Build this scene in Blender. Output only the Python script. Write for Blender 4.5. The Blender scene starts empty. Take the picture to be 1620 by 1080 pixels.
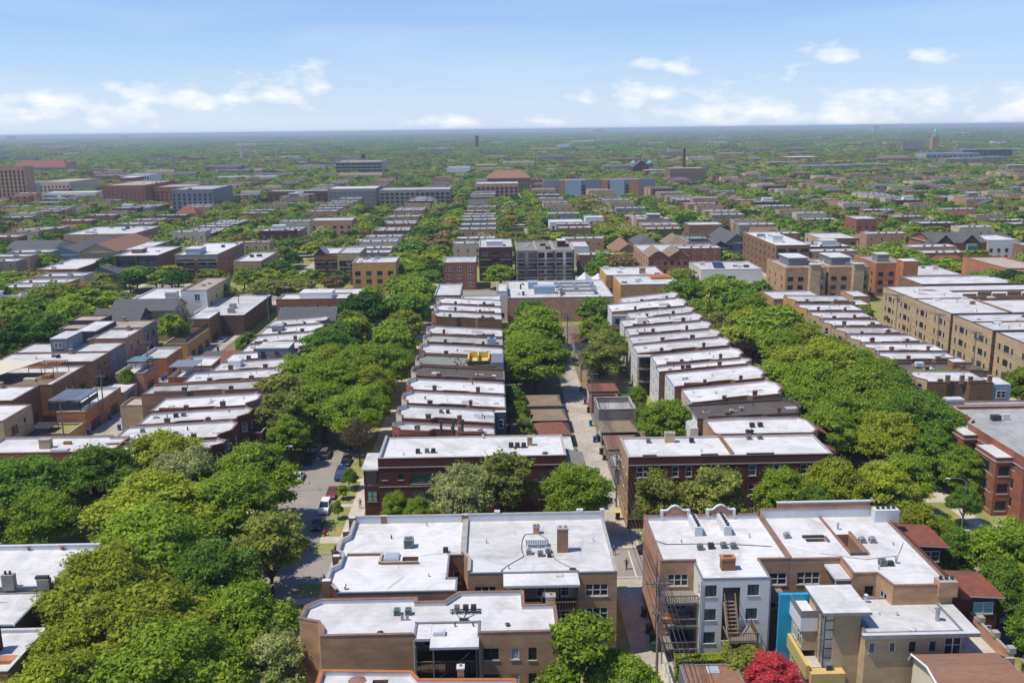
import bpy, math, random
import numpy as np
from mathutils import Vector, Matrix
from mathutils.geometry import tessellate_polygon
rnd = random.Random(7)
S = bpy.context.scene
COL = S.collection

# ---------------------------------------------------------------- camera
CAMH = 58.0
HAZE = 1.4e-4
PITCH = math.radians(12.74); ROLL = math.atan(20/1620); YAW = math.atan(24/1482/math.cos(PITCH))
FWD = Vector((math.sin(YAW)*math.cos(PITCH), math.cos(YAW)*math.cos(PITCH), -math.sin(PITCH)))
_r = Vector((math.cos(YAW), -math.sin(YAW), 0)); _u = _r.cross(FWD)
RGT = _r*math.cos(ROLL) - _u*math.sin(ROLL); UPV = _u*math.cos(ROLL) + _r*math.sin(ROLL)
cd = bpy.data.cameras.new('camera'); cam = bpy.data.objects.new('camera', cd); COL.objects.link(cam)
cam.matrix_world = Matrix(((RGT.x, UPV.x, -FWD.x, 0), (RGT.y, UPV.y, -FWD.y, 0), (RGT.z, UPV.z, -FWD.z, CAMH), (0, 0, 0, 1)))
cd.sensor_width = 36; cd.lens = 36*1482/1620; cd.clip_start = 1; cd.clip_end = 200000
S.camera = cam
def proj(x, y, z):                      # photo pixel of a world point, used only to word the labels
    v = Vector((x, y, z-CAMH)); zc = v.dot(FWD)
    if zc < 1: return (-9999, -9999)
    return (810+1482*v.dot(RGT)/zc, 540-1482*v.dot(UPV)/zc)

# ---------------------------------------------------------------- sun, sky, exposure
SUN_EL = math.radians(62); SUN_D = Vector((-0.962, -0.272, 0)).normalized()*math.cos(SUN_EL); SUN_D.z = math.sin(SUN_EL)
sd = bpy.data.lights.new('sun', 'SUN'); sd.energy = 3.7; sd.angle = math.radians(0.53); sd.color = (1, .925, .80)
so = bpy.data.objects.new('sun', sd); COL.objects.link(so); so.rotation_euler = SUN_D.to_track_quat('Z', 'Y').to_euler(); so.location = (0, 0, 300)
W = bpy.data.worlds.new('World'); S.world = W; W.use_nodes = True
nt = W.node_tree; nt.nodes.clear()
def N(nt, t, **k):
    n = nt.nodes.new(t)
    for a, b in k.items(): setattr(n, a, b)
    return n
def LK(nt, a, b): nt.links.new(a, b)
sky = N(nt, 'ShaderNodeTexSky', sky_type='NISHITA'); sky.sun_disc = False
sky.sun_elevation = SUN_EL; sky.sun_rotation = math.atan2(SUN_D.x, SUN_D.y); sky.air_density = 1.0; sky.dust_density = .15; sky.ozone_density = 4.0; sky.altitude = 200
geo = N(nt, 'ShaderNodeTexCoord')
sep = N(nt, 'ShaderNodeSeparateXYZ'); LK(nt, geo.outputs['Generated'], sep.inputs[0])
def M_(nt, op, a, b=None, c=None, clamp=False):
    n = N(nt, 'ShaderNodeMath', operation=op); n.use_clamp = clamp
    for i, v in enumerate((a, b, c)):
        if v is None: continue
        if isinstance(v, (int, float)): n.inputs[i].default_value = v
        else: LK(nt, v, n.inputs[i])
    return n.outputs[0]
# clouds: cumulus banks standing low over the horizon, thin cirrus above
az = M_(nt, 'ARCTAN2', sep.outputs[0], sep.outputs[1])
elv = M_(nt, 'ARCSINE', sep.outputs[2])
comb = N(nt, 'ShaderNodeCombineXYZ'); LK(nt, M_(nt, 'MULTIPLY', az, 24), comb.inputs[0]); LK(nt, M_(nt, 'MULTIPLY', elv, 50), comb.inputs[1])
n1 = N(nt, 'ShaderNodeTexNoise'); n1.inputs['Scale'].default_value = 1.0; n1.inputs['Detail'].default_value = 7; n1.inputs['Roughness'].default_value = .56; LK(nt, comb.outputs[0], n1.inputs['Vector'])
def blob(a0, e0, wa, we, g=1.0):       # a bank of cloud round one direction
    da = M_(nt, 'DIVIDE', M_(nt, 'SUBTRACT', az, math.radians(a0)), math.radians(wa))
    de = M_(nt, 'DIVIDE', M_(nt, 'SUBTRACT', elv, math.radians(e0)), math.radians(we))
    d = M_(nt, 'ADD', M_(nt, 'MULTIPLY', da, da), M_(nt, 'MULTIPLY', de, de))
    return M_(nt, 'MULTIPLY', M_(nt, 'SUBTRACT', 1.0, M_(nt, 'SQRT', d)), g)
banks = [(-22.5, 1.5, 7, 1.5), (-28, 1.3, 6, 1.5), (-18.0, 1.9, 4.5, 1.3), (-12.2, 2.5, 4.2, 1.5), (-14.8, 1.9, 3.0, .7), (9.0, 1.9, 4.6, 1.1), (15.0, .8, 8, 1.6), (21.0, .7, 9, 1.4),
         (18.4, 3.8, 2.0, 1.1), (10.2, 3.5, 2.4, .7), (24.0, 3.5, 2.0, .6), (29.0, .9, 4, 1.3), (-2.3, .5, 3, .45), (2.6, .45, 3, .35), (-50, 2, 9, 2), (50, 2.5, 9, 2), (-80, 3, 10, 2), (85, 2, 12, 2.4), (130, 3, 14, 3), (180, 3, 14, 3), (-130, 3, 14, 3)]
m = None
for b in banks:
    o = blob(*b); m = o if m is None else M_(nt, 'MAXIMUM', m, o)
dens = M_(nt, 'ADD', m, M_(nt, 'MULTIPLY', M_(nt, 'SUBTRACT', n1.outputs['Fac'], .56), 4.2))
cum = N(nt, 'ShaderNodeMapRange'); cum.inputs['From Min'].default_value = .0; cum.inputs['From Max'].default_value = 1.15; LK(nt, dens, cum.inputs['Value'])
comb2 = N(nt, 'ShaderNodeCombineXYZ'); LK(nt, M_(nt, 'MULTIPLY', az, 2.2), comb2.inputs[0]); LK(nt, M_(nt, 'MULTIPLY', elv, 17), comb2.inputs[1])
n2 = N(nt, 'ShaderNodeTexNoise'); n2.inputs['Scale'].default_value = 1.3; n2.inputs['Detail'].default_value = 8; n2.inputs['Distortion'].default_value = .6; LK(nt, comb2.outputs[0], n2.inputs['Vector'])
cir = N(nt, 'ShaderNodeMapRange'); cir.inputs['From Min'].default_value = .47; cir.inputs['From Max'].default_value = .85; cir.inputs['To Max'].default_value = .24; LK(nt, n2.outputs['Fac'], cir.inputs['Value'])
cl = M_(nt, 'MAXIMUM', M_(nt, 'MULTIPLY', cum.outputs[0], .92), cir.outputs[0], clamp=True)
tint = N(nt, 'ShaderNodeMixRGB', blend_type='MULTIPLY'); tint.inputs['Fac'].default_value = 1; LK(nt, sky.outputs[0], tint.inputs['Color1']); tint.inputs['Color2'].default_value = (.50, .745, 1.10, 1)
hz_f = M_(nt, 'POWER', 2.718, M_(nt, 'MULTIPLY', M_(nt, 'ABSOLUTE', elv), -9.5)); mixh = N(nt, 'ShaderNodeMixRGB'); LK(nt, M_(nt, 'MULTIPLY', hz_f, .97), mixh.inputs['Fac']); LK(nt, tint.outputs[0], mixh.inputs['Color1']); mixh.inputs['Color2'].default_value = (5.4, 6.2, 7.5, 1)
mixc = N(nt, 'ShaderNodeMixRGB'); LK(nt, cl, mixc.inputs['Fac']); LK(nt, mixh.outputs[0], mixc.inputs['Color1']); mixc.inputs['Color2'].default_value = (8.1, 8.1, 8.3, 1)
bg = N(nt, 'ShaderNodeBackground'); bg.inputs['Strength'].default_value = .105; LK(nt, mixc.outputs[0], bg.inputs['Color'])
wo = N(nt, 'ShaderNodeOutputWorld'); LK(nt, bg.outputs[0], wo.inputs['Surface'])
S.view_settings.view_transform = 'Standard'; S.view_settings.look = 'None'; S.view_settings.gamma = 1; S.view_settings.exposure = 0.32
S.view_settings.use_curve_mapping = False
S.render.engine = 'CYCLES'; S.cycles.volume_bounces = 0; S.cycles.max_bounces = 6

# ---------------------------------------------------------------- materials
MATS = {}
def mat(name, col, rough=.85, var=.25, scale=.6, stretch=(1, 1, 1), metal=0, col2=None, fine=8.0, finev=.12, island=0, spec=.3, trans=0, bump=0, objr=0):
    if name in MATS: return MATS[name]
    m = bpy.data.materials.new(name); MATS[name] = m; m.use_nodes = True; t = m.node_tree; t.nodes.clear()
    out = N(t, 'ShaderNodeOutputMaterial'); p = N(t, 'ShaderNodeBsdfPrincipled'); p.inputs['Roughness'].default_value = rough; p.inputs['Metallic'].default_value = metal
    p.inputs['Specular IOR Level'].default_value = spec
    g = N(t, 'ShaderNodeNewGeometry'); mp = N(t, 'ShaderNodeVectorMath', operation='MULTIPLY'); mp.inputs[1].default_value = stretch; LK(t, g.outputs['Position'], mp.inputs[0])
    n = N(t, 'ShaderNodeTexNoise'); n.inputs['Scale'].default_value = scale; n.inputs['Detail'].default_value = 5; n.inputs['Roughness'].default_value = .6; LK(t, mp.outputs[0], n.inputs['Vector'])
    f = N(t, 'ShaderNodeTexNoise'); f.inputs['Scale'].default_value = fine; f.inputs['Detail'].default_value = 2; LK(t, mp.outputs[0], f.inputs['Vector'])
    mr = N(t, 'ShaderNodeMapRange'); mr.inputs['From Min'].default_value = .3; mr.inputs['From Max'].default_value = .7; LK(t, n.outputs['Fac'], mr.inputs['Value'])
    c2 = col2 or tuple(c*(1-var) for c in col)
    mx = N(t, 'ShaderNodeMixRGB'); mx.inputs['Color1'].default_value = (*col, 1); mx.inputs['Color2'].default_value = (*c2, 1); LK(t, mr.outputs[0], mx.inputs['Fac'])
    v = M_(t, 'ADD', 1-finev, M_(t, 'MULTIPLY', f.outputs['Fac'], finev*2))
    if island:
        v = M_(t, 'MULTIPLY', v, M_(t, 'ADD', 1-island, M_(t, 'MULTIPLY', g.outputs['Random Per Island'], 2*island)))
    if objr:
        oi = N(t, 'ShaderNodeObjectInfo'); v = M_(t, 'MULTIPLY', v, M_(t, 'ADD', 1-objr, M_(t, 'MULTIPLY', oi.outputs['Random'], 2*objr)))
    sc = N(t, 'ShaderNodeVectorMath', operation='SCALE'); LK(t, mx.outputs[0], sc.inputs[0]); LK(t, v, sc.inputs['Scale'])
    LK(t, sc.outputs[0], p.inputs['Base Color'])
    if bump:
        bp = N(t, 'ShaderNodeBump'); bp.inputs['Strength'].default_value = bump; bp.inputs['Distance'].default_value = .05; LK(t, f.outputs['Fac'], bp.inputs['Height']); LK(t, bp.outputs[0], p.inputs['Normal'])
    if trans:
        tr = N(t, 'ShaderNodeBsdfTranslucent'); LK(t, sc.outputs[0], tr.inputs['Color']); ms = N(t, 'ShaderNodeMixShader'); ms.inputs[0].default_value = trans
        LK(t, p.outputs[0], ms.inputs[1]); LK(t, tr.outputs[0], ms.inputs[2]); LK(t, ms.outputs[0], out.inputs['Surface'])
    else: LK(t, p.outputs[0], out.inputs['Surface'])
    return m
def brick(name, col, var=.38): return mat('brick_'+name, tuple(min(.72, c*1.5) for c in col), .9, var, .45, (1, 1, 2.4), fine=3.6, finev=.30)
# (face-to-face colour jitter of single courses comes from the stretched fine noise)
brick('tan', (.345, .21, .118)); brick('brown', (.19, .108, .06)); brick('darkbrown', (.10, .062, .045)); brick('red', (.235, .088, .052)); brick('maroon', (.08, .026, .02), .3)
brick('orange', (.34, .15, .07)); brick('ochre', (.38, .22, .075), .25); brick('cream', (.42, .34, .235), .25); brick('salmon', (.35, .20, .135)); brick('grey', (.20, .185, .17)); brick('stone', (.42, .38, .31), .25)
brick('common', (.25, .15, .095)); brick('charcoal', (.035, .036, .042), .3); brick('buff', (.36, .27, .16), .3)
mat('siding_white', (.72, .72, .69), .6, .1, .8, (.2, .2, 6)); mat('siding_teal', (.045, .115, .15), .6, .15, .6, (.2, .2, 6)); mat('siding_blue', (.28, .38, .47), .6, .12); mat('siding_grey', (.19, .20, .235), .6, .15)
mat('siding_dark', (.045, .05, .062), .6, .2); mat('siding_cream', (.66, .60, .44), .6, .1); mat('panel_blue', (.015, .35, .58), .45, .06); mat('panel_yellow', (.62, .46, .17), .5, .15, .8); mat('panel_white', (.72, .72, .72), .4, .08)
# roof membranes: coated white, seams and stains
def roofmat(name, col, stain, seam=.12, rough=.7, pitch=1.0):
    m = bpy.data.materials.new(name); MATS[name] = m; m.use_nodes = True; t = m.node_tree; t.nodes.clear()
    out = N(t, 'ShaderNodeOutputMaterial'); p = N(t, 'ShaderNodeBsdfPrincipled'); p.inputs['Roughness'].default_value = rough; p.inputs['Specular IOR Level'].default_value = .3
    g = N(t, 'ShaderNodeNewGeometry'); n = N(t, 'ShaderNodeTexNoise'); n.inputs['Scale'].default_value = .22; n.inputs['Detail'].default_value = 9; n.inputs['Roughness'].default_value = .68; n.inputs['Distortion'].default_value = .7; LK(t, g.outputs['Position'], n.inputs['Vector'])
    mr = N(t, 'ShaderNodeMapRange'); mr.inputs['From Min'].default_value = .44; mr.inputs['From Max'].default_value = .72; LK(t, n.outputs['Fac'], mr.inputs['Value'])
    sp = N(t, 'ShaderNodeSeparateXYZ'); LK(t, g.outputs['Position'], sp.inputs[0])
    n3 = N(t, 'ShaderNodeTexNoise'); n3.inputs['Scale'].default_value = 1.2; n3.inputs['Detail'].default_value = 3; LK(t, g.outputs['Position'], n3.inputs['Vector'])
    wob = M_(t, 'MULTIPLY', M_(t, 'SUBTRACT', n3.outputs['Fac'], .5), .16)
    fr = M_(t, 'FRACT', M_(t, 'DIVIDE', M_(t, 'ADD', sp.outputs[1], wob), pitch))
    ln = N(t, 'ShaderNodeMapRange'); ln.inputs['From Min'].default_value = 0; ln.inputs['From Max'].default_value = .09; ln.inputs['To Min'].default_value = seam; ln.inputs['To Max'].default_value = 0; LK(t, fr, ln.inputs['Value'])
    fx = M_(t, 'FRACT', M_(t, 'DIVIDE', M_(t, 'ADD', sp.outputs[0], M_(t, 'MULTIPLY', M_(t, 'FLOOR', M_(t, 'DIVIDE', sp.outputs[1], pitch)), 2.7)), 7.3))
    lx = N(t, 'ShaderNodeMapRange'); lx.inputs['From Max'].default_value = .012; lx.inputs['To Min'].default_value = seam; lx.inputs['To Max'].default_value = 0; LK(t, fx, lx.inputs['Value'])
    mx = N(t, 'ShaderNodeMixRGB'); mx.inputs['Color1'].default_value = (*col, 1); mx.inputs['Color2'].default_value = (*stain, 1); LK(t, M_(t, 'MULTIPLY', mr.outputs[0], .95), mx.inputs['Fac'])
    # ponding rings: narrow dirty contours of a slow noise
    n4 = N(t, 'ShaderNodeTexNoise'); n4.inputs['Scale'].default_value = .13; n4.inputs['Detail'].default_value = 2; LK(t, g.outputs['Position'], n4.inputs['Vector'])
    rg = M_(t, 'ABSOLUTE', M_(t, 'SUBTRACT', n4.outputs['Fac'], .60)); rm = N(t, 'ShaderNodeMapRange'); rm.inputs['From Max'].default_value = .02; rm.inputs['To Min'].default_value = .13; rm.inputs['To Max'].default_value = 0; LK(t, rg, rm.inputs['Value'])
    v = M_(t, 'SUBTRACT', M_(t, 'SUBTRACT', 1.0, M_(t, 'MAXIMUM', ln.outputs[0], lx.outputs[0])), rm.outputs[0])
    oi = N(t, 'ShaderNodeObjectInfo'); v = M_(t, 'MULTIPLY', v, M_(t, 'ADD', .84, M_(t, 'MULTIPLY', oi.outputs['Random'], .20)))
    v = M_(t, 'MULTIPLY', v, M_(t, 'ADD', .90, M_(t, 'MULTIPLY', n3.outputs['Fac'], .2)))
    sc = N(t, 'ShaderNodeVectorMath', operation='SCALE'); LK(t, mx.outputs[0], sc.inputs[0]); LK(t, v, sc.inputs['Scale']); LK(t, sc.outputs[0], p.inputs['Base Color']); LK(t, p.outputs[0], out.inputs['Surface'])
    bp = N(t, 'ShaderNodeBump'); bp.inputs['Strength'].default_value = .35; bp.inputs['Distance'].default_value = .06; LK(t, v, bp.inputs['Height']); LK(t, bp.outputs[0], p.inputs['Normal'])
    return m
roofmat('roof_white', (.66, .65, .635), (.42, .405, .38), .2); roofmat('roof_grey', (.42, .41, .40), (.22, .21, .20)); roofmat('roof_brown', (.13, .105, .09), (.075, .065, .06), .25); roofmat('roof_green', (.25, .28, .245), (.2, .2, .17))
roofmat('roof_pale', (.60, .585, .56), (.34, .33, .32)); roofmat('roof_tan', (.46, .39, .30), (.3, .25, .2))
mat('shingle_grey', (.12, .12, .125), .9, .3, .5, (1, 4, 4), fine=4, finev=.3); mat('shingle_brown', (.27, .165, .11), .9, .3, .7, (1, 4, 4), fine=4, finev=.3, col2=(.23, .11, .07)); mat('shingle_red', (.24, .10, .07), .9, .3, 1.0, fine=5, finev=.3)
mat('shingle_tan', (.27, .20, .14), .9, .3, .7, fine=5, finev=.3); mat('tile_red', (.25, .085, .05), .75, .35, 1.2, fine=6, finev=.3)
mat('cope_terra', (.30, .165, .12), .8, .4, .8, fine=3, finev=.3, col2=(.17, .11, .09)); mat('cope_stone', (.42, .40, .36), .8, .3, 1); mat('cope_white', (.62, .63, .64), .6, .12, 1); mat('cope_orange', (.50, .17, .06), .7, .3, 1); mat('cope_dark', (.09, .08, .075), .6, .3, 1)
mat('metal_grey', (.33, .34, .35), .45, .25, 1.5, metal=.4); mat('metal_dark', (.05, .052, .055), .5, .3, 2); mat('metal_green', (.27, .33, .31), .5, .2, 2); mat('metal_white', (.60, .61, .60), .5, .15, 2)
mat('metal_galv', (.45, .47, .48), .35, .25, 1.5, metal=.7)
mat('frame_white', (.70, .70, .67), .5, .08); mat('frame_dark', (.035, .037, .04), .45, .2); mat('frame_green', (.06, .09, .075), .5, .2); mat('sill_stone', (.50, .47, .40), .8, .2)
mat('wood', (.27, .18, .11), .85, .4, 2, (1, 1, .3)); mat('wood_grey', (.26, .24, .21), .85, .35, 2); mat('wood_dark', (.085, .055, .035), .85, .4, 2); mat('wood_orange', (.42, .20, .08), .8, .3, 2)
mat('asphalt', (.33, .295, .26), .9, .3, .18, fine=1.7, finev=.15, col2=(.25, .225, .20)); mat('sheathing', (.68, .50, .12), .6, .15); mat('concrete', (.60, .54, .46), .85, .3, .5, fine=2.5, finev=.15); mat('alley', (.54, .475, .40), .9, .42, .22, fine=1.6, finev=.22); mat('kerb', (.46, .44, .41), .85, .2, 1)
mat('grass', (.17, .24, .04), .95, .5, .35, fine=3, finev=.35, col2=(.34, .28, .13)); mat('lawn', (.05, .15, .02), .95, .25, 1, fine=5, finev=.3); mat('soil', (.25, .20, .12), .95, .35, .8, fine=3, finev=.25)
mat('paint_line', (.72, .72, .70), .7, .15, 3); mat('rubber', (.02, .02, .02), .8); mat('black_fabric', (.03, .035, .05), .8); mat('skin', (.5, .3, .2), .6); mat('hair', (.05, .03, .02), .8)
mat('pink_cloth', (.62, .20, .17), .85); mat('blue_cloth', (.06, .2, .5), .85); mat('navy_cloth', (.025, .03, .045), .85); mat('orange_cap', (.7, .2, .05), .8)
mat('bin_blue', (.01, .10, .38), .45, .15); mat('bin_black', (.02, .02, .022), .5, .15); mat('bin_green', (.01, .06, .035), .5, .15); mat('bin_yellow', (.75, .55, .02), .5, .1)
for n_, c_ in dict(silver=(.55, .56, .57), white=(.8, .8, .8), red=(.22, .03, .03), blue=(.015, .05, .17), black=(.012, .012, .014), grey=(.13, .135, .14)).items(): mat('car_'+n_, c_, .22, .05, spec=.6)
mat('excavator', (.75, .36, .02), .5, .2); mat('clay_pot', (.62, .25, .10), .8, .3); mat('solar', (.02, .03, .07), .25); mat('hydrant', (.5, .04, .03), .5); mat('copper_green', (.16, .38, .33), .7, .2); mat('canvas_green', (.03, .30, .24), .7)
def glass(name, col, rough=.08):
    m = bpy.data.materials.new(name); MATS[name] = m; m.use_nodes = True; t = m.node_tree; p = t.nodes['Principled BSDF']; p.inputs['Roughness'].default_value = rough; p.inputs['IOR'].default_value = 1.5
    oi = N(t, 'ShaderNodeObjectInfo'); mx = N(t, 'ShaderNodeMixRGB'); mx.inputs['Color1'].default_value = (*col, 1); mx.inputs['Color2'].default_value = (col[0]*4+.05, col[1]*4+.05, col[2]*4+.045, 1)
    r = N(t, 'ShaderNodeMapRange'); r.inputs['From Min'].default_value = .72; r.inputs['From Max'].default_value = 1.0; LK(t, oi.outputs['Random'], r.inputs['Value']); LK(t, r.outputs[0], mx.inputs['Fac']); LK(t, mx.outputs[0], p.inputs['Base Color'])
    return m
glass('glass', (.022, .028, .035)); glass('glass_green', (.05, .11, .10)); glass('skylight_glass', (.35, .42, .50), .15); glass('glass_block', (.22, .25, .27), .4)
LEAF = dict(y=((.42, .46, .045), (.27, .34, .03)), g=((.32, .42, .04), (.19, .30, .028)), m=((.20, .33, .04), (.12, .23, .028)), d=((.075, .17, .025), (.045, .12, .018)), o=((.34, .36, .075), (.22, .26, .05)),
            b=((.18, .14, .08), (.13, .11, .06)), l=((.46, .48, .20), (.27, .33, .08)), p=((.045, .035, .03), (.03, .025, .022)), r=((.72, .125, .14), (.46, .05, .065)), n=((.36, .25, .10), (.24, .19, .07)))
for k, (a, b) in LEAF.items(): mat('leaf_'+k, a, .6, 0, .35, col2=b, fine=1.6, finev=.18, island=.36, trans=.42, spec=.08, objr=.16)
mat('bark', (.10, .075, .055), .95, .4, 2, (1, 1, .4)); mat('twig', (.17, .125, .095), .95, .3, 2)

# ---------------------------------------------------------------- mesh builder
class MB:
    def __init__(s, o=(0, 0, 0)): s.V = []; s.F = []; s.I = []; s.mn = []; s.o = o
    def mi(s, m):
        if m not in s.mn: s.mn.append(m)
        return s.mn.index(m)
    def poly(s, pts, m):
        k = len(s.V); s.V.extend(pts); s.F.append(tuple(range(k, k+len(pts)))); s.I.append(s.mi(m))
    def box(s, x0, x1, y0, y1, z0, z1, m, top=None):
        k = len(s.V); s.V.extend([(x0, y0, z0), (x1, y0, z0), (x1, y1, z0), (x0, y1, z0), (x0, y0, z1), (x1, y0, z1), (x1, y1, z1), (x0, y1, z1)])
        i = s.mi(m); j = s.mi(top) if top else i
        for f, q in (((0, 3, 2, 1), i), ((4, 5, 6, 7), j), ((0, 1, 5, 4), i), ((1, 2, 6, 5), i), ((2, 3, 7, 6), i), ((3, 0, 4, 7), i)): s.F.append(tuple(k+a for a in f)); s.I.append(q)
    def prism(s, pts, z0, z1, m, top=None):
        n = len(pts); b = [(p[0], p[1], z0) for p in pts]; t = [(p[0], p[1], z1) for p in pts]
        s.poly(t, top or m); s.poly(b[::-1], m)
        for i in range(n): s.poly([b[i], b[(i+1) % n], t[(i+1) % n], t[i]], m)
    def cyl(s, x, y, z0, z1, r, m, n=10, r2=None):
        r2 = r if r2 is None else r2; k = len(s.V); i = s.mi(m)
        for zz, rr in ((z0, r), (z1, r2)):
            for a in range(n): s.V.append((x+rr*math.cos(2*math.pi*a/n), y+rr*math.sin(2*math.pi*a/n), zz))
        for a in range(n): b = (a+1) % n; s.F.append((k+a, k+b, k+n+b, k+n+a)); s.I.append(i)
        s.F.append(tuple(k+n+a for a in range(n))); s.I.append(i); s.F.append(tuple(k+a for a in range(n))[::-1]); s.I.append(i)
    def tube(s, pts, radii, m, n=6):
        i = s.mi(m); k = len(s.V); L = len(pts)
        if isinstance(radii, (int, float)): radii = [radii]*L
        for j, p in enumerate(pts):
            a = Vector(pts[max(j-1, 0)]); b = Vector(pts[min(j+1, L-1)]); d = (b-a).normalized() if (b-a).length > 1e-6 else Vector((0, 0, 1))
            u = d.cross(Vector((0, 0, 1)) if abs(d.z) < .9 else Vector((1, 0, 0))).normalized(); v = d.cross(u)
            for q in range(n):
                c = Vector(p)+(u*math.cos(2*math.pi*q/n)+v*math.sin(2*math.pi*q/n))*radii[j]; s.V.append(tuple(c))
        for j in range(L-1):
            for q in range(n): r_ = (q+1) % n; s.F.append((k+j*n+q, k+j*n+r_, k+(j+1)*n+r_, k+(j+1)*n+q)); s.I.append(i)
        s.F.append(tuple(k+q for q in range(n))[::-1]); s.I.append(i); s.F.append(tuple(k+(L-1)*n+q for q in range(n))); s.I.append(i)
    def mesh(s, name):
        me = bpy.data.meshes.new(name); ox, oy, oz = s.o
        me.from_pydata([(v[0]-ox, v[1]-oy, v[2]-oz) for v in s.V], [], s.F)
        for m in s.mn: me.materials.append(MATS[m])
        if len(s.mn) > 1: me.polygons.foreach_set('material_index', s.I)
        return me
    def build(s, name, parent=None, loc=None):
        ob = bpy.data.objects.new(name, s.mesh(name)); COL.objects.link(ob)
        if parent is not None: ob.parent = parent; KIDS.setdefault(parent.name, []).append(ob)
        if loc is not None: ob.location = loc
        return ob
KIDS = {}
AUTO = []
LMK = []
def tag(o, label=None, cat=None, group=None, kind=None):
    if label: o['label'] = label
    if cat: o['category'] = cat
    if group: o['group'] = group
    if kind: o['kind'] = kind
    return o
def empty(name, loc=(0, 0, 0), rz=0):
    o = bpy.data.objects.new(name, None); COL.objects.link(o); o.location = loc; o.rotation_euler.z = rz; o.empty_display_size = .5; return o
def link(name, me, parent, loc=(0, 0, 0), rz=0, sc=None, mw=None):
    o = bpy.data.objects.new(name, me); COL.objects.link(o); o.parent = parent; KIDS.setdefault(parent.name, []).append(o)
    if mw is not None: o.matrix_local = mw
    else:
        o.location = loc; o.rotation_euler.z = rz
    if sc: o.scale = sc
    return o
def copy_tree(o, parent=None):
    c = o.copy(); COL.objects.link(c)
    if parent is not None: c.parent = parent; KIDS.setdefault(parent.name, []).append(c)
    for ch in list(KIDS.get(o.name, [])): copy_tree(ch, c)
    return c

# ---------------------------------------------------------------- windows
WLIB = {}
def win_mesh(w, h, kind, fm, gm):
    key = (w, h, kind, fm, gm)
    if key in WLIB: return WLIB[key]
    a = MB(); b = .075; far = kind.endswith('_far'); k = kind.replace('_far', ''); y0, y1 = (.05, .15) if not far else (-.05, .02); yp = .11 if not far else -.02
    def bar(x0, x1, z0, z1, d=0): a.box(x0, x1, y0+d, y1, z0, z1, fm)
    bar(-w/2, w/2, 0, b); bar(-w/2, w/2, h-b, h); bar(-w/2, -w/2+b, b, h-b); bar(w/2-b, w/2, b, h-b)
    nx = {'triple': 3, 'pair': 2, 'slider': 2, 'quad': 4, 'double': 1, 'fixed': 1, 'block': 1, 'grid': 2, 'six': 6}[k]
    for i in range(1, nx): x = -w/2+w*i/nx; bar(x-.06, x+.06, b, h-b)
    if k in ('triple', 'pair', 'double', 'quad', 'six'):
        for i in range(nx): x0 = -w/2+w*i/nx+(b if i == 0 else .06); x1 = -w/2+w*(i+1)/nx-(b if i == nx-1 else .06); bar(x0, x1, h*.5-.03, h*.5+.03, .012)
    if k == 'grid': bar(-w/2+b, -.06, h*.62, h*.62+.06, .01); bar(.06, w/2-b, h*.62, h*.62+.06, .01)
    if k == 'block':
        for i in range(1, 4): x = -w/2+b+(w-2*b)*i/4; bar(x-.012, x+.012, b, h-b, .03)
        for i in range(1, 7): z = b+(h-2*b)*i/7; a.box(-w/2+b, w/2-b, y0+.035, y1-.004, z-.012, z+.012, fm)
    if not far: a.box(-w/2-.08, w/2+.08, -.07, .13, -.12, -.003, 'sill_stone')
    else: a.box(-w/2-.08, w/2+.08, -.07, .02, -.12, -.003, 'sill_stone')
    p = MB(); p.box(-w/2+b, w/2-b, yp, yp+.02, b, h-b, gm)
    if far:
        for f, i in zip(p.F, p.I): a.poly([p.V[q] for q in f], gm)
        WLIB[key] = (a.mesh('window'), None)
    else: WLIB[key] = (a.mesh('window'), p.mesh('pane'))
    return WLIB[key]

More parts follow.
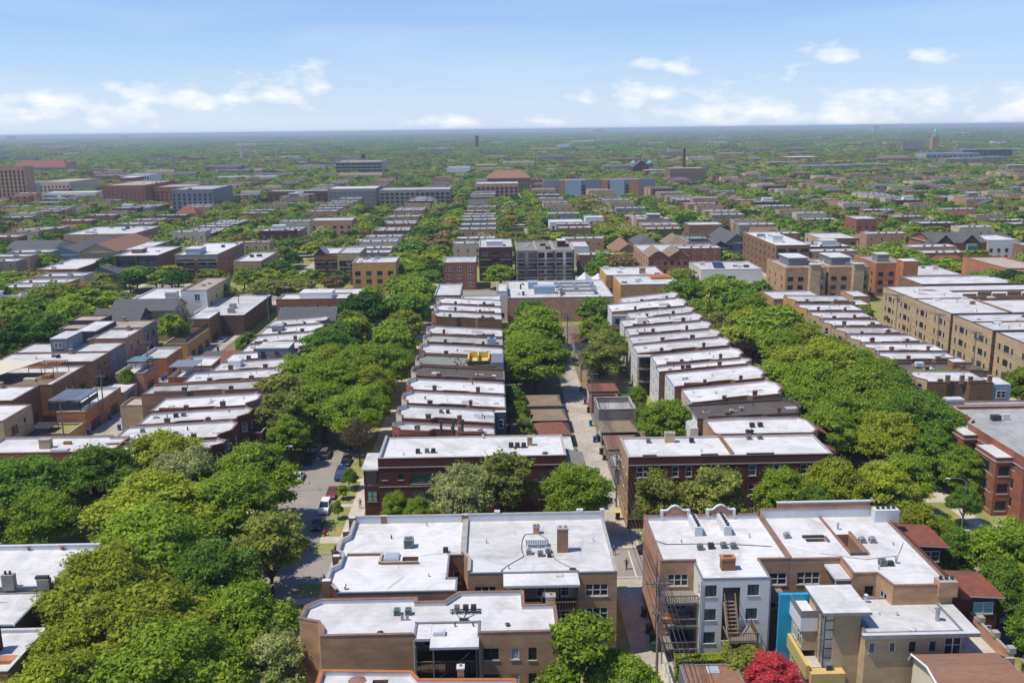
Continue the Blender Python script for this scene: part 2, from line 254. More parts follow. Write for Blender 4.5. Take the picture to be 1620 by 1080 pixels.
# ---------------------------------------------------------------- buildings
class B:
    """one building: an Empty at its base; walls, roof, coping, windows as parts"""
    def __init__(s, name, label, cat, poly, h, wall='brick_tan', roof='roof_white', cope='cope_terra', par=.35, slope=0, xref=0, z0=0, wins=None, wells=(), group=None, walls=None, th=.28, pars=None, far=False, auto=None, fm='frame_white', gm='glass', lm=None):
        cx = sum(p[0] for p in poly)/len(poly); cy = sum(p[1] for p in poly)/len(poly)
        s.x0 = min(p[0] for p in poly); s.x1 = max(p[0] for p in poly); s.y0 = min(p[1] for p in poly); s.y1 = max(p[1] for p in poly)
        s.o = (round(cx, 2), round(cy, 2), z0); s.root = tag(empty(name, s.o), label, cat, group); s.h = h; s.sl = slope; s.xr = xref; s.poly = poly; s.z0 = z0; s.wells = wells; s.far = far; s.fm = fm; s.gm = gm
        if auto: AUTO.append((s.root, auto, (cx, cy, z0+h*.6), 'b'))
        if lm: LMK.append((proj(cx, s.y0, z0+h*.6), lm))
        n = len(poly); pars = pars or {}; walls = walls or {}; wins = wins or {}
        wm = MB(s.o)
        for e in range(n):
            a, b = poly[e], poly[(e+1) % n]; s._wall(wm, a, b, wins.get(e, []), walls.get(e, wall))
        for (x0, x1, y0, y1) in wells:
            zb = max(z0, h-7)
            for (a, b) in (((x0, y0), (x0, y1)), ((x0, y1), (x1, y1)), ((x1, y1), (x1, y0)), ((x1, y0), (x0, y0))):
                wm.poly([(a[0], a[1], zb), (b[0], b[1], zb), (b[0], b[1], s.zt(b[0])+.0), (a[0], a[1], s.zt(a[0]))], 'brick_common')
            wm.poly([(x0, y0, zb), (x1, y0, zb), (x1, y1, zb), (x0, y1, zb)], 'concrete')
        s.wall = wm.build('wall', s.root)
        # roof
        rm = MB(s.o); loops = [[Vector((p[0], p[1], 0)) for p in poly]]
        for (x0, x1, y0, y1) in wells: loops.append([Vector(q) for q in ((x0, y0, 0), (x0, y1, 0), (x1, y1, 0), (x1, y0, 0))])
        if wells:
            flat = [v for l in loops for v in l]
            for t in tessellate_polygon(loops):
                pts = [flat[i] for i in t]
                if (pts[1]-pts[0]).cross(pts[2]-pts[0]).z < 0: pts.reverse()
                rm.poly([(p.x, p.y, s.zt(p.x)) for p in pts], roof)
        else: rm.poly([(p[0], p[1], s.zt(p[0])) for p in poly], roof)
        s.roof = rm.build('roof', s.root); s.roofm = roof
        # parapets and copings
        ins = []
        for i in range(n):
            p0, p1, p2 = Vector(poly[i-1]), Vector(poly[i]), Vector(poly[(i+1) % n]); d1 = (p1-p0).normalized(); d2 = (p2-p1).normalized()
            n1 = Vector((-d1.y, d1.x)); n2 = Vector((-d2.y, d2.x)); k = n1+n2; q = k/max(.35, k.dot(n1)) if k.length > 1e-4 else n1
            ins.append(p1+q*th)
        pm = MB(s.o); cm = MB(s.o); hasp = False
        for e in range(n):
            ph = pars.get(e, par); a, b = Vector(poly[e]), Vector(poly[(e+1) % n]); ai, bi = ins[e], ins[(e+1) % n]
            za, zb, zai, zbi = s.zt(a.x), s.zt(b.x), s.zt(ai.x), s.zt(bi.x)
            if ph > .06:
                hasp = True; wmn = walls.get(e, wall)
                pm.poly([(a.x, a.y, za), (b.x, b.y, zb), (b.x, b.y, zb+ph), (a.x, a.y, za+ph)], wmn)
                inner = 'cope_white' if roof in ('roof_white', 'roof_pale') else wmn
                pm.poly([(bi.x, bi.y, zbi), (ai.x, ai.y, zai), (ai.x, ai.y, zai+ph), (bi.x, bi.y, zbi+ph)], inner)
                pm.poly([(a.x, a.y, za+ph), (ai.x, ai.y, zai+ph), (ai.x, ai.y, zai), (a.x, a.y, za)], wmn); pm.poly([(b.x, b.y, zb), (bi.x, bi.y, zbi), (bi.x, bi.y, zbi+ph), (b.x, b.y, zb+ph)], wmn)
            dv = (b-a).normalized(); nv = Vector((-dv.y, dv.x)); o_ = -nv*.04; i_ = nv*.04 if ph > .06 else -nv*.1
            lo = [(a+o_, za+ph), (b+o_, zb+ph), (bi+i_, zbi+ph), (ai+i_, zai+ph)]; k = len(cm.V)
            tk = .09 if not far else .12
            cm.V.extend([(p.x, p.y, z+.003) for p, z in lo]+[(p.x, p.y, z+tk) for p, z in lo]); ci = cm.mi(cope if ph > .06 else 'metal_grey')
            for f in ((0, 3, 2, 1), (4, 5, 6, 7), (0, 1, 5, 4), (1, 2, 6, 5), (2, 3, 7, 6), (3, 0, 4, 7)): cm.F.append(tuple(k+q for q in f)); cm.I.append(ci)
        if hasp: pm.build('parapet', s.root)
        cm.build('coping', s.root)
    def zt(s, x): return s.h+s.sl*(x-s.xr)
    def _wall(s, m, a, b, wins, mt):
        ax, ay = a; bx, by = b; L = math.hypot(bx-ax, by-ay); dx, dy = (bx-ax)/L, (by-ay)/L; nx, ny = dy, -dx
        top = min(s.zt(ax), s.zt(bx))-.15
        def P(u, z, d=0): return (ax+dx*u-nx*d, ay+dy*u-ny*d, z)
        ww = [(u-w/2, u+w/2, z, z+h) for (u, z, w, h, k) in wins if u-w/2 > .05 and u+w/2 < L-.05 and z+h < top] if not s.far else []
        us = sorted({0, L} | {round(q, 3) for w in ww for q in w[:2]}); zs = sorted({s.z0} | {round(q, 3) for w in ww for q in w[2:]})
        for i in range(len(us)-1):
            uc = (us[i]+us[i+1])/2; run = s.z0
            for j in range(len(zs)-1):
                zc = (zs[j]+zs[j+1])/2
                if any(w[0] < uc < w[1] and w[2] < zc < w[3] for w in ww):
                    if run < zs[j]-1e-4: m.poly([P(us[i], run), P(us[i+1], run), P(us[i+1], zs[j]), P(us[i], zs[j])], mt)
                    run = zs[j+1]
            m.poly([P(us[i], run), P(us[i+1], run), P(us[i+1], s.zt(P(us[i+1], 0)[0])), P(us[i], s.zt(P(us[i], 0)[0]))], mt)
        for (u0, u1, z0, z1) in ww:
            d = .16
            m.poly([P(u0, z0), P(u0, z0, d), P(u0, z1, d), P(u0, z1)], mt); m.poly([P(u1, z0, d), P(u1, z0), P(u1, z1), P(u1, z1, d)], mt)
            m.poly([P(u0, z1), P(u0, z1, d), P(u1, z1, d), P(u1, z1)], mt); m.poly([P(u0, z0, d), P(u0, z0), P(u1, z0), P(u1, z0, d)], mt); m.poly([P(u0, z0, d), P(u1, z0, d), P(u1, z1, d), P(u0, z1, d)], 'frame_dark')
        for (u, z, w, h, k) in wins:
            if not (u-w/2 > .05 and u+w/2 < L-.05 and z+h < top): continue
            if s.far and z < s.z0: continue
            kk = k.split(':'); fm = kk[1] if len(kk) > 1 and kk[1] else s.fm; gm = kk[2] if len(kk) > 2 else s.gm
            fr, pn = win_mesh(w, h, kk[0]+('_far' if s.far else ''), fm, gm)
            p = P(u, z); mw = Matrix(((dx, -nx, 0, p[0]-s.o[0]), (dy, -ny, 0, p[1]-s.o[1]), (0, 0, 1, p[2]-s.o[2]), (0, 0, 0, 1)))
            wo_ = link('window', fr, s.root, mw=mw)
            if pn: link('pane', pn, wo_)
    def rows(s): pass
    def part(s, name, fn, label=None, parent=None):
        m = MB(s.o); fn(m); o = m.build(name, parent or s.root)
        if parent is not None: o.location = (0, 0, 0)
        if label: o['label'] = label
        return o
    def chimney(s, x, y, w=.7, d=.55, h=1.3, m='brick_common', cap='cope_stone', flues=1, zb=None):
        z = (s.zt(x) if zb is None else zb)-.05
        def f(k):
            k.box(x-w/2, x+w/2, y-d/2, y+d/2, z, z+h, m); k.box(x-w/2-.06, x+w/2+.06, y-d/2-.06, y+d/2+.06, z+h+.002, z+h+.12, cap)
            for i in range(flues):
                xx = x+(i-(flues-1)/2)*w/flues; k.cyl(xx, y, z+h+.12, z+h+.38, .11, 'clay_pot' if flues < 3 else 'metal_dark', 8, .09)
        s.part('chimney', f)
    def vent(s, x, y, r=.13, h=.5, m='metal_galv'):
        z = s.zt(x)-.03
        def f(k): k.cyl(x, y, z, z+h, r, m, 8); k.cyl(x, y, z+h+.003, z+h+.12, r*1.7, m, 8, r*.6)
        s.part('roof_vent', f)
    def hatch(s, x, y, w=1.1, d=.8, h=.3, m='metal_white', top='skylight_glass'):
        z = s.zt(x)-.03
        def f(k): k.box(x-w/2, x+w/2, y-d/2, y+d/2, z, z+h, m); k.box(x-w/2+.08, x+w/2-.08, y-d/2+.08, y+d/2-.08, z+h+.002, z+h+.07, top)
        s.part('skylight', f)
def grid_w(L, n, floors, w, h, kind='double', z0=1.2, dz=2.85, e0=0, e1=None):
    e1 = L if e1 is None else e1; r = []
    for f in range(floors):
        for i in range(n): r.append((e0+(e1-e0)*(i+.5)/n, z0+dz*f, w, h, kind))
    return r
def rect(x0, x1, y0, y1): return [(x0, y0), (x1, y0), (x1, y1), (x0, y1)]
# edges of rect: 0 = towards the camera (-Y), 1 = +X, 2 = +Y, 3 = -X

# ---------------------------------------------------------------- small things that stand on roofs and ground
def ac_unit(x, y, z, label, m='metal_grey', s=.75, rz=0):
    key = ('ac', m)
    if key not in WLIB:
        a = MB(); a.box(-.38, .38, -.38, .38, .12, .82, m)
        for sx in (-.3, .3): a.box(sx-.05, sx+.05, -.42, .42, .0, .118, 'metal_dark')
        for i in range(6):
            zz = .2+i*.1
            a.box(-.3, .3, -.395, -.381, zz, zz+.04, 'metal_dark'); a.box(-.395, -.381, -.3, .3, zz, zz+.04, 'metal_dark'); a.box(.381, .395, -.3, .3, zz, zz+.04, 'metal_dark')
        g = MB(); g.cyl(0, 0, .822, .86, .3, 'metal_dark', 14); g.cyl(0, 0, .862, .9, .09, m, 8)
        for i in range(6):
            t = i*math.pi/6; g.tube([(-.3*math.cos(t), -.3*math.sin(t), .885), (.3*math.cos(t), .3*math.sin(t), .885)], .012, m, 4)
        WLIB[key] = (a.mesh('cabinet'), g.mesh('fan_grille'))
    c, g = WLIB[key]; r = tag(empty('air_conditioner', (x, y, z), rz), label, 'air conditioner', 'air conditioners on the flat roofs'); r.scale = (s, s, s*.9)
    link('cabinet', c, r); link('fan_grille', g, r); return r

# ================================================================ the ground and the streets
def sheet(name, rects, z, m, kind='structure'):
    a = MB()
    for (x0, x1, y0, y1) in rects: a.poly([(x0, y0, z), (x1, y0, z), (x1, y1, z), (x0, y1, z)], m)
    return tag(a.build(name), kind=kind)
gm_ = bpy.data.materials.new('ground'); MATS['ground'] = gm_; gm_.use_nodes = True; t = gm_.node_tree; p = t.nodes['Principled BSDF']; p.inputs['Roughness'].default_value = 1; p.inputs['Specular IOR Level'].default_value = .1
g = N(t, 'ShaderNodeNewGeometry'); v1 = N(t, 'ShaderNodeTexNoise'); v1.inputs['Scale'].default_value = .012; v1.inputs['Detail'].default_value = 8; v1.inputs['Roughness'].default_value = .65; LK(t, g.outputs['Position'], v1.inputs['Vector'])
cr = N(t, 'ShaderNodeValToRGB'); cr.color_ramp.elements[0].position = .36; cr.color_ramp.elements[0].color = (.028, .055, .018, 1); cr.color_ramp.elements[1].position = .66; cr.color_ramp.elements[1].color = (.085, .13, .04, 1); LK(t, v1.outputs['Fac'], cr.inputs[0])
vo = N(t, 'ShaderNodeTexVoronoi'); vo.inputs['Scale'].default_value = .02; LK(t, g.outputs['Position'], vo.inputs['Vector'])
n6 = N(t, 'ShaderNodeTexNoise'); n6.inputs['Scale'].default_value = .0022; n6.inputs['Detail'].default_value = 3; LK(t, g.outputs['Position'], n6.inputs['Vector'])
sp_ = N(t, 'ShaderNodeSeparateXYZ'); LK(t, vo.outputs['Color'], sp_.inputs[0])
k1 = N(t, 'ShaderNodeMapRange'); k1.inputs['From Min'].default_value = .45; k1.inputs['From Max'].default_value = .65; LK(t, n6.outputs['Fac'], k1.inputs['Value'])
th_ = M_(t, 'GREATER_THAN', sp_.outputs[0], M_(t, 'SUBTRACT', .93, M_(t, 'MULTIPLY', k1.outputs[0], .25))); dn = M_(t, 'LESS_THAN', vo.outputs['Distance'], .32)
mx = N(t, 'ShaderNodeMixRGB'); LK(t, M_(t, 'MULTIPLY', th_, dn), mx.inputs[0]); LK(t, cr.outputs[0], mx.inputs[1]); mx.inputs[2].default_value = (.42, .40, .38, 1); LK(t, mx.outputs[0], p.inputs['Base Color'])
GR = 90000
sheet('ground', [(-GR, GR, -2000, GR)], 0, 'ground')
# street grid in metres: x of the streets, y of the cross streets
SX = [(-417, -408.5), (-320, -311.5), (-226, -217.5), (-134.5, -125.5), (-35.5, -26.3), (57.5, 66.7), (150.5, 159.5), (243, 251.5), (336, 344.5), (429, 437.5), (522, 530.5)]
SY = [(113.4, 122.4), (333.5, 343.0), (447, 455.5), (566, 574.5), (690, 699), (820, 829), (960, 969)]
sheet('road_surface', [(-620, 760, 40, 1010)], .004, 'asphalt')
def block(x0, x1, y0, y1, base='grass'):
    a = MB(); a.box(x0, x1, y0, y1, -.02, .12, 'kerb', base); o = tag(a.build('block_ground'), kind='structure')
xs = [(-620, SX[0][0])]+[(SX[i][1], SX[i+1][0]) for i in range(len(SX)-1)]+[(SX[-1][1], 760)]
ys = [(40, SY[0][0])]+[(SY[i][1], SY[i+1][0]) for i in range(len(SY)-1)]+[(SY[-1][1], 1010)]
for (a_, b_) in xs:
    for (c_, d_) in ys: block(a_, b_, c_, d_)
walks = []; alleys = []
for (a_, b_) in xs:
    for (c_, d_) in ys:
        if d_ < 345 or d_-c_ > 60:
            walks += [(a_+2.9, a_+5.3, c_+5.4, d_-5.4), (b_-5.3, b_-2.9, c_+5.4, d_-5.4), (a_+.15, b_-.15, c_+3.6, c_+5.4), (a_+.15, b_-.15, d_-5.4, d_-3.6)]
sheet('sidewalk', walks, .128, 'concrete')
alleys = [(14.7, 19.2, 40, 113.2), (14.7, 19.2, 122.6, 326), (-81, -75.2, 122.6, 326), (105.5, 111.5, 122.6, 326), (-182, -177, 122.6, 330), (200, 205, 122.6, 330)]
for (a_, b_) in xs:
    mid = (a_+b_)/2
    for (c_, d_) in ys[2:]: alleys.append((mid-2.4, mid+2.4, c_+.1, d_-.1))
sheet('alley', alleys, .136, 'alley')
sheet('alley_seam', [(16.95, 17.0, 40, 113), (16.95, 17.0, 123, 326), (-78.1, -78.02, 123, 326)]+[(14.8, 19.1, 44+7*i, 44.05+7*i) for i in range(40) if not 107 < 44+7*i < 127]+[(-80.9, -75.3, 126+8*i, 126.06+8*i) for i in range(24)], .141, 'asphalt')
# driveways and yard surfaces
sheet('sidewalk', [(-23.3, -20.8, 109.5, 129.5), (14.2, 19.9, 122.4, 126.2), (-26.2, -23.3, 126.4, 128.2), (-26.2, -23.3, 139.2, 140.4), (66.9, 74, 136.6, 138.4), (-26.2, -23.3, 150.2, 151.4), (-26.2, -23.3, 163, 164.2)], .144, 'concrete')
sheet('yard', [(1.5, 14.6, 140, 275), (19.3, 31.5, 140, 275), (-75.1, -62, 140, 270), (-92, -81.2, 160, 270), (99, 105, 140, 270), (-17, 14.5, 60, 90), (19.3, 50, 60, 100)], .132, 'soil')
sheet('paint_line', [(14.6, 19.5, 113.9, 114.05), (-22.9, -22.75, 113.6, 122.2), (-21.2, -21.05, 113.6, 122.2), (17.95, 18.1, 113.6, 121.8)], .008, 'paint_line')
sheet('lawn', [(26.6, 30.2, 187.5, 194.5), (26.6, 30.6, 199, 206)], .137, 'lawn')
sheet('parking_lot', [(168, 204, 356, 392), (57, 100, 349, 372)], .13, 'concrete')
sheet('parking_lot', [(-150, -110, 320, 331), (-100, -60, 322, 331)], .13, 'asphalt')

# ================================================================ the two big roofs in front (left of the alley)
b = B('apartment_building', 'brown brick apartment block at the street corner, white roof with square skylight and light well', 'building',
      [(-17.4, 91.0), (-4.7, 91.0), (-4.7, 94.0), (-5.8, 94.0), (-5.8, 99.5), (-4.25, 99.5), (-4.25, 109.3), (-18.1, 109.3), (-18.1, 104.5), (-18.9, 103.5), (-18.9, 100.6), (-18.1, 99.6), (-18.1, 97), (-18.9, 96), (-18.9, 93), (-18.0, 92)], 10.4,
      'brick_brown', cope='cope_stone', par=.12, pars={6: .9, 5: .35, 7: .55, 8: .5, 9: .5, 10: .5, 11: .5, 12: .5, 13: .5, 14: .5, 15: .45, 0: .06, 1: .06, 2: .06, 3: .06}, wells=[(-11.15, -9.35, 98.0, 99.6)],
      wins={1: [], 4: [], 0: grid_w(12.7, 4, 2, .9, 1.4, z0=1.4), 6: grid_w(13.8, 5, 3, 1.0, 1.5, z0=1.6), 4: [(.75, 7.0, .8, 1.5, 'double'), (.75, 4.2, .8, 1.5, 'double')]}, lm='the corner apartment block', walls={0: 'brick_common', 8: 'brick_maroon', 9: 'brick_maroon', 10: 'brick_maroon', 11: 'brick_maroon', 12: 'brick_maroon', 13: 'brick_maroon', 14: 'brick_maroon', 15: 'brick_maroon'})
def f(k):
    k.box(-17.6, -13.5, 99.95, 100.2, 10.36, 10.72, 'brick_brown', 'cope_stone'); k.box(-13.75, -13.45, 97.75, 99.94, 10.36, 10.72, 'brick_brown', 'cope_stone'); k.box(-13.44, -9.2, 97.6, 97.85, 10.36, 10.72, 'brick_brown', 'cope_stone')
b.part('parapet', f, 'low brick kerb stepping across the white roof')
for (x, y, w) in ((-18.3, 109.0, .8), (-14.4, 109.25, .7), (-4.3, 109.25, .8), (-18.6, 92.4, .9), (-18.5, 98.3, .8), (-18.5, 105.0, .6)): b.part('parapet_pier', lambda k: k.box(x-w/2, x+w/2, y-.3, y+.3, 9.2, 11.35, 'brick_brown', 'cope_white'))
for (x, y) in ((-19.3, 94.5), (-19.3, 102)):
    def f(k):
        k.cyl(x, y, 8.6, 10.1, .42, 'brick_maroon', 8); k.cyl(x, y, 10.102, 10.3, .55, 'cope_dark', 8, .5); k.cyl(x, y, 10.302, 11.0, .16, 'cope_dark', 8, .04); k.box(x+.1, x+.9, y-.3, y+.3, 9.4, 10.1, 'brick_maroon')
    b.part('finial', f)
b.hatch(-12.4, 99.3, 1.7, 1.7, .3, 'metal_white'); b.vent(-16.6, 92.0); b.vent(-13, 104.5, .08, .4, 'metal_dark'); b.vent(-7.9, 94.6, .08, .35, 'cope_white'); b.vent(-9, 108, .07, .4)
b.part('cable', lambda k: (k.tube([(-9.2, 99.6, 10.44), (-7.4, 100.2, 10.44), (-6.2, 100.2, 10.46), (-4.4, 100.7, 10.46)], .03, 'cope_white', 4), k.tube([(-11.5, 98.6, 10.45), (-11.4, 96.3, 10.45), (-10.6, 94.6, 10.45), (-12, 92, 10.45)], .025, 'cope_white', 4)))
ac_unit(-10.7, 102.2, 10.42, 'large grey green condenser box on the roof behind the square skylight', 'metal_green', 1.45)
ac_unit(-6.3, 100.5, 10.42, 'lone dark condenser beside the brick dividing wall of the corner roof', 'metal_dark', .75)
A1 = b
b = B('apartment_building', 'tan brick apartment block beside the alley, white roof with tall brick chimney', 'building',
      [(-3.6, 94.8), (.4, 94.8), (8.4, 94.8), (8.41, 94.5), (12.8, 94.5), (12.9, 109.25), (-4.2, 109.25), (-4.2, 99.5), (-3.6, 98)], 10.45, 'brick_tan', cope='cope_stone', par=.06, pars={6: .32, 5: .9, 7: .32, 8: .32, 4: .14},
      wins={0: [(1.9, 7.6, 2.4, 1.35, 'triple'), (1.9, 4.7, 2.4, 1.35, 'triple')], 1: grid_w(8, 3, 3, .9, 1.4, z0=1.8, dz=2.9)+[(6.4, 6.6, .9, 2.1, 'fixed:siding_blue')], 3: [(2.15, 7.7, 2.5, 1.45, 'triple'), (2.15, 4.85, 2.5, 1.45, 'triple'), (2.15, 2, 2.5, 1.45, 'triple')], 4: grid_w(14.7, 4, 3, .9, 1.4)}, lm='the tall chimney white roof')
def f(k): k.box(.3, 8.5, 91.95, 94.78, 10.15, 10.43, 'metal_white', 'roof_white')
b.part('porch_roof', f)
for z in (7.35, 4.55, 1.75):
    b.part('porch_deck', lambda k: k.box(.5, 8.3, 92.1, 94.76, z-.2, z, 'wood_dark'))
    def f(k):
        k.box(.5, 8.3, 92.12, 92.2, z+.9, z+1.0, 'wood')
        for i in range(26): k.box(.6+i*.3, .65+i*.3, 92.14, 92.18, z+.002, z+.898, 'wood')
    b.part('railing', f)
for x in (.5, 4.4, 8.2): b.part('porch_post', lambda k: k.box(x-.08, x+.08, 92.02, 92.11, .1, 10.14, 'wood_dark'))
b.chimney(7.2, 100.1, 1.25, .8, 2.9, 'brick_common', 'cope_stone', 2); b.chimney(4.4, 105.2, .75, .6, .9, 'brick_salmon', 'metal_galv', 2)
def f(k):
    for i in range(10): k.box(3.0+i*.27, 3.22+i*.27, 101.0, 102.0, 11.0, 11.05, 'metal_galv')
    for x in (3.05, 4.4, 5.6): k.box(x, x+.08, 101.0, 101.08, 10.43, 10.998, 'metal_galv'); k.box(x, x+.08, 101.9, 101.98, 10.43, 10.998, 'metal_galv')
b.part('equipment_platform', f)
b.part('cable', lambda k: (k.tube([(4.2, 105, 10.5), (3.0, 104.8, 10.5), (2.6, 103, 10.48), (2.5, 100.6, 10.48), (2.7, 98.9, 10.48), (.6, 96.4, 10.48), (0, 95.2, 10.48)], .05, 'cope_dark', 5), k.tube([(4.6, 105, 10.5), (5.6, 103.4, 10.48), (5.8, 101.4, 10.48), (6.2, 98, 10.48), (8.0, 95.6, 10.48)], .035, 'cope_dark', 5)))
b.hatch(6.4, 94.1, .9, .8, .12, 'metal_white', 'roof_white'); b.vent(8.0, 95.4, .25, .12, 'metal_dark'); b.vent(11, 102.6, .07, .5, 'cope_white'); b.vent(-1.6, 102.6, .07, .4); b.vent(.9, 96, .07, .35); b.vent(.2, 95.2, .07, .3)
for (x, y, w) in ((-.3, 109.2, .7), (10, 109.2, .8), (12.8, 109.1, .5)): b.part('parapet_pier', lambda k: k.box(x-w/2, x+w/2, y-.2, y+.3, 10.3, 11.75, 'cope_white'))
ac_unit(3.3, 99.6, 10.45, 'white condenser left of the pair below the equipment platform', 'metal_white', .85); ac_unit(4.6, 99.0, 10.45, 'grey condenser nearest the camera below the equipment platform', 'metal_grey', .8); ac_unit(5.5, 99.9, 10.45, 'white condenser right of the pair below the equipment platform', 'metal_white', .8); ac_unit(5.6, 98.7, 10.45, 'small dark condenser where the black cable meets the platform', 'metal_dark', .6)

b = B('apartment_building', 'low white-roofed brick block nearest the camera left of the alley, recessed wooden porch', 'building',
      [(-17.6, 82.5), (-8.4, 82.5), (-8.4, 85.2), (-2.3, 85.2), (-2.3, 82.5), (5.6, 82.5), (5.6, 87.9), (2.4, 87.9), (2.4, 90.9), (-4.5, 90.9), (-5.9, 89), (-8.7, 89), (-8.7, 89.9), (-18.8, 89.9), (-20.2, 88.6), (-20.3, 86), (-18.3, 85.2), (-17.7, 84)], 10, 'brick_tan', par=.4, pars={1: .06, 2: .06, 3: .06},
      wins={4: [(1.25, 7.5, 1.5, 1.25, 'pair:frame_dark'), (3.6, 7.5, .8, 1.25, 'block:frame_white:glass_block'), (5.3, 7.4, .8, 1.35, 'double:frame_dark'), (1.25, 4.7, 1.5, 1.25, 'pair:frame_dark'), (3.6, 4.7, .8, 1.25, 'block:frame_white:glass_block'), (5.3, 4.6, .8, 1.35, 'double:frame_dark'), (1.25, 1.8, 1.5, 1.25, 'pair:frame_dark'), (5.3, 1.8, .8, 1.35, 'double:frame_dark')],
            2: grid_w(6.1, 3, 3, .9, 1.3, z0=1.9, dz=2.8)}, lm='the three condenser white roof')
def f(k): k.box(-8.38, -6.9, 82.4, 85.18, 9.7, 9.99, 'metal_white', 'roof_white'); k.box(-6.88, -2.2, 80.8, 85.18, 9.72, 9.97, 'metal_white', 'roof_white')
b.part('porch_roof', f)
for z in (7.0, 4.2, 1.4):
    b.part('porch_deck', lambda k: k.box(-8.3, -2.4, 81.6, 85.1, z-.18, z, 'wood_dark'))
    def f(k):
        k.box(-8.3, -2.4, 81.62, 81.7, z+.9, z+1.0, 'wood')
        for i in range(24): k.box(-8.2+i*.245, -8.13+i*.245, 81.64, 81.68, z+.002, z+.898, 'wood_orange' if 8 < i < 20 else 'wood')
    b.part('railing', f)
for x in (-8.3, -6.6, -2.45): b.part('porch_post', lambda k: k.box(x-.07, x+.07, 81.5, 81.6, .1, 9.7, 'wood_grey'))
def f(k):
    for i in range(9): k.box(-6.3+i*.35, -5.95+i*.35, 83.2, 84.2, 4.2+i*.3, 4.28+i*.3, 'wood_grey')
    k.tube([(-6.3, 83.15, 5.1), (-3.2, 83.15, 7.9)], .05, 'metal_white', 4)
b.part('stair', f)
b.part('downspout', lambda k: k.tube([(-2.15, 82.36, 9.8), (-2.15, 82.36, .2)], .05, 'metal_white', 6)); b.part('downspout', lambda k: k.tube([(-8.5, 82.4, 9.8), (-8.5, 82.4, .2)], .05, 'metal_white', 6))
b.chimney(5.1, 88.1, .95, .85, 1.3, 'brick_buff', 'cope_stone', 1); b.vent(.6, 84.5, .16, .25, 'metal_dark'); b.vent(-11.9, 83.6, .2, .15, 'metal_dark'); b.vent(-4.6, 84.6, .07, .3, 'metal_dark'); b.vent(-2.8, 84.6, .07, .25, 'metal_dark'); b.hatch(-6.1, 83.2, 1.2, .8, .35, 'metal_white', 'roof_white')
def f(k):
    for y in (86.9, 87.5): k.box(-5.2, -2.0, y, y+.09, 10.15, 10.25, 'metal_dark')
    for x in (-5.0, -3.6, -2.2): k.box(x, x+.08, 86.9, 87.6, 9.98, 10.149, 'metal_dark')
b.part('equipment_rack', f)
b.part('cable', lambda k: [k.tube([(-4.5+i*.9, 86.8, 10.1), (-4.3+i*.55, 86.3, 10.05), (-3.85+i*.12, 85.8, 10.2)], .035, 'metal_dark', 4) for i in range(3)]); b.part('conduit_box', lambda k: k.box(-4.2, -3.3, 85.5, 85.8, 10.02, 10.25, 'metal_dark'))
for i, (x, n_) in enumerate(((-4.5, 'left one of the three condensers on the dark rack'), (-3.6, 'middle one of the three condensers on the dark rack'), (-2.8, 'right one of the three condensers on the dark rack'))): ac_unit(x, 87.3, 10.26, n_, 'metal_dark' if i else 'metal_grey', .72)
ac_unit(-10.6, 87.2, 10.02, 'green condenser left of its twin on the low white roof, porch side', 'metal_green', .85); ac_unit(-9.45, 87.2, 10.02, 'green condenser right of its twin on the low white roof', 'metal_green', .85)
def f(k): k.box(-10.1, -9.8, 85.9, 86.1, 10.0, 10.5, 'metal_grey'); k.box(-9.6, -9.3, 85.9, 86.1, 10.0, 10.5, 'metal_grey'); k.tube([(-10, 86.0, 10.3), (-10.2, 86.9, 10.2)], .04, 'metal_grey', 4)
b.part('conduit_box', f)
def dish(x, y, z, label):
    r = tag(empty('satellite_dish', (x, y, z), .6), label, 'satellite dish')
    k = MB(); k.tube([(0, 0, 0), (0, 0, .6), (.1, -.15, .75)], .03, 'metal_grey', 5); k.build('bracket', r)
    k = MB(); k.tube([(.1, -.2, .8), (.12, -.26, .84), (.16, -.42, .95)], [.02, .16, .34], 'metal_grey', 12); k.build('reflector', r)
dish(4.2, 88.6, 10.3, 'small satellite dish beside the buff chimney at the alley end of the low roof')
b = B('apartment_building', 'white roof with orange clay coping cut off by the bottom edge of the photo', 'building',
      [(-16.5, 62), (1.2, 62), (1.2, 74.6), (-7.4, 74.9), (-8.2, 76.2), (-16.5, 76.7)], 10, 'brick_maroon', cope='cope_orange', par=.4, wells=[(-11.6, -10.2, 74.2, 75.6)])
b.chimney(-3.7, 75.3, .6, .6, 1.3, 'brick_common', 'cope_white', 1); b.vent(-13, 75.5, .5, .03, 'cope_terra')
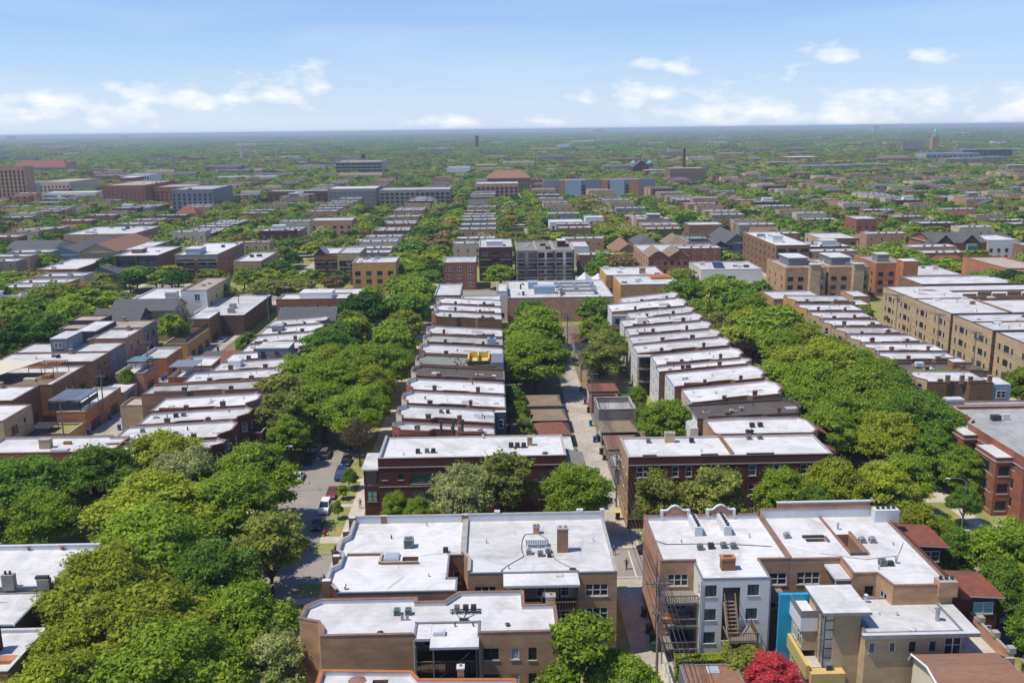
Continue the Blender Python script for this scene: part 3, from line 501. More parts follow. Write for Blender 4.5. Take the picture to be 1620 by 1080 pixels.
# ================================================================ right of the alley
b = B('apartment_building', 'tan brick block right of the alley with white sided stair tower and shaped gables', 'building',
      [(17.9, 96.4), (21.7, 96.4), (21.7, 92.4), (29.1, 92.4), (29.1, 96.4), (32.4, 96.4), (32.4, 108.5), (17.9, 108.5)], 10.45, 'brick_orange' if False else 'brick_tan', par=.3, pars={1: .05, 2: .06, 3: .05, 6: .55, 5: .3}, cope='cope_terra',
      walls={1: 'siding_white', 2: 'siding_white', 3: 'siding_white', 7: 'brick_salmon'},
      wins={0: [(2.0, 7.7, 2.3, 1.45, 'triple'), (2.0, 4.9, 2.3, 1.4, 'triple'), (2.0, 2.0, 2.3, 1.4, 'triple')], 4: [(2.1, 7.6, 2.0, 1.45, 'pair'), (2.1, 4.7, 2, 1.4, 'pair')],
            2: [(.6, 8.45, 1.25, 1.35, 'slider:frame_dark'), (.6+.0, 5.65, 1.25, 1.35, 'slider:frame_dark'), (.6, 2.9, 1.25, 1.35, 'slider:frame_dark'), (5.6, 8.5, 1.25, 1.3, 'slider:frame_dark:glass_green'), (5.5, 5.7, 1.25, 1.3, 'slider:frame_dark:glass_green'), (3.25, 3.2, 1.9, 6.3, 'fixed:frame_dark:glass')][3:]+[(1.0, z, 1.25, 1.35, 'slider:frame_dark:glass_green') for z in (2.9, 5.65, 8.45)],
            1: [(2.6, 7.9, .8, 1.4, 'double')]}, lm='the white stair tower')
P1 = b
# stair in the tall opening of the tower
def f(k):
    for i in range(9): k.box(24.25, 25.2, 92.35-.24*(i+1), 92.35-.24*i, 7.9-i*.33, 7.98-i*.33, 'wood')
    k.box(24.1, 24.2, 89.9, 92.3, 4.9, 5.02, 'wood'); k.tube([(24.15, 92.3, 8.9), (24.15, 90.15, 5.9)], .07, 'wood', 4); k.tube([(25.3, 92.3, 8.9), (25.3, 90.15, 5.9)], .07, 'wood', 4); k.tube([(24.15, 92.3, 7.9), (24.15, 90.15, 4.8)], .1, 'wood_grey', 4); k.tube([(25.3, 92.3, 7.9), (25.3, 90.15, 4.8)], .1, 'wood_grey', 4)
b.part('stair', f)
b.part('porch_deck', lambda k: (k.box(24.1, 27.2, 89.2, 90.2, 4.75, 4.9, 'wood_grey'), k.box(25.4, 27.2, 90.22, 92.38, 4.75, 4.9, 'wood_grey')))
def f(k):
    for (x0, x1, y0, y1) in ((24.1, 27.2, 89.2, 89.27), (27.13, 27.2, 89.3, 92.38)):
        k.box(x0, x1, y0, y1, 5.82, 5.92, 'wood'); n = int(max(x1-x0, y1-y0)/.18)
        for i in range(n):
            if x1-x0 > 1: k.box(x0+.18*i, x0+.18*i+.05, y0+.01, y1-.01, 4.902, 5.818, 'wood')
            else: k.box(x0+.01, x1-.01, y0+.18*i, y0+.18*i+.05, 4.902, 5.818, 'wood')
b.part('railing', f)
for (x, y) in ((24.15, 89.3), (27.12, 89.3)): b.part('porch_post', lambda k: k.box(x-.07, x+.07, y-.04, y+.05, .1, 5.95, 'wood'))
# stacked rear balconies left of the tower, beside the alley
for z in (7.2, 4.4, 1.6):
    b.part('balcony', lambda k: k.box(17.75, 21.6, 93.3, 96.35, z-.22, z, 'wood_grey'))
    def f(k):
        k.box(17.75, 21.6, 93.2, 93.28, z+.9, z+1.02, 'wood'); k.box(17.66, 17.74, 93.2, 96.3, z+.9, z+1.02, 'wood')
        for i in range(20): k.box(17.85+i*.19, 17.9+i*.19, 93.22, 93.26, z+.0, z+.898, 'wood_dark')
        for i in range(15): k.box(17.68, 17.72, 93.4+i*.19, 93.45+i*.19, z+.0, z+.898, 'wood_dark')
    b.part('railing', f)
for (x, y) in ((17.68, 93.12), (21.5, 93.12)): b.part('porch_post', lambda k: k.box(x-.06, x+.06, y-.04, y+.04, .1, 8.2, 'wood_grey'))
for z in (7.2, 4.4, 1.6):
    b.part('balcony', lambda k: k.box(29.2, 31.6, 93.6, 96.35, z-.2, z, 'wood_grey'))
    def f(k):
        k.box(29.2, 31.6, 93.5, 93.58, z+.9, z+1.0, 'wood')
        for i in range(13): k.box(29.25+i*.18, 29.3+i*.18, 93.52, 93.56, z, z+.898, 'wood_dark')
    b.part('railing', f)
b.part('downspout', lambda k: (k.tube([(21.62, 92.3, 10.3), (21.62, 92.3, .3)], .05, 'metal_grey', 6), k.tube([(29.18, 92.3, 10.3), (29.18, 92.3, .3)], .05, 'metal_grey', 6)))
b.part('chimney', lambda k: (k.box(24.3, 25.8, 94.4, 95.4, 10.4, 11.7, 'brick_brown'), k.box(24.25, 25.85, 94.35, 94.6, 11.7, 11.95, 'brick_orange'), k.box(24.25, 25.85, 95.2, 95.45, 11.7, 11.95, 'brick_orange'), k.box(24.25, 24.55, 94.61, 95.19, 11.7, 11.95, 'brick_orange'), k.box(25.55, 25.85, 94.61, 95.19, 11.7, 11.95, 'brick_orange')), 'short orange brick chimney open at the top')
def gable(k, x0, x1, y, z, m='brick_salmon', cp='cope_white'):
    w = x1-x0; pts = [(x0, z), (x1, z), (x1, z+.55), (x1-.18*w, z+.6), (x1-.34*w, z+1.05), (x0+w/2, z+1.2), (x0+.34*w, z+1.05), (x0+.18*w, z+.6), (x0, z+.55)]
    k.poly([(a, y, c) for a, c in pts], m); k.poly([(a, y+.3, c) for a, c in pts[::-1]], m)
    for i in range(2, 8):
        a, c = pts[i], pts[i+1]; k.poly([(c[0], y-.06, c[1]+.12), (a[0], y-.06, a[1]+.12), (a[0], y+.36, a[1]+.12), (c[0], y+.36, c[1]+.12)], cp); k.poly([(a[0], y-.06, a[1]), (a[0], y-.06, a[1]+.12), (c[0], y-.06, c[1]+.12), (c[0], y-.06, c[1])], cp); k.poly([(a[0], y+.36, a[1]+.12), (a[0], y+.36, a[1]), (c[0], y+.36, c[1]), (c[0], y+.36, c[1]+.12)], cp)
    k.box(x0-.3, x0, y-.3, y+.34, z-.5, z+.75, cp); k.box(x1, x1+.3, y-.3, y+.34, z-.5, z+.75, cp)
for (x0, x1) in ((20.3, 23.3), (26.0, 29.0)): b.part('gable_parapet', lambda k: gable(k, x0, x1, 108.45, 11.0))
for x in (23.7, 27.2):
    def f(k):
        k.box(x-.45, x+.45, 103.4, 107.4, 10.4, 11.6, 'cope_white')
        for i in range(5): k.cyl(x, 103.8+i*.8, 11.6, 11.95, .16, 'metal_dark', 8, .2)
    b.part('chimney', f, 'long white parapet chimney with a row of dark flue caps')
b.part('cable', lambda k: k.tube([(18.0, 102.0, 10.8), (19.5, 101.3, 10.5), (22.5, 101.3, 10.5), (26, 101.2, 10.5), (31.5, 100.2, 10.5)], .05, 'metal_dark', 5)); b.vent(21.3, 101.8, .07, .3); b.vent(29.6, 102.8, .07, .4)
b.part('pipe', lambda k: (k.tube([(17.85, 98.2, .3), (17.85, 98.2, 9.9), (18.0, 98.6, 11)], .06, 'cope_dark', 6)))
for i, (x, y, m_, n_) in enumerate(((23.1, 99.9, 'metal_grey', 'grey condenser left of four in a row behind the open orange chimney'), (24.4, 100.1, 'metal_dark', 'second condenser in the row of four behind the open orange chimney'), (25.9, 100.2, 'metal_green', 'third condenser in the row of four behind the open orange chimney'), (27.0, 100.0, 'metal_grey', 'rightmost condenser in the row of four behind the open orange chimney'))): ac_unit(x, y, 10.45, n_, m_, .85)
b = B('apartment_building', 'wide white-roofed brick block with two roof light wells, red tile pent roofs facing the street', 'building',
      [(32.45, 96.4), (38.1, 96.4), (38.1, 92.6), (40.7, 92.6), (41.3, 89.7), (47.7, 89.7), (47.8, 108.5), (32.45, 108.5)], 10.45, 'brick_tan', par=.22, cope='cope_terra', pars={6: 1.15, 5: .12, 7: .32},
      wells=[(36.0, 38.3, 101.3, 102.2), (40.0, 41.6, 98.0, 103.2)], wins={0: [(2.2, 7.6, 2.6, 1.5, 'triple'), (2.2, 4.8, 2.6, 1.45, 'triple')], 2: [(1.9, 8.0, .95, 1.25, 'double:frame_dark'), (1.9, 5.2, .95, 1.25, 'double:frame_dark')], 3: [(1.4, 7.8, 1.2, 1.4, 'pair')]}, lm='the red tile bays')
P2 = b
b.part('porch_roof', lambda k: k.box(36.3, 38.0, 92.7, 96.3, 9.85, 10.1, 'metal_white', 'roof_white'))
b.part('porch_post', lambda k: k.box(36.35, 36.5, 92.75, 92.9, .1, 9.84, 'metal_white'))
for z in (7.1, 4.3): b.part('porch_deck', lambda k: k.box(34.6, 38.0, 93.2, 96.3, z-.2, z, 'wood_grey'))
b.part('parapet', lambda k: (k.box(39.7, 39.98, 97.6, 108.2, 10.42, 10.62, 'cope_terra'), k.box(41.62, 41.9, 97.6, 103.4, 10.42, 10.75, 'brick_salmon', 'cope_terra'), k.box(39.72, 41.6, 97.5, 97.78, 10.42, 10.75, 'cope_dark'), k.box(38.35, 38.6, 101.1, 102.4, 10.42, 10.7, 'cope_terra'), k.box(35.8, 38.34, 102.3, 102.6, 10.42, 10.75, 'cope_dark')), 'brick kerbs round the light wells')
b.part('gable_parapet', lambda k: (k.box(34.6, 46.2, 108.54, 108.8, 10.5, 12.3, 'brick_salmon'), k.box(34.5, 46.3, 108.48, 108.86, 12.302, 12.45, 'cope_white')))
def f(k):
    k.box(46.0, 49.0, 106.4, 107.6, 10.4, 12.0, 'cope_white')
    for i in range(4): k.cyl(46.5+i*.65, 107, 12.0, 12.35, .18, 'metal_dark', 8, .22)
b.part('chimney', f, 'white painted chimney at the far corner with four dark caps')
def f(k):
    k.box(46.0, 48.0, 89.3, 90.6, 9.5, 11.2, 'brick_tan', 'cope_stone')
    for i in range(3): k.cyl(46.4+i*.6, 90, 11.2, 11.55, .16, 'metal_dark', 8, .2)
b.part('chimney', f, 'wide brick chimney at the near corner with three dark caps')
def f(k):    # the strip of red tiles down the street side and the two projecting bays
    k.poly([(47.9, 90.6, 10.6), (50.3, 90.6, 8.6), (50.3, 108.6, 8.6), (47.9, 108.6, 10.6)], 'tile_red'); k.poly([(47.9, 90.6, 10.6), (47.9, 90.6, 8.5), (50.3, 90.6, 8.5), (50.3, 90.6, 8.6)], 'brick_maroon')
    for i in range(26): y = 90.9+i*.7; k.poly([(47.9, y, 10.66), (50.3, y, 8.66), (50.3, y+.1, 8.66), (47.9, y+.1, 10.66)], 'tile_red')
b.part('tile_roof', f)
for (y0, y1) in ((92.0, 97.6), (104.6, 110.6)):
    def f(k):
        ym = (y0+y1)/2; k.poly([(50.31, y0-.3, 8.3), (54.6, y0-.3, 8.0), (53.5, ym, 9.1), (49.6, ym, 9.3)], 'tile_red'); k.poly([(54.6, y1+.3, 8.0), (50.31, y1+.3, 8.3), (49.6, ym, 9.3), (53.5, ym, 9.1)], 'tile_red'); k.poly([(54.6, y0-.3, 8.0), (54.6, y1+.3, 8.0), (53.5, ym, 9.1)], 'tile_red')
        k.poly([(50.31, y0-.3, 8.18), (50.31, y1+.3, 8.18), (54.6, y1+.3, 7.9), (54.6, y0-.3, 7.9)], 'frame_white')
        for (p_, q_) in (((50.31, y0-.3), (54.6, y0-.3)),): k.poly([(p_[0], p_[1], 8.17), (q_[0], q_[1], 7.88), (q_[0], q_[1], 8.0), (p_[0], p_[1], 8.3)], 'frame_white')
    b.part('tile_roof', f); b.part('bay', lambda k: k.box(48.0, 53.9, y0, y1, .12, 7.9, 'brick_maroon'))
    for z in (6.0, 3.2):
        fr, pn = win_mesh(2.2, 1.4, 'pair_far', 'frame_white', 'glass_green'); link('window', fr, b.root, (52.4-b.o[0], y0-.01-b.o[1], z))
b.vent(40.8, 104.6, .12, .8); b.vent(44.0, 95.4, .14, .7); b.vent(45.6, 100, .07, .3); b.vent(41.5, 94, .06, .3)
b.part('cable', lambda k: k.tube([(32.6, 100.8, 10.5), (36.5, 98.2, 10.5), (41, 96.4, 10.5), (45, 97.2, 10.5), (47, 100.5, 10.5)], .035, 'metal_grey', 4))
ac_unit(34.0, 102.6, 10.45, 'grey condenser alone beside the long ridge of the wide roof', 'metal_white', .85); ac_unit(42.3, 100.9, 10.45, 'white condenser left of two behind the long light well', 'metal_white', .9); ac_unit(43.5, 100.9, 10.45, 'white condenser right of two behind the long light well', 'metal_white', .9); ac_unit(42.3, 95.0, 10.45, 'round grey condenser near the thin steel vent pipe', 'metal_grey', 1.0); ac_unit(43.2, 94.9, 10.45, 'flat dark box condenser next to the steel vent pipe', 'metal_dark', .7)

def sofa(x, y, z, m, label):
    r = tag(empty('outdoor_sofa', (x, y, z)), label, 'sofa'); k = MB(); k.box(-.9, .9, -.35, .35, .12, .42, m); k.build('seat', r); k = MB(); k.box(-.9, .9, .36, .5, .12, .85, m); k.build('backrest', r)
    for q in (-1, 1): k = MB(); k.box(min(q*.91, q*1.05), max(q*.91, q*1.05), -.35, .5, 0, .62, m); k.build('armrest', r)
sofa(20.0, 95.3, 4.4, 'metal_grey', 'grey cushioned sofa on the middle balcony beside the alley'); sofa(20.1, 95.3, 1.6, 'black_fabric', 'dark sofa on the lowest balcony beside the alley'); sofa(18.7, 94.4, 4.4, 'clay_pot', 'small terracotta coloured seat at the alley end of the middle balcony')
# modern house: tower, blue fin, white and yellow street-less side
b = B('modern_house', 'modern tan brick house with white roofs, blue fin wall and yellow metal band', 'house',
      [(36.4, 84.1), (46.2, 84.1), (46.2, 91.2), (36.4, 91.2)], 8.5, 'brick_buff', par=.05, cope='metal_white', wins={0: [(.7, 6.4, .65, 1.1, 'fixed'), (2.75, 6.4, .65, 1.1, 'fixed'), (4.75, 6.4, .65, 1.15, 'fixed:frame_dark'), (6.8, 6.4, .65, 1.15, 'fixed:siding_grey'), (8.85, 5.6, 1.7, 2.3, 'grid:frame_white')]}, lm='the blue fin house')
b.part('eave', lambda k: (k.box(35.9, 47.7, 83.6, 84.08, 8.2, 8.62, 'metal_grey', 'metal_white'), k.box(46.22, 47.7, 84.1, 91.4, 8.2, 8.6, 'metal_grey', 'roof_white')), 'broad overhanging white roof edge')
b.part('tower', lambda k: k.box(33.7, 36.38, 85.6, 90.4, .12, 10.1, 'brick_buff'))
b.part('tower_roof', lambda k: k.box(32.3, 37.2, 84.9, 90.8, 10.102, 10.42, 'metal_grey', 'roof_white'), 'thick white slab roof of the stair tower')
def f(k):
    k.box(32.75, 33.68, 85.75, 86.4, 3.4, 10.1, 'glass'); 
    for i in range(6): z = 4+i*1.05; k.box(32.9, 33.69, 85.68, 85.745, z, z+.88, 'metal_galv')
    for z in (3.3, 5.1, 6.9, 8.7, 9.95): k.box(32.7, 32.749, 85.7, 88.0, z, z+.1, 'metal_galv')
    for y in (85.7, 86.5, 87.3, 88.0): k.box(32.68, 32.745, y, y+.08, 3.3, 10.05, 'metal_galv')
b.part('glazed_strip', f); b.part('window_conditioner', lambda k: (k.box(33.0, 33.65, 85.1, 85.67, 3.6, 4.5, 'metal_galv'), k.box(33.05, 33.6, 85.05, 85.09, 3.7, 4.4, 'metal_dark')))
b.part('side_wall', lambda k: k.box(32.78, 33.68, 86.42, 90.4, .12, 10.09, 'brick_buff'))
b.part('blue_fin', lambda k: k.box(29.9, 33.6, 91.3, 91.75, .12, 9.1, 'panel_blue'))
b.part('bay_box', lambda k: (k.box(31.0, 32.76, 87.6, 91.28, 6.9, 8.4, 'panel_white'), k.box(31.3, 32.76, 87.8, 91.28, 4.6, 6.88, 'brick_buff'), k.box(31.3, 32.76, 87.8, 91.28, .12, 3.0, 'brick_buff')), 'white panelled balcony box over tall windows')
b.part('balcony_rail', lambda k: (k.box(31.0, 31.06, 87.6, 91.28, 8.42, 9.2, 'metal_grey'), k.box(31.07, 32.76, 87.6, 87.66, 8.42, 9.2, 'metal_grey')))
b.part('yellow_band', lambda k: (k.box(30.9, 31.28, 85.0, 91.28, 3.02, 4.55, 'panel_yellow'), k.box(31.3, 34.8, 84.5, 86.0-.41, 2.2, 3.9, 'panel_yellow'), k.box(31.3, 32.76, 85.6, 87.7, 3.0, 4.0, 'concrete')))
for (y, z) in ((88.5, 4.9), (90.0, 4.9), (88.5, .8), (90.0, .8)):
    fr, pn = win_mesh(1.2, 1.8, 'grid_far', 'frame_white', 'glass_green'); p = Matrix(((0, 1, 0, 31.29-b.o[0]), (-1, 0, 0, y-b.o[1]), (0, 0, 1, z), (0, 0, 0, 1))); link('window', fr, b.root, mw=p)
b.part('skylight', lambda k: (k.box(36.5, 37.3, 87.9, 89.6, 8.52, 8.75, 'metal_dark', 'glass'), k.box(36.5, 37.1, 85.2, 86.6, 8.52, 8.7, 'metal_dark', 'glass')))
b.vent(44.6, 86.4, .22, 1.3, 'metal_galv'); b.vent(40.9, 87.6, .09, .5, 'cope_white'); b.vent(41.3, 84.9, .3, .1, 'metal_white'); b.vent(38.8, 90.4, .15, .9, 'cope_white'); b.vent(39.2, 87.9, .08, .25, 'cope_white')
def f(k):
    k.box(46.3, 51.2, 83.2, 83.5, .12, 6.0, 'brick_tan', 'cope_stone'); k.box(50.9, 51.2, 83.51, 92.5, .12, 6.3, 'brick_salmon', 'cope_stone'); k.box(46.4, 50.88, 83.52, 91.4, 4.7, 4.9, 'concrete')
    for y in (83.5, 86.5, 89.5): k.box(50.75, 51.4, y, y+.7, 6.302, 6.9, 'cope_stone')
b.part('terrace', f, 'roof terrace behind a stepped brick and stone wall'); b.part('vent_hood', lambda k: (k.cyl(47.2, 86.9, 7.2, 8.0, .5, 'metal_white', 12)))
b = B('gambrel_house', 'cream sided house under a brown two-pitch shingle roof at the bottom right', 'house', rect(40.9, 50, 70, 82.6), 3.9, 'siding_cream', 'shingle_brown', z0=-2.3, par=.0, cope='metal_white', wins={3: [(1.5, 1.8, .8, 1.3, 'double')]})
def f(k):
    for (xa, xb) in ((40.4, 50.2),):
        k.poly([(xa, 83.0, 3.9), (xb, 83.0, 3.9), (xb-1.3, 82.6, 4.7), (xa, 82.6, 4.7)][::-1], 'shingle_brown'); k.poly([(xa, 82.6, 4.75), (xa, 79.3, 5.4), (xb-1.6, 79.3, 5.4), (xb-1.3, 82.6, 4.75)][::-1], 'shingle_brown')
        k.poly([(xa, 79.3, 5.4), (xa, 76.2, 4.75), (xb-.6, 76.2, 4.75), (xb-1.6, 79.3, 5.4)][::-1], 'shingle_brown'); k.poly([(xa, 76.2, 4.75), (xa, 73, 1.8), (xb, 73, 1.8), (xb-.6, 76.2, 4.75)][::-1], 'shingle_brown')
    k.poly([(40.85, 83.0, 3.9), (40.85, 82.6, 4.7), (40.85, 79.3, 5.35), (40.85, 76.2, 4.7), (40.85, 73, 1.8), (40.85, 73, -2.2), (40.85, 83, -2.2)], 'siding_cream')
    k.tube([(40.4, 83.1, 3.9), (40.4, 82.6, 4.75), (40.4, 79.3, 5.42), (40.4, 76.2, 4.75), (40.4, 73, 1.8)], .12, 'frame_white', 4)
b.part('gambrel_roof', f); b.root.location.z = 0
b = B('flat_annex', 'flat white roofed annex between the modern house and the gambrel house', 'building', rect(33.8, 40.3, 74, 80.6), 3.0, 'brick_brown', par=.3, cope='metal_white')
b = B('garage', 'wide garage with brown shingle roof and two skylights beside the green hedge', 'garage', rect(18.6, 24.6, 74, 88.2), 2.9, 'siding_grey', 'shingle_brown', par=0, cope='metal_grey')
b.hatch(21.9, 87.0, 1.2, 1.2, .25, 'metal_white'); b.hatch(22.2, 83.6, 1.6, 1.2, .25, 'metal_white')
b = B('garage_extension', 'low orange brick strip at the right edge of the garage roof', 'building', rect(24.65, 29.8, 75, 86.6), 2.2, 'brick_orange', 'tile_red', par=0, cope='metal_grey')

# ================================================================ foreground left roofs, half hidden by trees
b = B('apartment_building', 'white-roofed block at the left edge, its roof showing above the foreground trees', 'building', [(-64, 95.6), (-50.4, 95.6), (-49, 97.4), (-46.8, 97.5), (-45.4, 99.5), (-46, 105.5), (-64, 105.5)], 9.5, 'brick_grey', cope='cope_white', par=.12, pars={5: .55, 0: .15}, lm='the lower left white roofs')
b.vent(-56.5, 105.4, .25, .5, 'cope_terra'); b.vent(-52.5, 105.3, .25, .5, 'cope_terra')
def f(k):
    k.box(-54.6, -53.3, 95.2, 95.9, 9.4, 11.2, 'brick_grey', 'cope_stone'); k.cyl(-54.2, 95.5, 11.2, 11.6, .13, 'metal_dark', 8); k.cyl(-53.7, 95.5, 11.2, 11.6, .13, 'metal_dark', 8)
b.part('chimney', f, 'grey brick chimney with two dark pots')
b.part('chimney', lambda k: (k.box(-50.8, -49.5, 95.2, 95.9, 9.4, 10.6, 'brick_grey', 'cope_stone'), k.box(-51, -49.6, 95.3, 95.8, 10.6, 10.9, 'metal_dark')), 'short wide grey chimney beside the roof drum')
ac_unit(-49.0, 97.9, 9.5, 'grey drum shaped condenser on the white roof at the lower left', 'metal_grey', 1.0)
b = B('apartment_building', 'second white roof down from the left edge block, plain edged', 'building', rect(-64, -49.9, 88.2, 95.3), 9.0, 'brick_darkbrown', par=.06, cope='metal_white')
b.part('antenna', lambda k: (k.tube([(-54.4, 93.2, 9), (-54.4, 93.2, 10.4), (-54.0, 93.2, 10.4), (-54.0, 93.2, 9.0)], .05, 'metal_white', 5)))
b = B('apartment_building', 'lowest white roof in the left corner with brown brick side', 'building', rect(-64, -46.6, 80.2, 88.0), 8.5, 'brick_brown', par=.3, cope='metal_white')
b.chimney(-49.8, 84.2, .8, 1.4, 2.4, 'brick_maroon', 'cope_dark', 0)
b.part('porch_roof', lambda k: k.box(-49.2, -46.9, 81.9, 82.9, 8.3, 8.9, 'brick_orange'))

# ================================================================ across the cross street
b = B('two_flat', 'dark maroon brick corner building with low white sunroom on its street end', 'house', rect(-18.4, 10.4, 135.4, 146.6), 8.9, 'brick_maroon', par=.08, pars={0: .55, 3: .5}, cope='cope_stone',
      wins={0: [(.95, 6.0, .75, .95, 'fixed:frame_dark'), (3.4, 6.0, .75, .95, 'fixed:frame_dark'), (6.4, 5.3, 3.1, 1.5, 'triple:frame_green:glass_green'), (.95, 3.1, .75, .95, 'fixed:frame_dark'), (3.4, 3.1, .75, .95, 'fixed:frame_dark'), (6.4, 2.5, 3.1, 1.5, 'triple:frame_green:glass_green'), (12, 5.3, 1, 1.5, 'double:frame_dark'), (16, 5.3, 1, 1.5, 'double:frame_dark'), (20, 5.3, 2.2, 1.5, 'pair:frame_dark'), (25, 5.3, 1, 1.5, 'double:frame_dark'), (20, 2.4, 2.2, 1.5, 'pair:frame_dark'), (25, 2.4, 1, 1.5, 'double:frame_dark')], 3: grid_w(11.2, 3, 2, 1.4, 1.6, 'pair', 2.2, 3)}, lm='the maroon corner building')
b.part('stone_band', lambda k: (k.box(-18.45, 10.4, 135.3, 135.38, 7.95, 8.1, 'cope_stone'), k.box(-18.4, -9.5, 135.32, 135.38, 4.85, 4.95, 'sill_stone')))
b.part('sunroom', lambda k: (k.box(-20.7, -18.42, 135.6, 142.5, .12, 5.0, 'brick_maroon'), k.box(-20.6, -18.42, 135.7, 142.4, 5.0, 5.2, 'cope_stone'), k.box(-20.7, -20.4, 135.6, 135.9, 5.2, 7.55, 'brick_maroon'), k.box(-18.7, -18.42, 135.6, 135.9, 5.2, 7.55, 'brick_maroon'), k.box(-20.4, -18.7, 135.75, 142.3, 5.2, 7.5, 'glass')))
b.part('sunroom_roof', lambda k: k.box(-21.0, -18.42, 135.3, 142.9, 7.56, 7.78, 'metal_white', 'roof_white'))
fr, pn = win_mesh(1.5, 1.7, 'pair_far', 'frame_dark', 'glass_green'); link('window', fr, b.root, (-19.5-b.o[0], 135.58-b.o[1], 2.5))
b.chimney(5.0, 142, .8, .8, 1.4, 'brick_tan', 'cope_stone', 0); b.vent(-17.4, 136.6, .3, .12, 'metal_dark'); b.vent(-14.8, 138.5, .1, .35); b.vent(7.2, 138, .3, .15, 'metal_dark'); b.vent(-2.5, 145.8, .12, .6, 'cope_white')
b.part('rear_stair_cover', lambda k: (k.poly([(10.5, 135.2, 7.6), (13.6, 135.2, 6.9), (13.6, 144.0, 6.9), (10.5, 144.0, 7.6)], 'wood_grey'), k.box(10.5, 13.2, 135.8, 143.8, .12, 6.8, 'siding_grey')))
for i, (x, y) in enumerate(((-12.6, 139.2), (-11.2, 139.4), (-10.2, 139.3))): ac_unit(x, y, 8.92, ['left', 'middle', 'right'][i]+' of three condensers on the maroon corner building roof, street end', 'metal_dark' if i != 1 else 'metal_grey', .85)
for i, (x, y) in enumerate(((2.0, 141.2), (3.0, 141.1), (4.0, 141.0))): ac_unit(x, y, 8.92, ['left', 'middle', 'right'][i]+' of three grey condensers on the maroon corner building roof, alley end', 'metal_dark', .95)
b = B('apartment_building', 'three storey maroon brick block with tan alley wall behind the right foreground roofs', 'building', [(18.9, 129), (49.0, 129), (49, 138.4), (34.4, 138.4), (18.9, 138.4)], 10.9, 'brick_maroon', par=.15, cope='cope_stone', pars={0: .35}, walls={4: 'brick_tan', 3: 'brick_brown'}, lm='the long maroon block',
      wins={0: [(u, z, w, 1.65, k) for z in (8.1, 5.1, 2.1) for (u, w, k) in ((2.2, 2.0, 'pair'), (6.9, 1.0, 'double'), (8.9, .9, 'double'), (13.3, 1.0, 'double'), (18.25, 1.1, 'double'), (21.8, 2.6, 'triple'), (25.8, 1.0, 'double'), (28.3, 1.3, 'pair'))], 4: grid_w(9.4, 3, 3, .7, 1.5, 'double', 2.1, 3)})
b.part('stone_band', lambda k: (k.box(18.85, 49.05, 128.92, 128.98, 9.95, 10.1, 'cope_stone'), k.box(18.9, 49, 128.93, 128.98, 1.6, 1.75, 'cope_stone')))
for (x0, x1) in ((36.2, 40.2), (21.0, 23.0), (29.5, 32)): b.part('parapet_step', lambda k: k.box(x0, x1, 128.97, 129.3, 11.2, 11.6, 'brick_maroon', 'cope_stone'))
b.chimney(26.3, 136.6, 1.5, .9, 1.5, 'brick_buff', 'cope_stone', 2); b.part('parapet', lambda k: k.box(34.2, 34.5, 129.4, 138.2, 10.88, 11.5, 'brick_brown', 'cope_terra'))
ac_unit(23.0, 136.4, 10.92, 'grey condenser left of the buff chimney on the maroon block', 'metal_grey', .85); ac_unit(29.6, 136.2, 10.92, 'dark condenser right of the buff chimney on the maroon block', 'metal_dark', .85); ac_unit(38.7, 137.2, 10.92, 'left condenser beside the brick well of the maroon block', 'metal_grey', .9); ac_unit(40.4, 137.2, 10.92, 'right condenser beside the brick well of the maroon block', 'metal_grey', .9); b.vent(30.2, 132, .1, .4)
for y in (129.6, 135.6): b.part('bay', lambda k: (k.box(49.02, 51.4, y, y+2.6, .12, 9.2, 'brick_maroon'), k.poly([(49.02, y-.2, 10.2), (51.8, y-.2, 9.2), (51.8, y+2.8, 9.2), (49.02, y+2.8, 10.2)], 'tile_red')))
b = B('apartment_building', 'white-roofed tan brick block set behind the maroon block, chamfered corners', 'building', [(34.6, 143.4), (35.2, 142.6), (50.6, 142.6), (52, 144.5), (52, 149.5), (50.8, 151.2), (40.3, 151.4), (34.6, 150.6)], 9.5, 'brick_tan', par=.4, cope='cope_terra', walls={1: 'brick_brown'})
b.chimney(40.4, 143, 1.2, .5, .9, 'brick_common', 'cope_dark', 2); ac_unit(42.0, 147.4, 9.5, 'left of two condensers in the middle of the chamfered roof', 'metal_dark', .95); ac_unit(43.4, 147.5, 9.5, 'right of two condensers in the middle of the chamfered roof', 'metal_dark', .95)
b.part('porch_roof', lambda k: k.poly([(51.8, 144.5, 9.8), (54, 145, 8.8), (54, 149, 8.8), (51.8, 149.5, 9.8)], 'tile_red'))

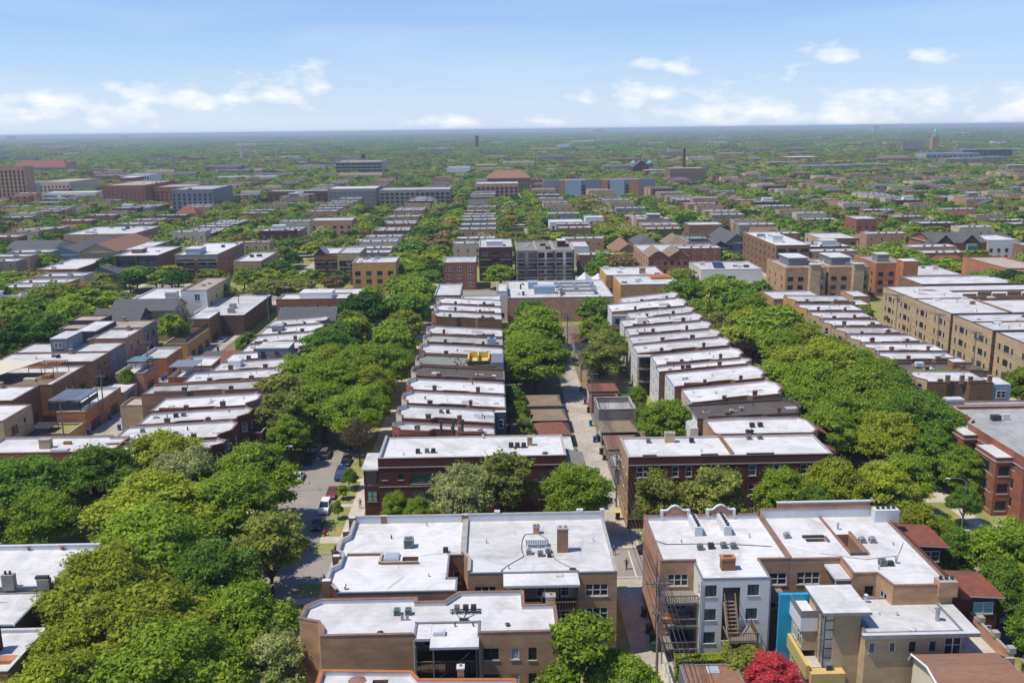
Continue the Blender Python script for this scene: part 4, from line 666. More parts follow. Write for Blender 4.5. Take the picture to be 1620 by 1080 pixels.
# ================================================================ rows of town houses along the streets
def rowhouse(name, label, xf, xr, y0, y1, hr=9, rise=1.4, side='brick_common', front='brick_stone', rear=None, roof='roof_white', cope='cope_terra', notch=.8, rw=2, chim=2, floors=3, bay=1.2, group=None, sidew=(), par=.32, fpar=.55, lm=None, fm='frame_white', acs=0, seed=0, hatch=True, rearpar=.04):
    r = random.Random(seed+int(y0*10)); s = 1 if xr > xf else -1; L = abs(xr-xf); w = y1-y0
    P = [(bay, y0), (L*.36, y0)]+([(L*.36+.8, y0+notch), (L*.62, y0+notch), (L*.62+.8, y0)] if notch else [])+[(L, y0), (L, y1), (bay, y1), (bay, y1-.1*w), (0, y1-.3*w), (0, y0+.3*w), (bay, y0+.1*w)]
    pts = [(round(xf+s*t, 3), y) for t, y in P]
    if s < 0: pts = pts[::-1]
    n = len(pts); walls = {}; pars = {}; wins = {}
    for i in range(n):
        a, b = pts[i], pts[(i+1) % n]; mx_ = (a[0]+b[0])/2
        if abs(mx_-xf) < bay+.01 and not (abs(a[1]-b[1]) < .01 and abs(a[0]-b[0]) > bay+1):
            walls[i] = front; pars[i] = fpar
            ln = math.hypot(a[0]-b[0], a[1]-b[1])
            if ln > 1.4 and (abs(a[0]-xf) < .01 or abs(b[0]-xf) < .01): wins[i] = [(ln/2, 1.5+2.9*f, min(1.1, ln*.5), 1.6, 'double') for f in range(floors)]
        elif a[0] == xr and b[0] == xr:
            walls[i] = rear or side; pars[i] = rearpar; wins[i] = grid_w(w, rw, floors, .95, 1.45, 'double', 1.3, 2.8)
        elif a[1] < y0+w*.4 and b[1] < y0+w*.4: wins[i] = [q for q in sidew if True] if abs(a[0]-b[0]) > 5 and min(abs(a[0]-xr), abs(b[0]-xr)) < .1 else []
    b = B(name, label, 'house', pts, hr, side, roof, cope, par, slope=-s*rise/L, xref=xr, wins=wins, walls=walls, pars=pars, group=group, fm=fm, lm=lm)
    for i in range(chim):
        t = L*(.3+.4*i+r.uniform(-.06, .06)); b.chimney(xf+s*t, y0+(notch if .36 < t/L < .62 else 0)+.35, r.choice((.6, .75, .9)), .5, r.uniform(.7, 1.3), r.choice(('brick_common', 'brick_brown', 'brick_red')), 'cope_dark', r.choice((0, 1, 1, 2)))
    for i in range(r.choice((2, 3, 3))): b.vent(xf+s*L*r.uniform(.15, .9), y0+w*r.uniform(.3, .85), r.choice((.07, .09, .12)), r.uniform(.3, .6), r.choice(('metal_galv', 'cope_white', 'metal_dark')))
    for i in range(r.choice((1, 2, 2, 3))):
        px_, pw = xf+s*L*r.uniform(.12, .8), r.uniform(.8, 3.4); py_ = y0+w*r.uniform(.3, .55); ph_ = r.uniform(.5, w*.3); pm_ = r.choice(('roof_pale', 'roof_pale', 'roof_grey', 'cope_white'))
        b.part('roof_patch', lambda k: k.poly([(px_, py_, b.zt(px_)+.02), (px_+pw, py_, b.zt(px_+pw)+.02), (px_+pw, py_+ph_, b.zt(px_+pw)+.02), (px_, py_+ph_, b.zt(px_)+.02)], pm_))
    if r.random() < .6: b.part('parapet_step', lambda k: k.box(min(xf+s*L*.66, xf+s*L*.9), max(xf+s*L*.66, xf+s*L*.9), y0-.02, y0+.26, b.zt(xf+s*L*.78)+.3, b.zt(xf+s*L*.78)+.75, side, 'cope_terra'))
    if r.random() < .16: tx = xf+s*L*.75; b.part('rear_room', lambda k: k.box(tx-1.3, tx+1.3, y0+w*.45, y0+w*.8, b.zt(tx)-.1, b.zt(tx)+1.5, r.choice(('siding_grey', 'siding_white', 'brick_brown')), r.choice(('roof_white', 'roof_grey'))))
    if hatch: b.hatch(xr-s*r.uniform(1.5, 3.5), y0+w*r.uniform(.4, .7), r.uniform(.8, 1.1), .7, .22, 'metal_white', r.choice(('skylight_glass', 'roof_white', 'metal_dark')))
    return b
R_ = rowhouse
CLG = 'town houses between the tree-lined street and the alley'
cl = [
 (142.3+5.0, 151.6, 8.6, 'white-roofed town house directly behind the maroon corner building, three black flue pipes', dict(side='brick_red', notch=1.3, cope='cope_terra')),
 (152.4, 160.2, 9, 'white-roofed town house with grey side wing, second behind the maroon corner building', dict(side='brick_red', notch=1.3)),
 (161.3, 169.4, 9, 'town house with teal sided rear and stained white roof, third behind the maroon corner building', dict(rear='siding_teal', side='brick_brown', notch=.6)),
 (170.3, 178.6, 9, 'white-roofed town house with two dark chimneys just beyond the teal sided one', dict(side='brick_red', notch=.5)),
 (180.3, 188.6, 9.1, 'brown-roofed town house below the one with the yellow rooftop framing', dict(side='brick_brown', roof='roof_brown', notch=.4, chim=1)),
 (189.6, 198.6, 9.1, 'town house under construction with bright yellow sheathing walls on a green grey roof', dict(side='brick_brown', roof='roof_green', notch=0, chim=0, hatch=False)),
 (199.6, 208.6, 9.1, 'white-roofed town house behind the one with yellow sheathing, steel posts on its roof', dict(side='brick_salmon', notch=.4)),
 (210.2, 218.4, 9.2, 'grey-roofed town house with a large rooftop air unit at its alley end', dict(side='brick_brown', roof='roof_grey', notch=.6)),
 (219.4, 228.2, 9.2, 'white-roofed town house just before the gap in the left row', dict(side='brick_red', notch=.5)),
 (239.6, 247.2, 9.3, 'white-roofed town house with an exposed brown side wall just after the gap in the row', dict(side='brick_brown', notch=.4)),
 (248.4, 257.4, 9.3, 'white-roofed town house, second after the gap in the left row', dict(side='brick_common', notch=.5)),
 (258.8, 268.4, 9.3, 'farthest white-roofed town house of the left row beside the brown brick hall', dict(side='brick_red', notch=.5))]
for i, (y0, y1, hr, lb, kw) in enumerate(cl):
    xr = 1.4 if i > 1 else -.6
    b = R_('town_house', lb, -17.6+i*.06, xr, y0, y1, hr, 1.25, front='brick_stone' if i % 3 else 'brick_red', group=CLG, seed=i, lm={0: 'the maroon corner building'}.get(i), **kw)
    if i == 0:
        for x in (-9.4, -7.4, -5.9): b.part('flue', lambda k: (k.cyl(x, y0+.3, 9.2, 11.2, .22, 'metal_dark', 10), k.cyl(x, y0+.3, 11.2, 11.6, .3, 'metal_dark', 10)))
        ac_unit(-7.6, 149.8, b.zt(-7.6), 'left condenser of the pair on the roof behind the maroon corner building', 'metal_dark', .8); ac_unit(-6.4, 149.8, b.zt(-6.4), 'right condenser of the pair on the roof behind the maroon corner building', 'metal_grey', .8)
    if i == 1: ac_unit(-10.0, 157.8, b.zt(-10), 'left condenser on the second white roof behind the maroon corner building', 'metal_grey', .8); ac_unit(-8.8, 157.8, b.zt(-8.8), 'right condenser on the second white roof behind the maroon corner building', 'metal_dark', .8)
    if i == 2:
        fr, pn = win_mesh(1.0, 1.5, 'double', 'frame_white', 'glass')
        def f(k): k.box(-.6, 1.42, 160.2-.0, 161.28, .12, 8.9, 'siding_teal', 'roof_white')
        b.part('rear_wing', f, 'teal sided rear wing with two white framed windows')
        for z in (6.0, 3.1): w_ = link('window', win_mesh(1.0, 1.5, 'double_far', 'frame_white', 'glass')[0], b.root, (.45-b.o[0], 160.18-b.o[1], z))
    if i == 1: b.part('rear_wing', lambda k: k.box(-2.9, -.62, 152.25, 152.38, .12, 8.7, 'siding_grey'))
    if i == 5:
        def f(k):
            k.box(-6.2, -1.6, 190.2, 190.5, 9.6, 10.9, 'siding_dark'); 
            for (x0, x1, y0_, y1_) in ((-6.2, -5.9, 190.6, 196.8), (-1.9, -1.6, 190.6, 196.8), (-6.2, -1.6, 196.9, 197.2), (-4.2, -3.9, 193.5, 196.8)): k.box(x0, x1, y0_, y1_, 9.6, 11.3, 'sheathing')
            k.box(-5.8, -2.0, 190.6, 196.6, 9.62, 10.1, 'sheathing')
        b.part('sheathing', f, 'yellow sheathed unfinished rooftop room'); b.part('rear_room', lambda k: k.box(-1.5, 1.3, 190, 198, 9.4, 10.6, 'siding_grey'))
        rr = random.Random(4)
        def f(k):
            for q in range(26): x, y = rr.uniform(-9.5, -6.6), rr.uniform(190.5, 196.5); a = rr.uniform(.1, .5); k.box(x, x+a, y, y+rr.uniform(.1, .6), b.zt(x), b.zt(x)+rr.uniform(.1, .5), rr.choice(('wood', 'metal_white', 'metal_grey', 'wood_grey')))
        b.part('building_supplies', f, 'heap of building material on the roof')
    if i == 7: b.part('rooftop_unit', lambda k: (k.box(-2.2, -.2, 212.5, 214.6, 9.5, 10.6, 'siding_blue'), k.cyl(-1.2, 213.5, 10.6, 10.7, .6, 'metal_dark', 12)))
    if i == 9: pass
CRG = 'town houses in the middle row right of the alley'
cr = [
 (260.6, 269.5, 36, 9.3, 'farthest white-roofed town house of the middle row, next to the tan apartment block', {}),
 (248.0, 259.4, 31.2, 9.3, 'white-roofed town house with wooden rear porch, second from the far end of the middle row', dict(roof='roof_white')),
 (238.9, 247.0, 35, 9.2, 'pale-roofed town house with upright pipes, third from the far end of the middle row', dict(roof='roof_pale')),
 (228.8, 237.6, 32, 9.2, 'white-roofed town house with brown notched side, fourth from the far end of the middle row', {}),
 (218.8, 227.4, 32, 9.2, 'grey white-roofed town house with two chimneys, centre of the middle row', {}),
 (209.6, 217.6, 31.4, 9.2, 'pale grey-roofed town house, its rear the tallest white wall over the yard', dict(roof='roof_pale')),
 (200.4, 208.6, 31.0, 9.2, 'town house with three dark open balconies stacked at its rear corner', dict(roof='roof_pale')),
 (189.8, 198.8, 33.6, 9.1, 'bright white-roofed town house with a small roof hatch, just before the dark stacked balconies', {}),
 (184.4, 188.8, 33, 9.1, 'narrow white-roofed town house with twin condensers in the middle row', {}),
 (173.0, 183.2, 34, 9.1, 'wide white-roofed town house with long red brick side behind the leafy alley tree', dict(side='brick_red', roof='roof_white')),
 (162.0, 171.4, 35, 9.1, 'white-roofed town house next to the brown tar roof in the middle row', {})]
for i, (y0, y1, xr, hr, lb, kw) in enumerate(cr):
    kw = dict(kw); rear = 'siding_white' if i in (1, 3, 4, 5, 6, 7, 8, 9) else 'brick_cream'
    b = R_('town_house', lb, 52.3, xr, y0, y1, hr, 1.55, side=kw.pop('side', 'brick_common' if i % 2 else 'brick_brown'), rear=rear, front='brick_grey' if i % 2 else 'brick_buff', notch=.9 if i != 8 else .3, group=CRG, seed=40+i, rw=3 if i != 8 else 2, **kw)
    if i == 6:
        b.part('porch_frame', lambda k: (k.box(30.95, 34.2, 199.2, 200.38, .12, .4, 'wood_dark'), k.box(30.95, 34.2, 199.2, 200.38, 8.9, 9.2, 'metal_white', 'roof_pale'), [k.box(30.95, 34.2, 199.2, 200.38, z-.2, z, 'wood_grey') for z in (6.2, 3.3)], [k.box(x, x+.12, 199.1, 199.19, .12, 9.2, 'frame_white') for x in (30.95, 34.1)]) and None)
        for z in (6.2, 3.3, .4):
            def f(k):
                k.box(31.0, 34.1, 199.1, 199.16, z+.9, z+.98, 'wood_dark')
                for q in range(15): k.box(31.1+q*.2, 31.15+q*.2, 199.11, 199.15, z, z+.898, 'wood_dark')
                k.box(31.6, 33.8, 200.30, 200.36, z+.3, z+2.3, 'frame_dark')
            b.part('railing', f)
    if i == 1: b.part('rear_room', lambda k: (k.box(31.3, 35.2, 247.0, 247.95, 5.8, 8.8, 'siding_blue', 'metal_white'), k.box(32.0, 33.2, 246.96, 246.99, 6.6, 8.0, 'frame_dark')))
    if i in (0, 2): b.part('porch_frame', lambda k: [(k.box(28.6, xr-.03, y0+1, y1-1, z-.15, z, 'wood_dark'), k.box(28.6, 28.66, y0+1, y1-1, z+.9, z+1, 'wood_dark'), k.box(28.6, 28.72, y0+1, y0+1.12, .12, z+.9, 'wood_dark'), k.box(28.6, 28.72, y1-1.12, y1-1, .12, z+.9, 'wood_dark')) for z in (6.5, 3.6)] and None)
    if i == 8: ac_unit(38.2, 186.4, b.zt(38.2), 'left of the twin condensers on the narrow white roof', 'metal_dark', .9); ac_unit(39.5, 186.5, b.zt(39.5), 'right of the twin condensers on the narrow white roof', 'metal_dark', .9)
    if i == 2: b.part('pipe_rail', lambda k: [k.cyl(x, 243+.3*math.sin(x), b.zt(x), b.zt(x)+.8, .06, 'metal_galv', 5) for x in (37, 39.5, 40.5, 41.5, 42.6, 44)] and None)
b = R_('town_house', 'brown tar-roofed town house with white sided rear and two round vents', 52.6, 34, 152.4, 161, 9.1, .9, side='brick_brown', rear='siding_white', front='brick_darkbrown', roof='roof_brown', cope='cope_dark', notch=.4, par=.3, rw=2, group=CRG)
b.part('rear_wing', lambda k: k.box(32.6, 33.98, 151.2, 156.5, .12, 8.2, 'siding_white', 'roof_white'))
ac_unit(40.6, 155.5, b.zt(40.6), 'left white round unit on the brown tar roof', 'metal_white', .9); ac_unit(42.6, 156.6, b.zt(42.6), 'right white round unit on the brown tar roof', 'metal_white', .9)

# left of the tree-lined street
LG = 'town houses on the left side of the tree-lined street'
lrow = [
 (140.3, 144.6, -60.5, 8.8, 'white-roofed corner town house above the foreground trees, stepped brick parapet', dict(side='brick_maroon', par=.3)),
 (145.6, 154.6, -63.5, 8.8, 'white-roofed town house with maroon bow-fronted bays and a small rooftop condenser', dict(side='brick_maroon', roof='roof_white')),
 (155.4, 162.4, -62.5, 8.8, 'stained pale-roofed town house behind the maroon bow-fronted one', dict(roof='roof_pale')),
 (163.2, 171.6, -63, 8.9, 'bright white-roofed town house with a dark red brick side left of the street', dict(side='brick_red')),
 (174.6, 181.6, -68.5, 8.9, 'long grey-roofed town house reaching back to the left alley, cement alley wall', dict(roof='roof_grey', rear='siding_cream')),
 (182.6, 190.0, -63.3, 9.0, 'white-roofed town house behind the long grey roof, dark chimney mid-roof', {}),
 (191.0, 199.0, -60.2, 9.0, 'pale-roofed town house with a pitched dark dormer behind, left of the street', dict(roof='roof_pale')),
 (199.8, 207.4, -60.0, 9.0, 'white-roofed town house carrying a grey box penthouse', {}),
 (208.2, 216.0, -58.6, 9.0, 'white-roofed town house just past the grey box penthouse', {}),
 (217.0, 226.0, -58.8, 9.0, 'pale-roofed town house with reddish coping, left of the street', dict(roof='roof_pale')),
 (227.0, 235.8, -59.0, 9.0, 'dull white-roofed town house with a row of red coping, left of the street', {}),
 (236.6, 245.4, -59.2, 9.0, 'white-roofed town house in front of the dark gabled one', {})]
for i, (y0, y1, xr, hr, lb, kw) in enumerate(lrow):
    kw = dict(kw); b = R_('town_house', lb, -43.4-(i % 2)*.5, xr, y0, y1, hr, .9, side=kw.pop('side', 'brick_common'), rear=kw.pop('rear', 'brick_brown'), front='brick_maroon' if i < 3 else ('brick_grey' if i % 2 else 'brick_buff'), notch=.7, group=LG, seed=80+i, bay=1.5, lm={1: 'the maroon bow-fronted houses'}.get(i), **kw)
    if i == 7: b.part('penthouse', lambda k: (k.box(-52.4, -45.6, 200.4, 206.6, 9.2, 11.9, 'siding_grey', 'roof_pale'), k.box(-52.5, -45.5, 200.3, 206.7, 11.9, 12.1, 'metal_grey', 'roof_pale'), k.box(-51.6, -50.8, 200.3, 200.39, 10.0, 11.3, 'frame_dark'), k.box(-48.6, -47.8, 200.3, 200.39, 10.0, 11.3, 'frame_dark')), 'grey box penthouse')
    if i == 1: ac_unit(-53.4, 149.0, b.zt(-53.4), 'small grey condenser on the roof of the maroon bow-fronted house', 'metal_grey', .9); ac_unit(-60.0, 152.0, b.zt(-60), 'condenser at the alley end of the maroon bow-fronted house', 'metal_grey', .8)
    if i == 2: ac_unit(-57, 160, b.zt(-57), 'left dark condenser on the stained pale roof left of the street', 'metal_dark', .9); ac_unit(-55.8, 160.4, b.zt(-55.8), 'right pale condenser on the stained pale roof left of the street', 'metal_grey', .9)
def porch(x, y0, y1, h, label):       # stacked brick porch on the street side
    r = tag(empty('front_porch', (x, y0, .12)), label, 'porch'); w = y1-y0
    for z in (0, h*.5, h): k = MB(); k.box(0, 2.2, 0, w, z, z+.18, 'brick_maroon', 'roof_pale'); k.box(2.02, 2.2, 0, w, z+.181, z+.95, 'brick_maroon', 'cope_stone'); k.box(.02, 2.01, 0, .18, z+.181, z+.95, 'brick_maroon', 'cope_stone'); k.build('porch_deck', r)
    for yy in (0, w-.35): k = MB(); k.box(1.84, 2.19, yy, yy+.35, .9, h, 'brick_maroon'); k.build('pier', r)
porch(-43.2, 146.6, 149.6, 5.8, 'stacked maroon brick porch on the front of the bow-fronted house'); porch(-43.2, 141.4, 143.8, 5.2, 'brick porch on the front of the corner town house above the foreground trees'); porch(-43.6, 157.2, 160.2, 5.8, 'stacked porch on the house behind the maroon bow-fronted one')
b = B('apartment_building', 'long white-roofed block at the left edge with a wide buff chimney and ribbed skylight', 'building', [(-82, 141.2), (-60.8, 141.2), (-60.8, 148.6), (-63.8, 148.6), (-63.8, 149.4), (-82, 149.2)], 9, 'brick_red', par=.35, cope='cope_terra', walls={1: 'brick_darkbrown'}, lm='the buff chimney roof')
b.chimney(-72.7, 144.6, 1.7, 1.2, 1.5, 'brick_buff', 'cope_stone', 0)
def f(k):
    for i in range(8): k.box(-71.2+i*.34, -70.95+i*.34, 142.6, 143.7, 9.05, 9.3, 'cope_white')
    k.box(-71.3, -68.4, 142.5, 143.8, 8.98, 9.05, 'metal_grey')
b.part('skylight', f); b.part('roof_vent', lambda k: (k.box(-70.6, -69.4, 146.0, 146.5, 9.0, 9.5, 'brick_brown')))
b.part('rear_wing', lambda k: k.box(-60.6, -58.6, 152.0, 155.2, .12, 6.8, 'siding_blue', 'roof_white'), 'pale blue sided rear wing with a pair of windows')
link('window', win_mesh(1.7, 1.6, 'pair_far', 'frame_white', 'glass')[0], b.root, (-59.6-b.o[0], 151.98-b.o[1], 4.4))
# gabled and red houses at the far end of the left row
def gable_roof(b, x0, x1, y0, y1, z, rise, axis, m, over=.35, wallm='siding_grey', hip=False):
    def f(k):
        if axis == 'x':
            ym = (y0+y1)/2; hx = min(rise*1.2, (x1-x0)*.3) if hip else 0; A, Bq = x0-over+hx, x1+over-hx
            k.poly([(x0-over, y0-over, z-.12), (x1+over, y0-over, z-.12), (Bq, ym, z+rise), (A, ym, z+rise)], m); k.poly([(x1+over, y1+over, z-.12), (x0-over, y1+over, z-.12), (A, ym, z+rise), (Bq, ym, z+rise)], m)
            if hip: k.poly([(x1+over, y0-over, z-.12), (x1+over, y1+over, z-.12), (Bq, ym, z+rise)], m); k.poly([(x0-over, y1+over, z-.12), (x0-over, y0-over, z-.12), (A, ym, z+rise)], m)
        else:
            xm = (x0+x1)/2; hy = min(rise*1.2, (y1-y0)*.3) if hip else 0; A, Bq = y0-over+hy, y1+over-hy
            k.poly([(x1+over, y0-over, z-.12), (x1+over, y1+over, z-.12), (xm, Bq, z+rise), (xm, A, z+rise)], m); k.poly([(x0-over, y1+over, z-.12), (x0-over, y0-over, z-.12), (xm, A, z+rise), (xm, Bq, z+rise)], m)
            if hip: k.poly([(x0-over, y0-over, z-.12), (x1+over, y0-over, z-.12), (xm, A, z+rise)], m); k.poly([(x1+over, y1+over, z-.12), (x0-over, y1+over, z-.12), (xm, Bq, z+rise)], m)
        k.poly([(x0-over, y0-over, z-.2), (x0-over, y1+over, z-.2), (x1+over, y1+over, z-.2), (x1+over, y0-over, z-.2)], 'frame_white')
    b.part('pitched_roof', f)
    if not hip:
        xm, ym = (x0+x1)/2, (y0+y1)/2
        for e in (0, 1):
            if axis == 'x': x = (x0, x1)[e]; q = [(x, y0, z-.1), (x, y1, z-.1), (x, ym, z+rise-.15)]; q = q if e else q[::-1]
            else: y = (y0, y1)[e]; q = [(x0, y, z-.1), (x1, y, z-.1), (xm, y, z+rise-.15)]; q = q[::-1] if e else q
            b.part('gable', lambda k: k.poly(q, wallm))
def house(name, label, x0, x1, y0, y1, h, wall, roof, rise=0, axis='x', cat='house', wins=None, hip=False, z0=0, **kw):
    b = B(name, label, cat, rect(x0, x1, y0, y1), h, wall, 'roof_white' if rise else roof, par=kw.pop('par', 0 if rise else .3), wins=wins or {}, **kw)
    if rise: gable_roof(b, x0, x1, y0, y1, h+.25, rise, axis, roof, wallm=wall, hip=hip)
    return b
house('gabled_house', 'tan brick house with dark grey gable roof at the end of the left row', -58.5, -43.5, 247.4, 256.5, 8.4, 'brick_buff', 'shingle_grey', 3.0, 'x', wins={0: [(3.5, 6.6, 1.2, 1.2, 'pair'), (6.2, 6.6, 1.2, 1.2, 'pair'), (11, 6.6, 1.2, 1.2, 'pair')], 1: grid_w(9, 2, 3, .9, 1.4)})
b = house('apartment_building', 'red-coped brick building with a white rooftop wall, behind the dark gabled house', -65, -44, 273.8, 284, 9.4, 'brick_red', 'roof_pale', cat='building', par=.5, wins={0: grid_w(21, 6, 3, 1, 1.3)})
b.part('penthouse', lambda k: k.box(-58.5, -49, 276, 283, 9.3, 11.4, 'siding_white', 'roof_white'))
house('low_building', 'long white-roofed building seen behind the red-coped brick building', -59.5, -38.5, 285.5, 296, 9.0, 'brick_grey', 'roof_white', cat='building', par=.2)
house('low_building', 'small dark red-roofed shed building at the left alley, behind the parked trucks', -66, -60, 219, 228, 4.5, 'brick_red', 'tile_red', 1.6, 'x', cat='shed')
house('garage', 'brick garage with terracotta parapet enclosing a small white roof, left alley', -74.9, -66.8, 213.9, 224.3, 4.2, 'brick_salmon', 'roof_white', cat='garage', par=.7, cope='cope_terra')
house('garage', 'dull grey hipped garage beside the left alley', -74.5, -67.5, 227, 236, 3, 'siding_cream', 'shingle_grey', 1.2, 'x', 'garage', hip=True)
b = house('garage', 'brick garage with rooftop pergola and purple cover near the left alley', -73.5, -62.5, 203.5, 211, 4.2, 'brick_red', 'roof_pale', cat='garage', par=.8)
b.part('pergola', lambda k: ([k.box(x, x+.1, y, y+.1, 4.2, 7.2, 'wood_dark') for x in (-73, -68) for y in (204, 210)], k.box(-73.3, -67.6, 203.8, 210.4, 7.2, 7.35, 'metal_grey')) and None)
house('garage', 'white flat garage roof lit by sun at the bend of the left alley', -72.5, -66, 193, 201, 3.2, 'siding_white', 'roof_white', cat='garage', par=.05)
house('garage', 'pale tan rear wall building between the left alley and the long grey roof', -73.5, -69, 176.4, 182.4, 6.2, 'brick_buff', 'roof_tan', cat='garage', par=.3)

# ================================================================ the left-most row: backs towards the left alley
LLG = 'houses backing onto the left alley'
ll = [('two-storey tan brick house at the left edge, wide dark window facing the alley', -110, -88, 161, 171.5, 8.4, 'brick_buff', 'roof_white', [(3.5, 4.9, 2.4, 1.7, 'pair:frame_dark'), (7.5, 6, .8, .8, 'fixed:frame_dark'), (3.4, 1.6, 1.4, 1.7, 'double:frame_dark')]),
      ('brown brick house with curved rear parapet, third up from the left edge corner', -112, -92.6, 173.6, 184.6, 8.4, 'brick_brown', 'roof_white', [(3, 5.2, .9, 1.8, 'double:frame_dark'), (5.2, 5.2, .9, 1.8, 'double:frame_dark'), (8.4, 1.8, 1.4, 1.8, 'pair:frame_dark')]),
      ('brown brick house with a tan canopied roof deck at the left edge', -112.5, -90.6, 185.6, 201.5, 8.2, 'brick_brown', 'roof_pale', [(3, 4.2, 1.8, 2.1, 'pair:frame_dark'), (6.6, 4.2, 1.2, 2.2, 'double:frame_dark'), (9.4, 5.0, .9, 2.2, 'double:frame_dark'), (13.6, 3, 2, 2, 'pair:frame_dark')]),
      ('white-roofed brown brick house with two rear doors, behind the canopied roof deck', -112, -89.6, 203.4, 212.4, 8.8, 'brick_brown', 'roof_white', [(2.2, 6.6, 1.0, .8, 'fixed:frame_dark'), (6, 6.6, 1.0, .8, 'fixed:frame_dark'), (2.2, 2.6, 1.4, 2, 'pair:frame_dark'), (6, 2.6, 1.6, 2, 'pair:frame_dark')]),
      ('white-roofed house with dark blue-grey sided rear and white trim', -112, -89.8, 213.2, 222.6, 8.8, 'siding_grey', 'roof_white', [(2.2, 5.8, 1, 1.7, 'double'), (6, 5.8, 1, 1.7, 'double'), (4.2, 2, 2.4, 2, 'triple')]),
      ('brick house with salmon-walled roof terrace on the left, behind the blue-grey sided one', -98.8, -90.0, 223.6, 235, 9.4, 'brick_salmon', 'roof_pale', [(3, 6, 1, 1.6, 'double:frame_dark'), (7.5, 6, 1.2, 1.8, 'double:frame_dark'), (5, 2.5, 1.6, 2, 'pair:frame_dark')]),
      ('grey brick house with a tall chimney and narrow windows by the left alley', -112, -90.4, 236.2, 246, 9.6, 'brick_grey', 'roof_tan', [(2.5, 6, 1, 1.8, 'double:frame_dark'), (6.8, 6, 1, 1.8, 'double:frame_dark'), (4.6, 2.4, 1.6, 2, 'pair:frame_dark')])]
for i, (lb, x0, x1, y0, y1, h, wl, rf, ws) in enumerate(ll):
    b = B('house', lb, 'house', rect(x0, x1, y0, y1), h, wl, rf, par=.3 if i in (1, 2, 5) else .12, cope='cope_terra', group=LLG, wins={1: ws, 0: grid_w(x1-x0, 3, 1, .9, 1.5, 'double:frame_dark', 5.2)}, lm={2: 'the canopied roof deck', 4: 'the blue-grey sided house'}.get(i))
    b.chimney(x0+(x1-x0)*.62, y1-.6, .8, .6, 1.2); b.vent(x0+8, y0+4); b.vent(x0+12, y0+5, .08)
    if i == 0: b.part('rear_step', lambda k: k.box(-91.9, -88.02, 161.2, 161.3, 4, 4.2, 'cope_terra')); b.hatch(-93.5, 168.5, 1.6, 1.2, .3)
    if i == 3: ac_unit(-100.8, 209, 8.8, 'left condenser on the roof in front of the grey dormer', 'metal_grey', .9); ac_unit(-99.4, 208.2, 8.8, 'right condenser on the roof in front of the grey dormer', 'metal_dark', 1.0)
    if i == 2:
        def f(k):
            k.poly([(-112, 186, 10.9), (-101.0, 186, 10.7), (-97.4, 196, 11.0), (-110, 197.5, 11.2)], 'siding_cream'); k.poly([(-112, 186, 10.8), (-110, 197.5, 11.1), (-97.4, 196, 10.9), (-101, 186, 10.6)], 'wood')
            for x in (-110, -107, -104, -101.5): k.box(x, x+.12, 186.3, 186.42, 8.2, 10.7, 'metal_dark')
            for i in range(9): k.box(-97.3+i*.62, -97.2+i*.62, 190.5, 197.2, 10.85, 10.98, 'wood_orange')
            k.box(-97.4, -92.2, 190.4, 190.5, 10.75, 10.9, 'wood_orange'); k.box(-97.4, -92.2, 197.21, 197.3, 10.75, 10.9, 'wood_orange')
            for x in (-97.4, -94.8, -92.3): k.box(x, x+.1, 190.35, 190.45, 8.2, 10.74, 'metal_dark'); k.box(x, x+.1, 197.2, 197.3, 8.2, 10.74, 'metal_dark')
        b.part('deck_canopy', f, 'tan fabric canopy with orange timber pergola'); b.part('deck', lambda k: (k.box(-110, -92.5, 187, 197, 8.21, 8.3, 'wood'), k.box(-98, -95.6, 189, 190, 8.32, 9.0, 'siding_cream'), k.box(-95, -93.6, 191.4, 193, 8.32, 9.0, 'wood_orange'), k.box(-108, -103, 188, 189, 8.32, 9.4, 'siding_cream')))
    if i == 4:
        def f(k): k.box(-103.4, -99.6, 213.6, 222, 8.75, 11.9, 'siding_grey', 'roof_white'); k.box(-103.5, -99.5, 213.5, 222.1, 11.902, 12.1, 'siding_grey', 'roof_white')
        b.part('penthouse', f, 'grey sided stair penthouse with white framed windows'); link('window', win_mesh(1.8, 1.2, 'pair_far', 'frame_white', 'glass')[0], b.root, (-101.6-b.o[0], 213.58-b.o[1], 9.9))
        fr = win_mesh(1.2, 1.2, 'pair_far', 'frame_white', 'glass')[0]; link('window', fr, b.root, mw=Matrix(((0, -1, 0, -99.59-b.o[0]), (1, 0, 0, 215.4-b.o[1]), (0, 0, 1, 9.9), (0, 0, 0, 1))))
house('penthouse_building', 'black sided box with flat white roof among the left rooftops', -104.4, -99, 228, 241, 10.6, 'siding_dark', 'roof_white', par=.06, wins={1: [(9, 8.6, 3, 1.4, 'triple:frame_dark')], 0: []})
house('penthouse_building', 'tan-roofed dark building behind the black sided box', -112, -103.5, 242, 249.5, 10.4, 'siding_dark', 'roof_tan', par=.3)
house('gabled_house', 'dark grey gabled building with three roof windows, left', -109.5, -96.8, 250.6, 260, 8.6, 'siding_dark', 'shingle_grey', 2.6, 'x')
house('gabled_house', 'long slate-grey gabled building with tan side behind the three roof windows', -109.4, -91.5, 263, 274, 9.0, 'brick_buff', 'shingle_grey', 2.4, 'x', wins={1: [(3, 7, 1.2, 1.6, 'pair:frame_dark'), (7.5, 7, 1.2, 1.6, 'pair:frame_dark'), (5, 3, 1.2, 1.6, 'pair:frame_dark')]})
b = house('flat_building', 'wide white-roofed building with a big boxed air unit, beside the tan penthouse', -111, -96.8, 280, 304, 8.6, 'brick_tan', 'roof_white', cat='building', par=.3, cope='metal_white')
b.part('rooftop_unit', lambda k: (k.box(-101.8, -98.4, 286, 289, 8.7, 10.6, 'metal_white'), k.box(-101.7, -98.5, 285.9, 285.99, 9.0, 10.2, 'metal_grey')))
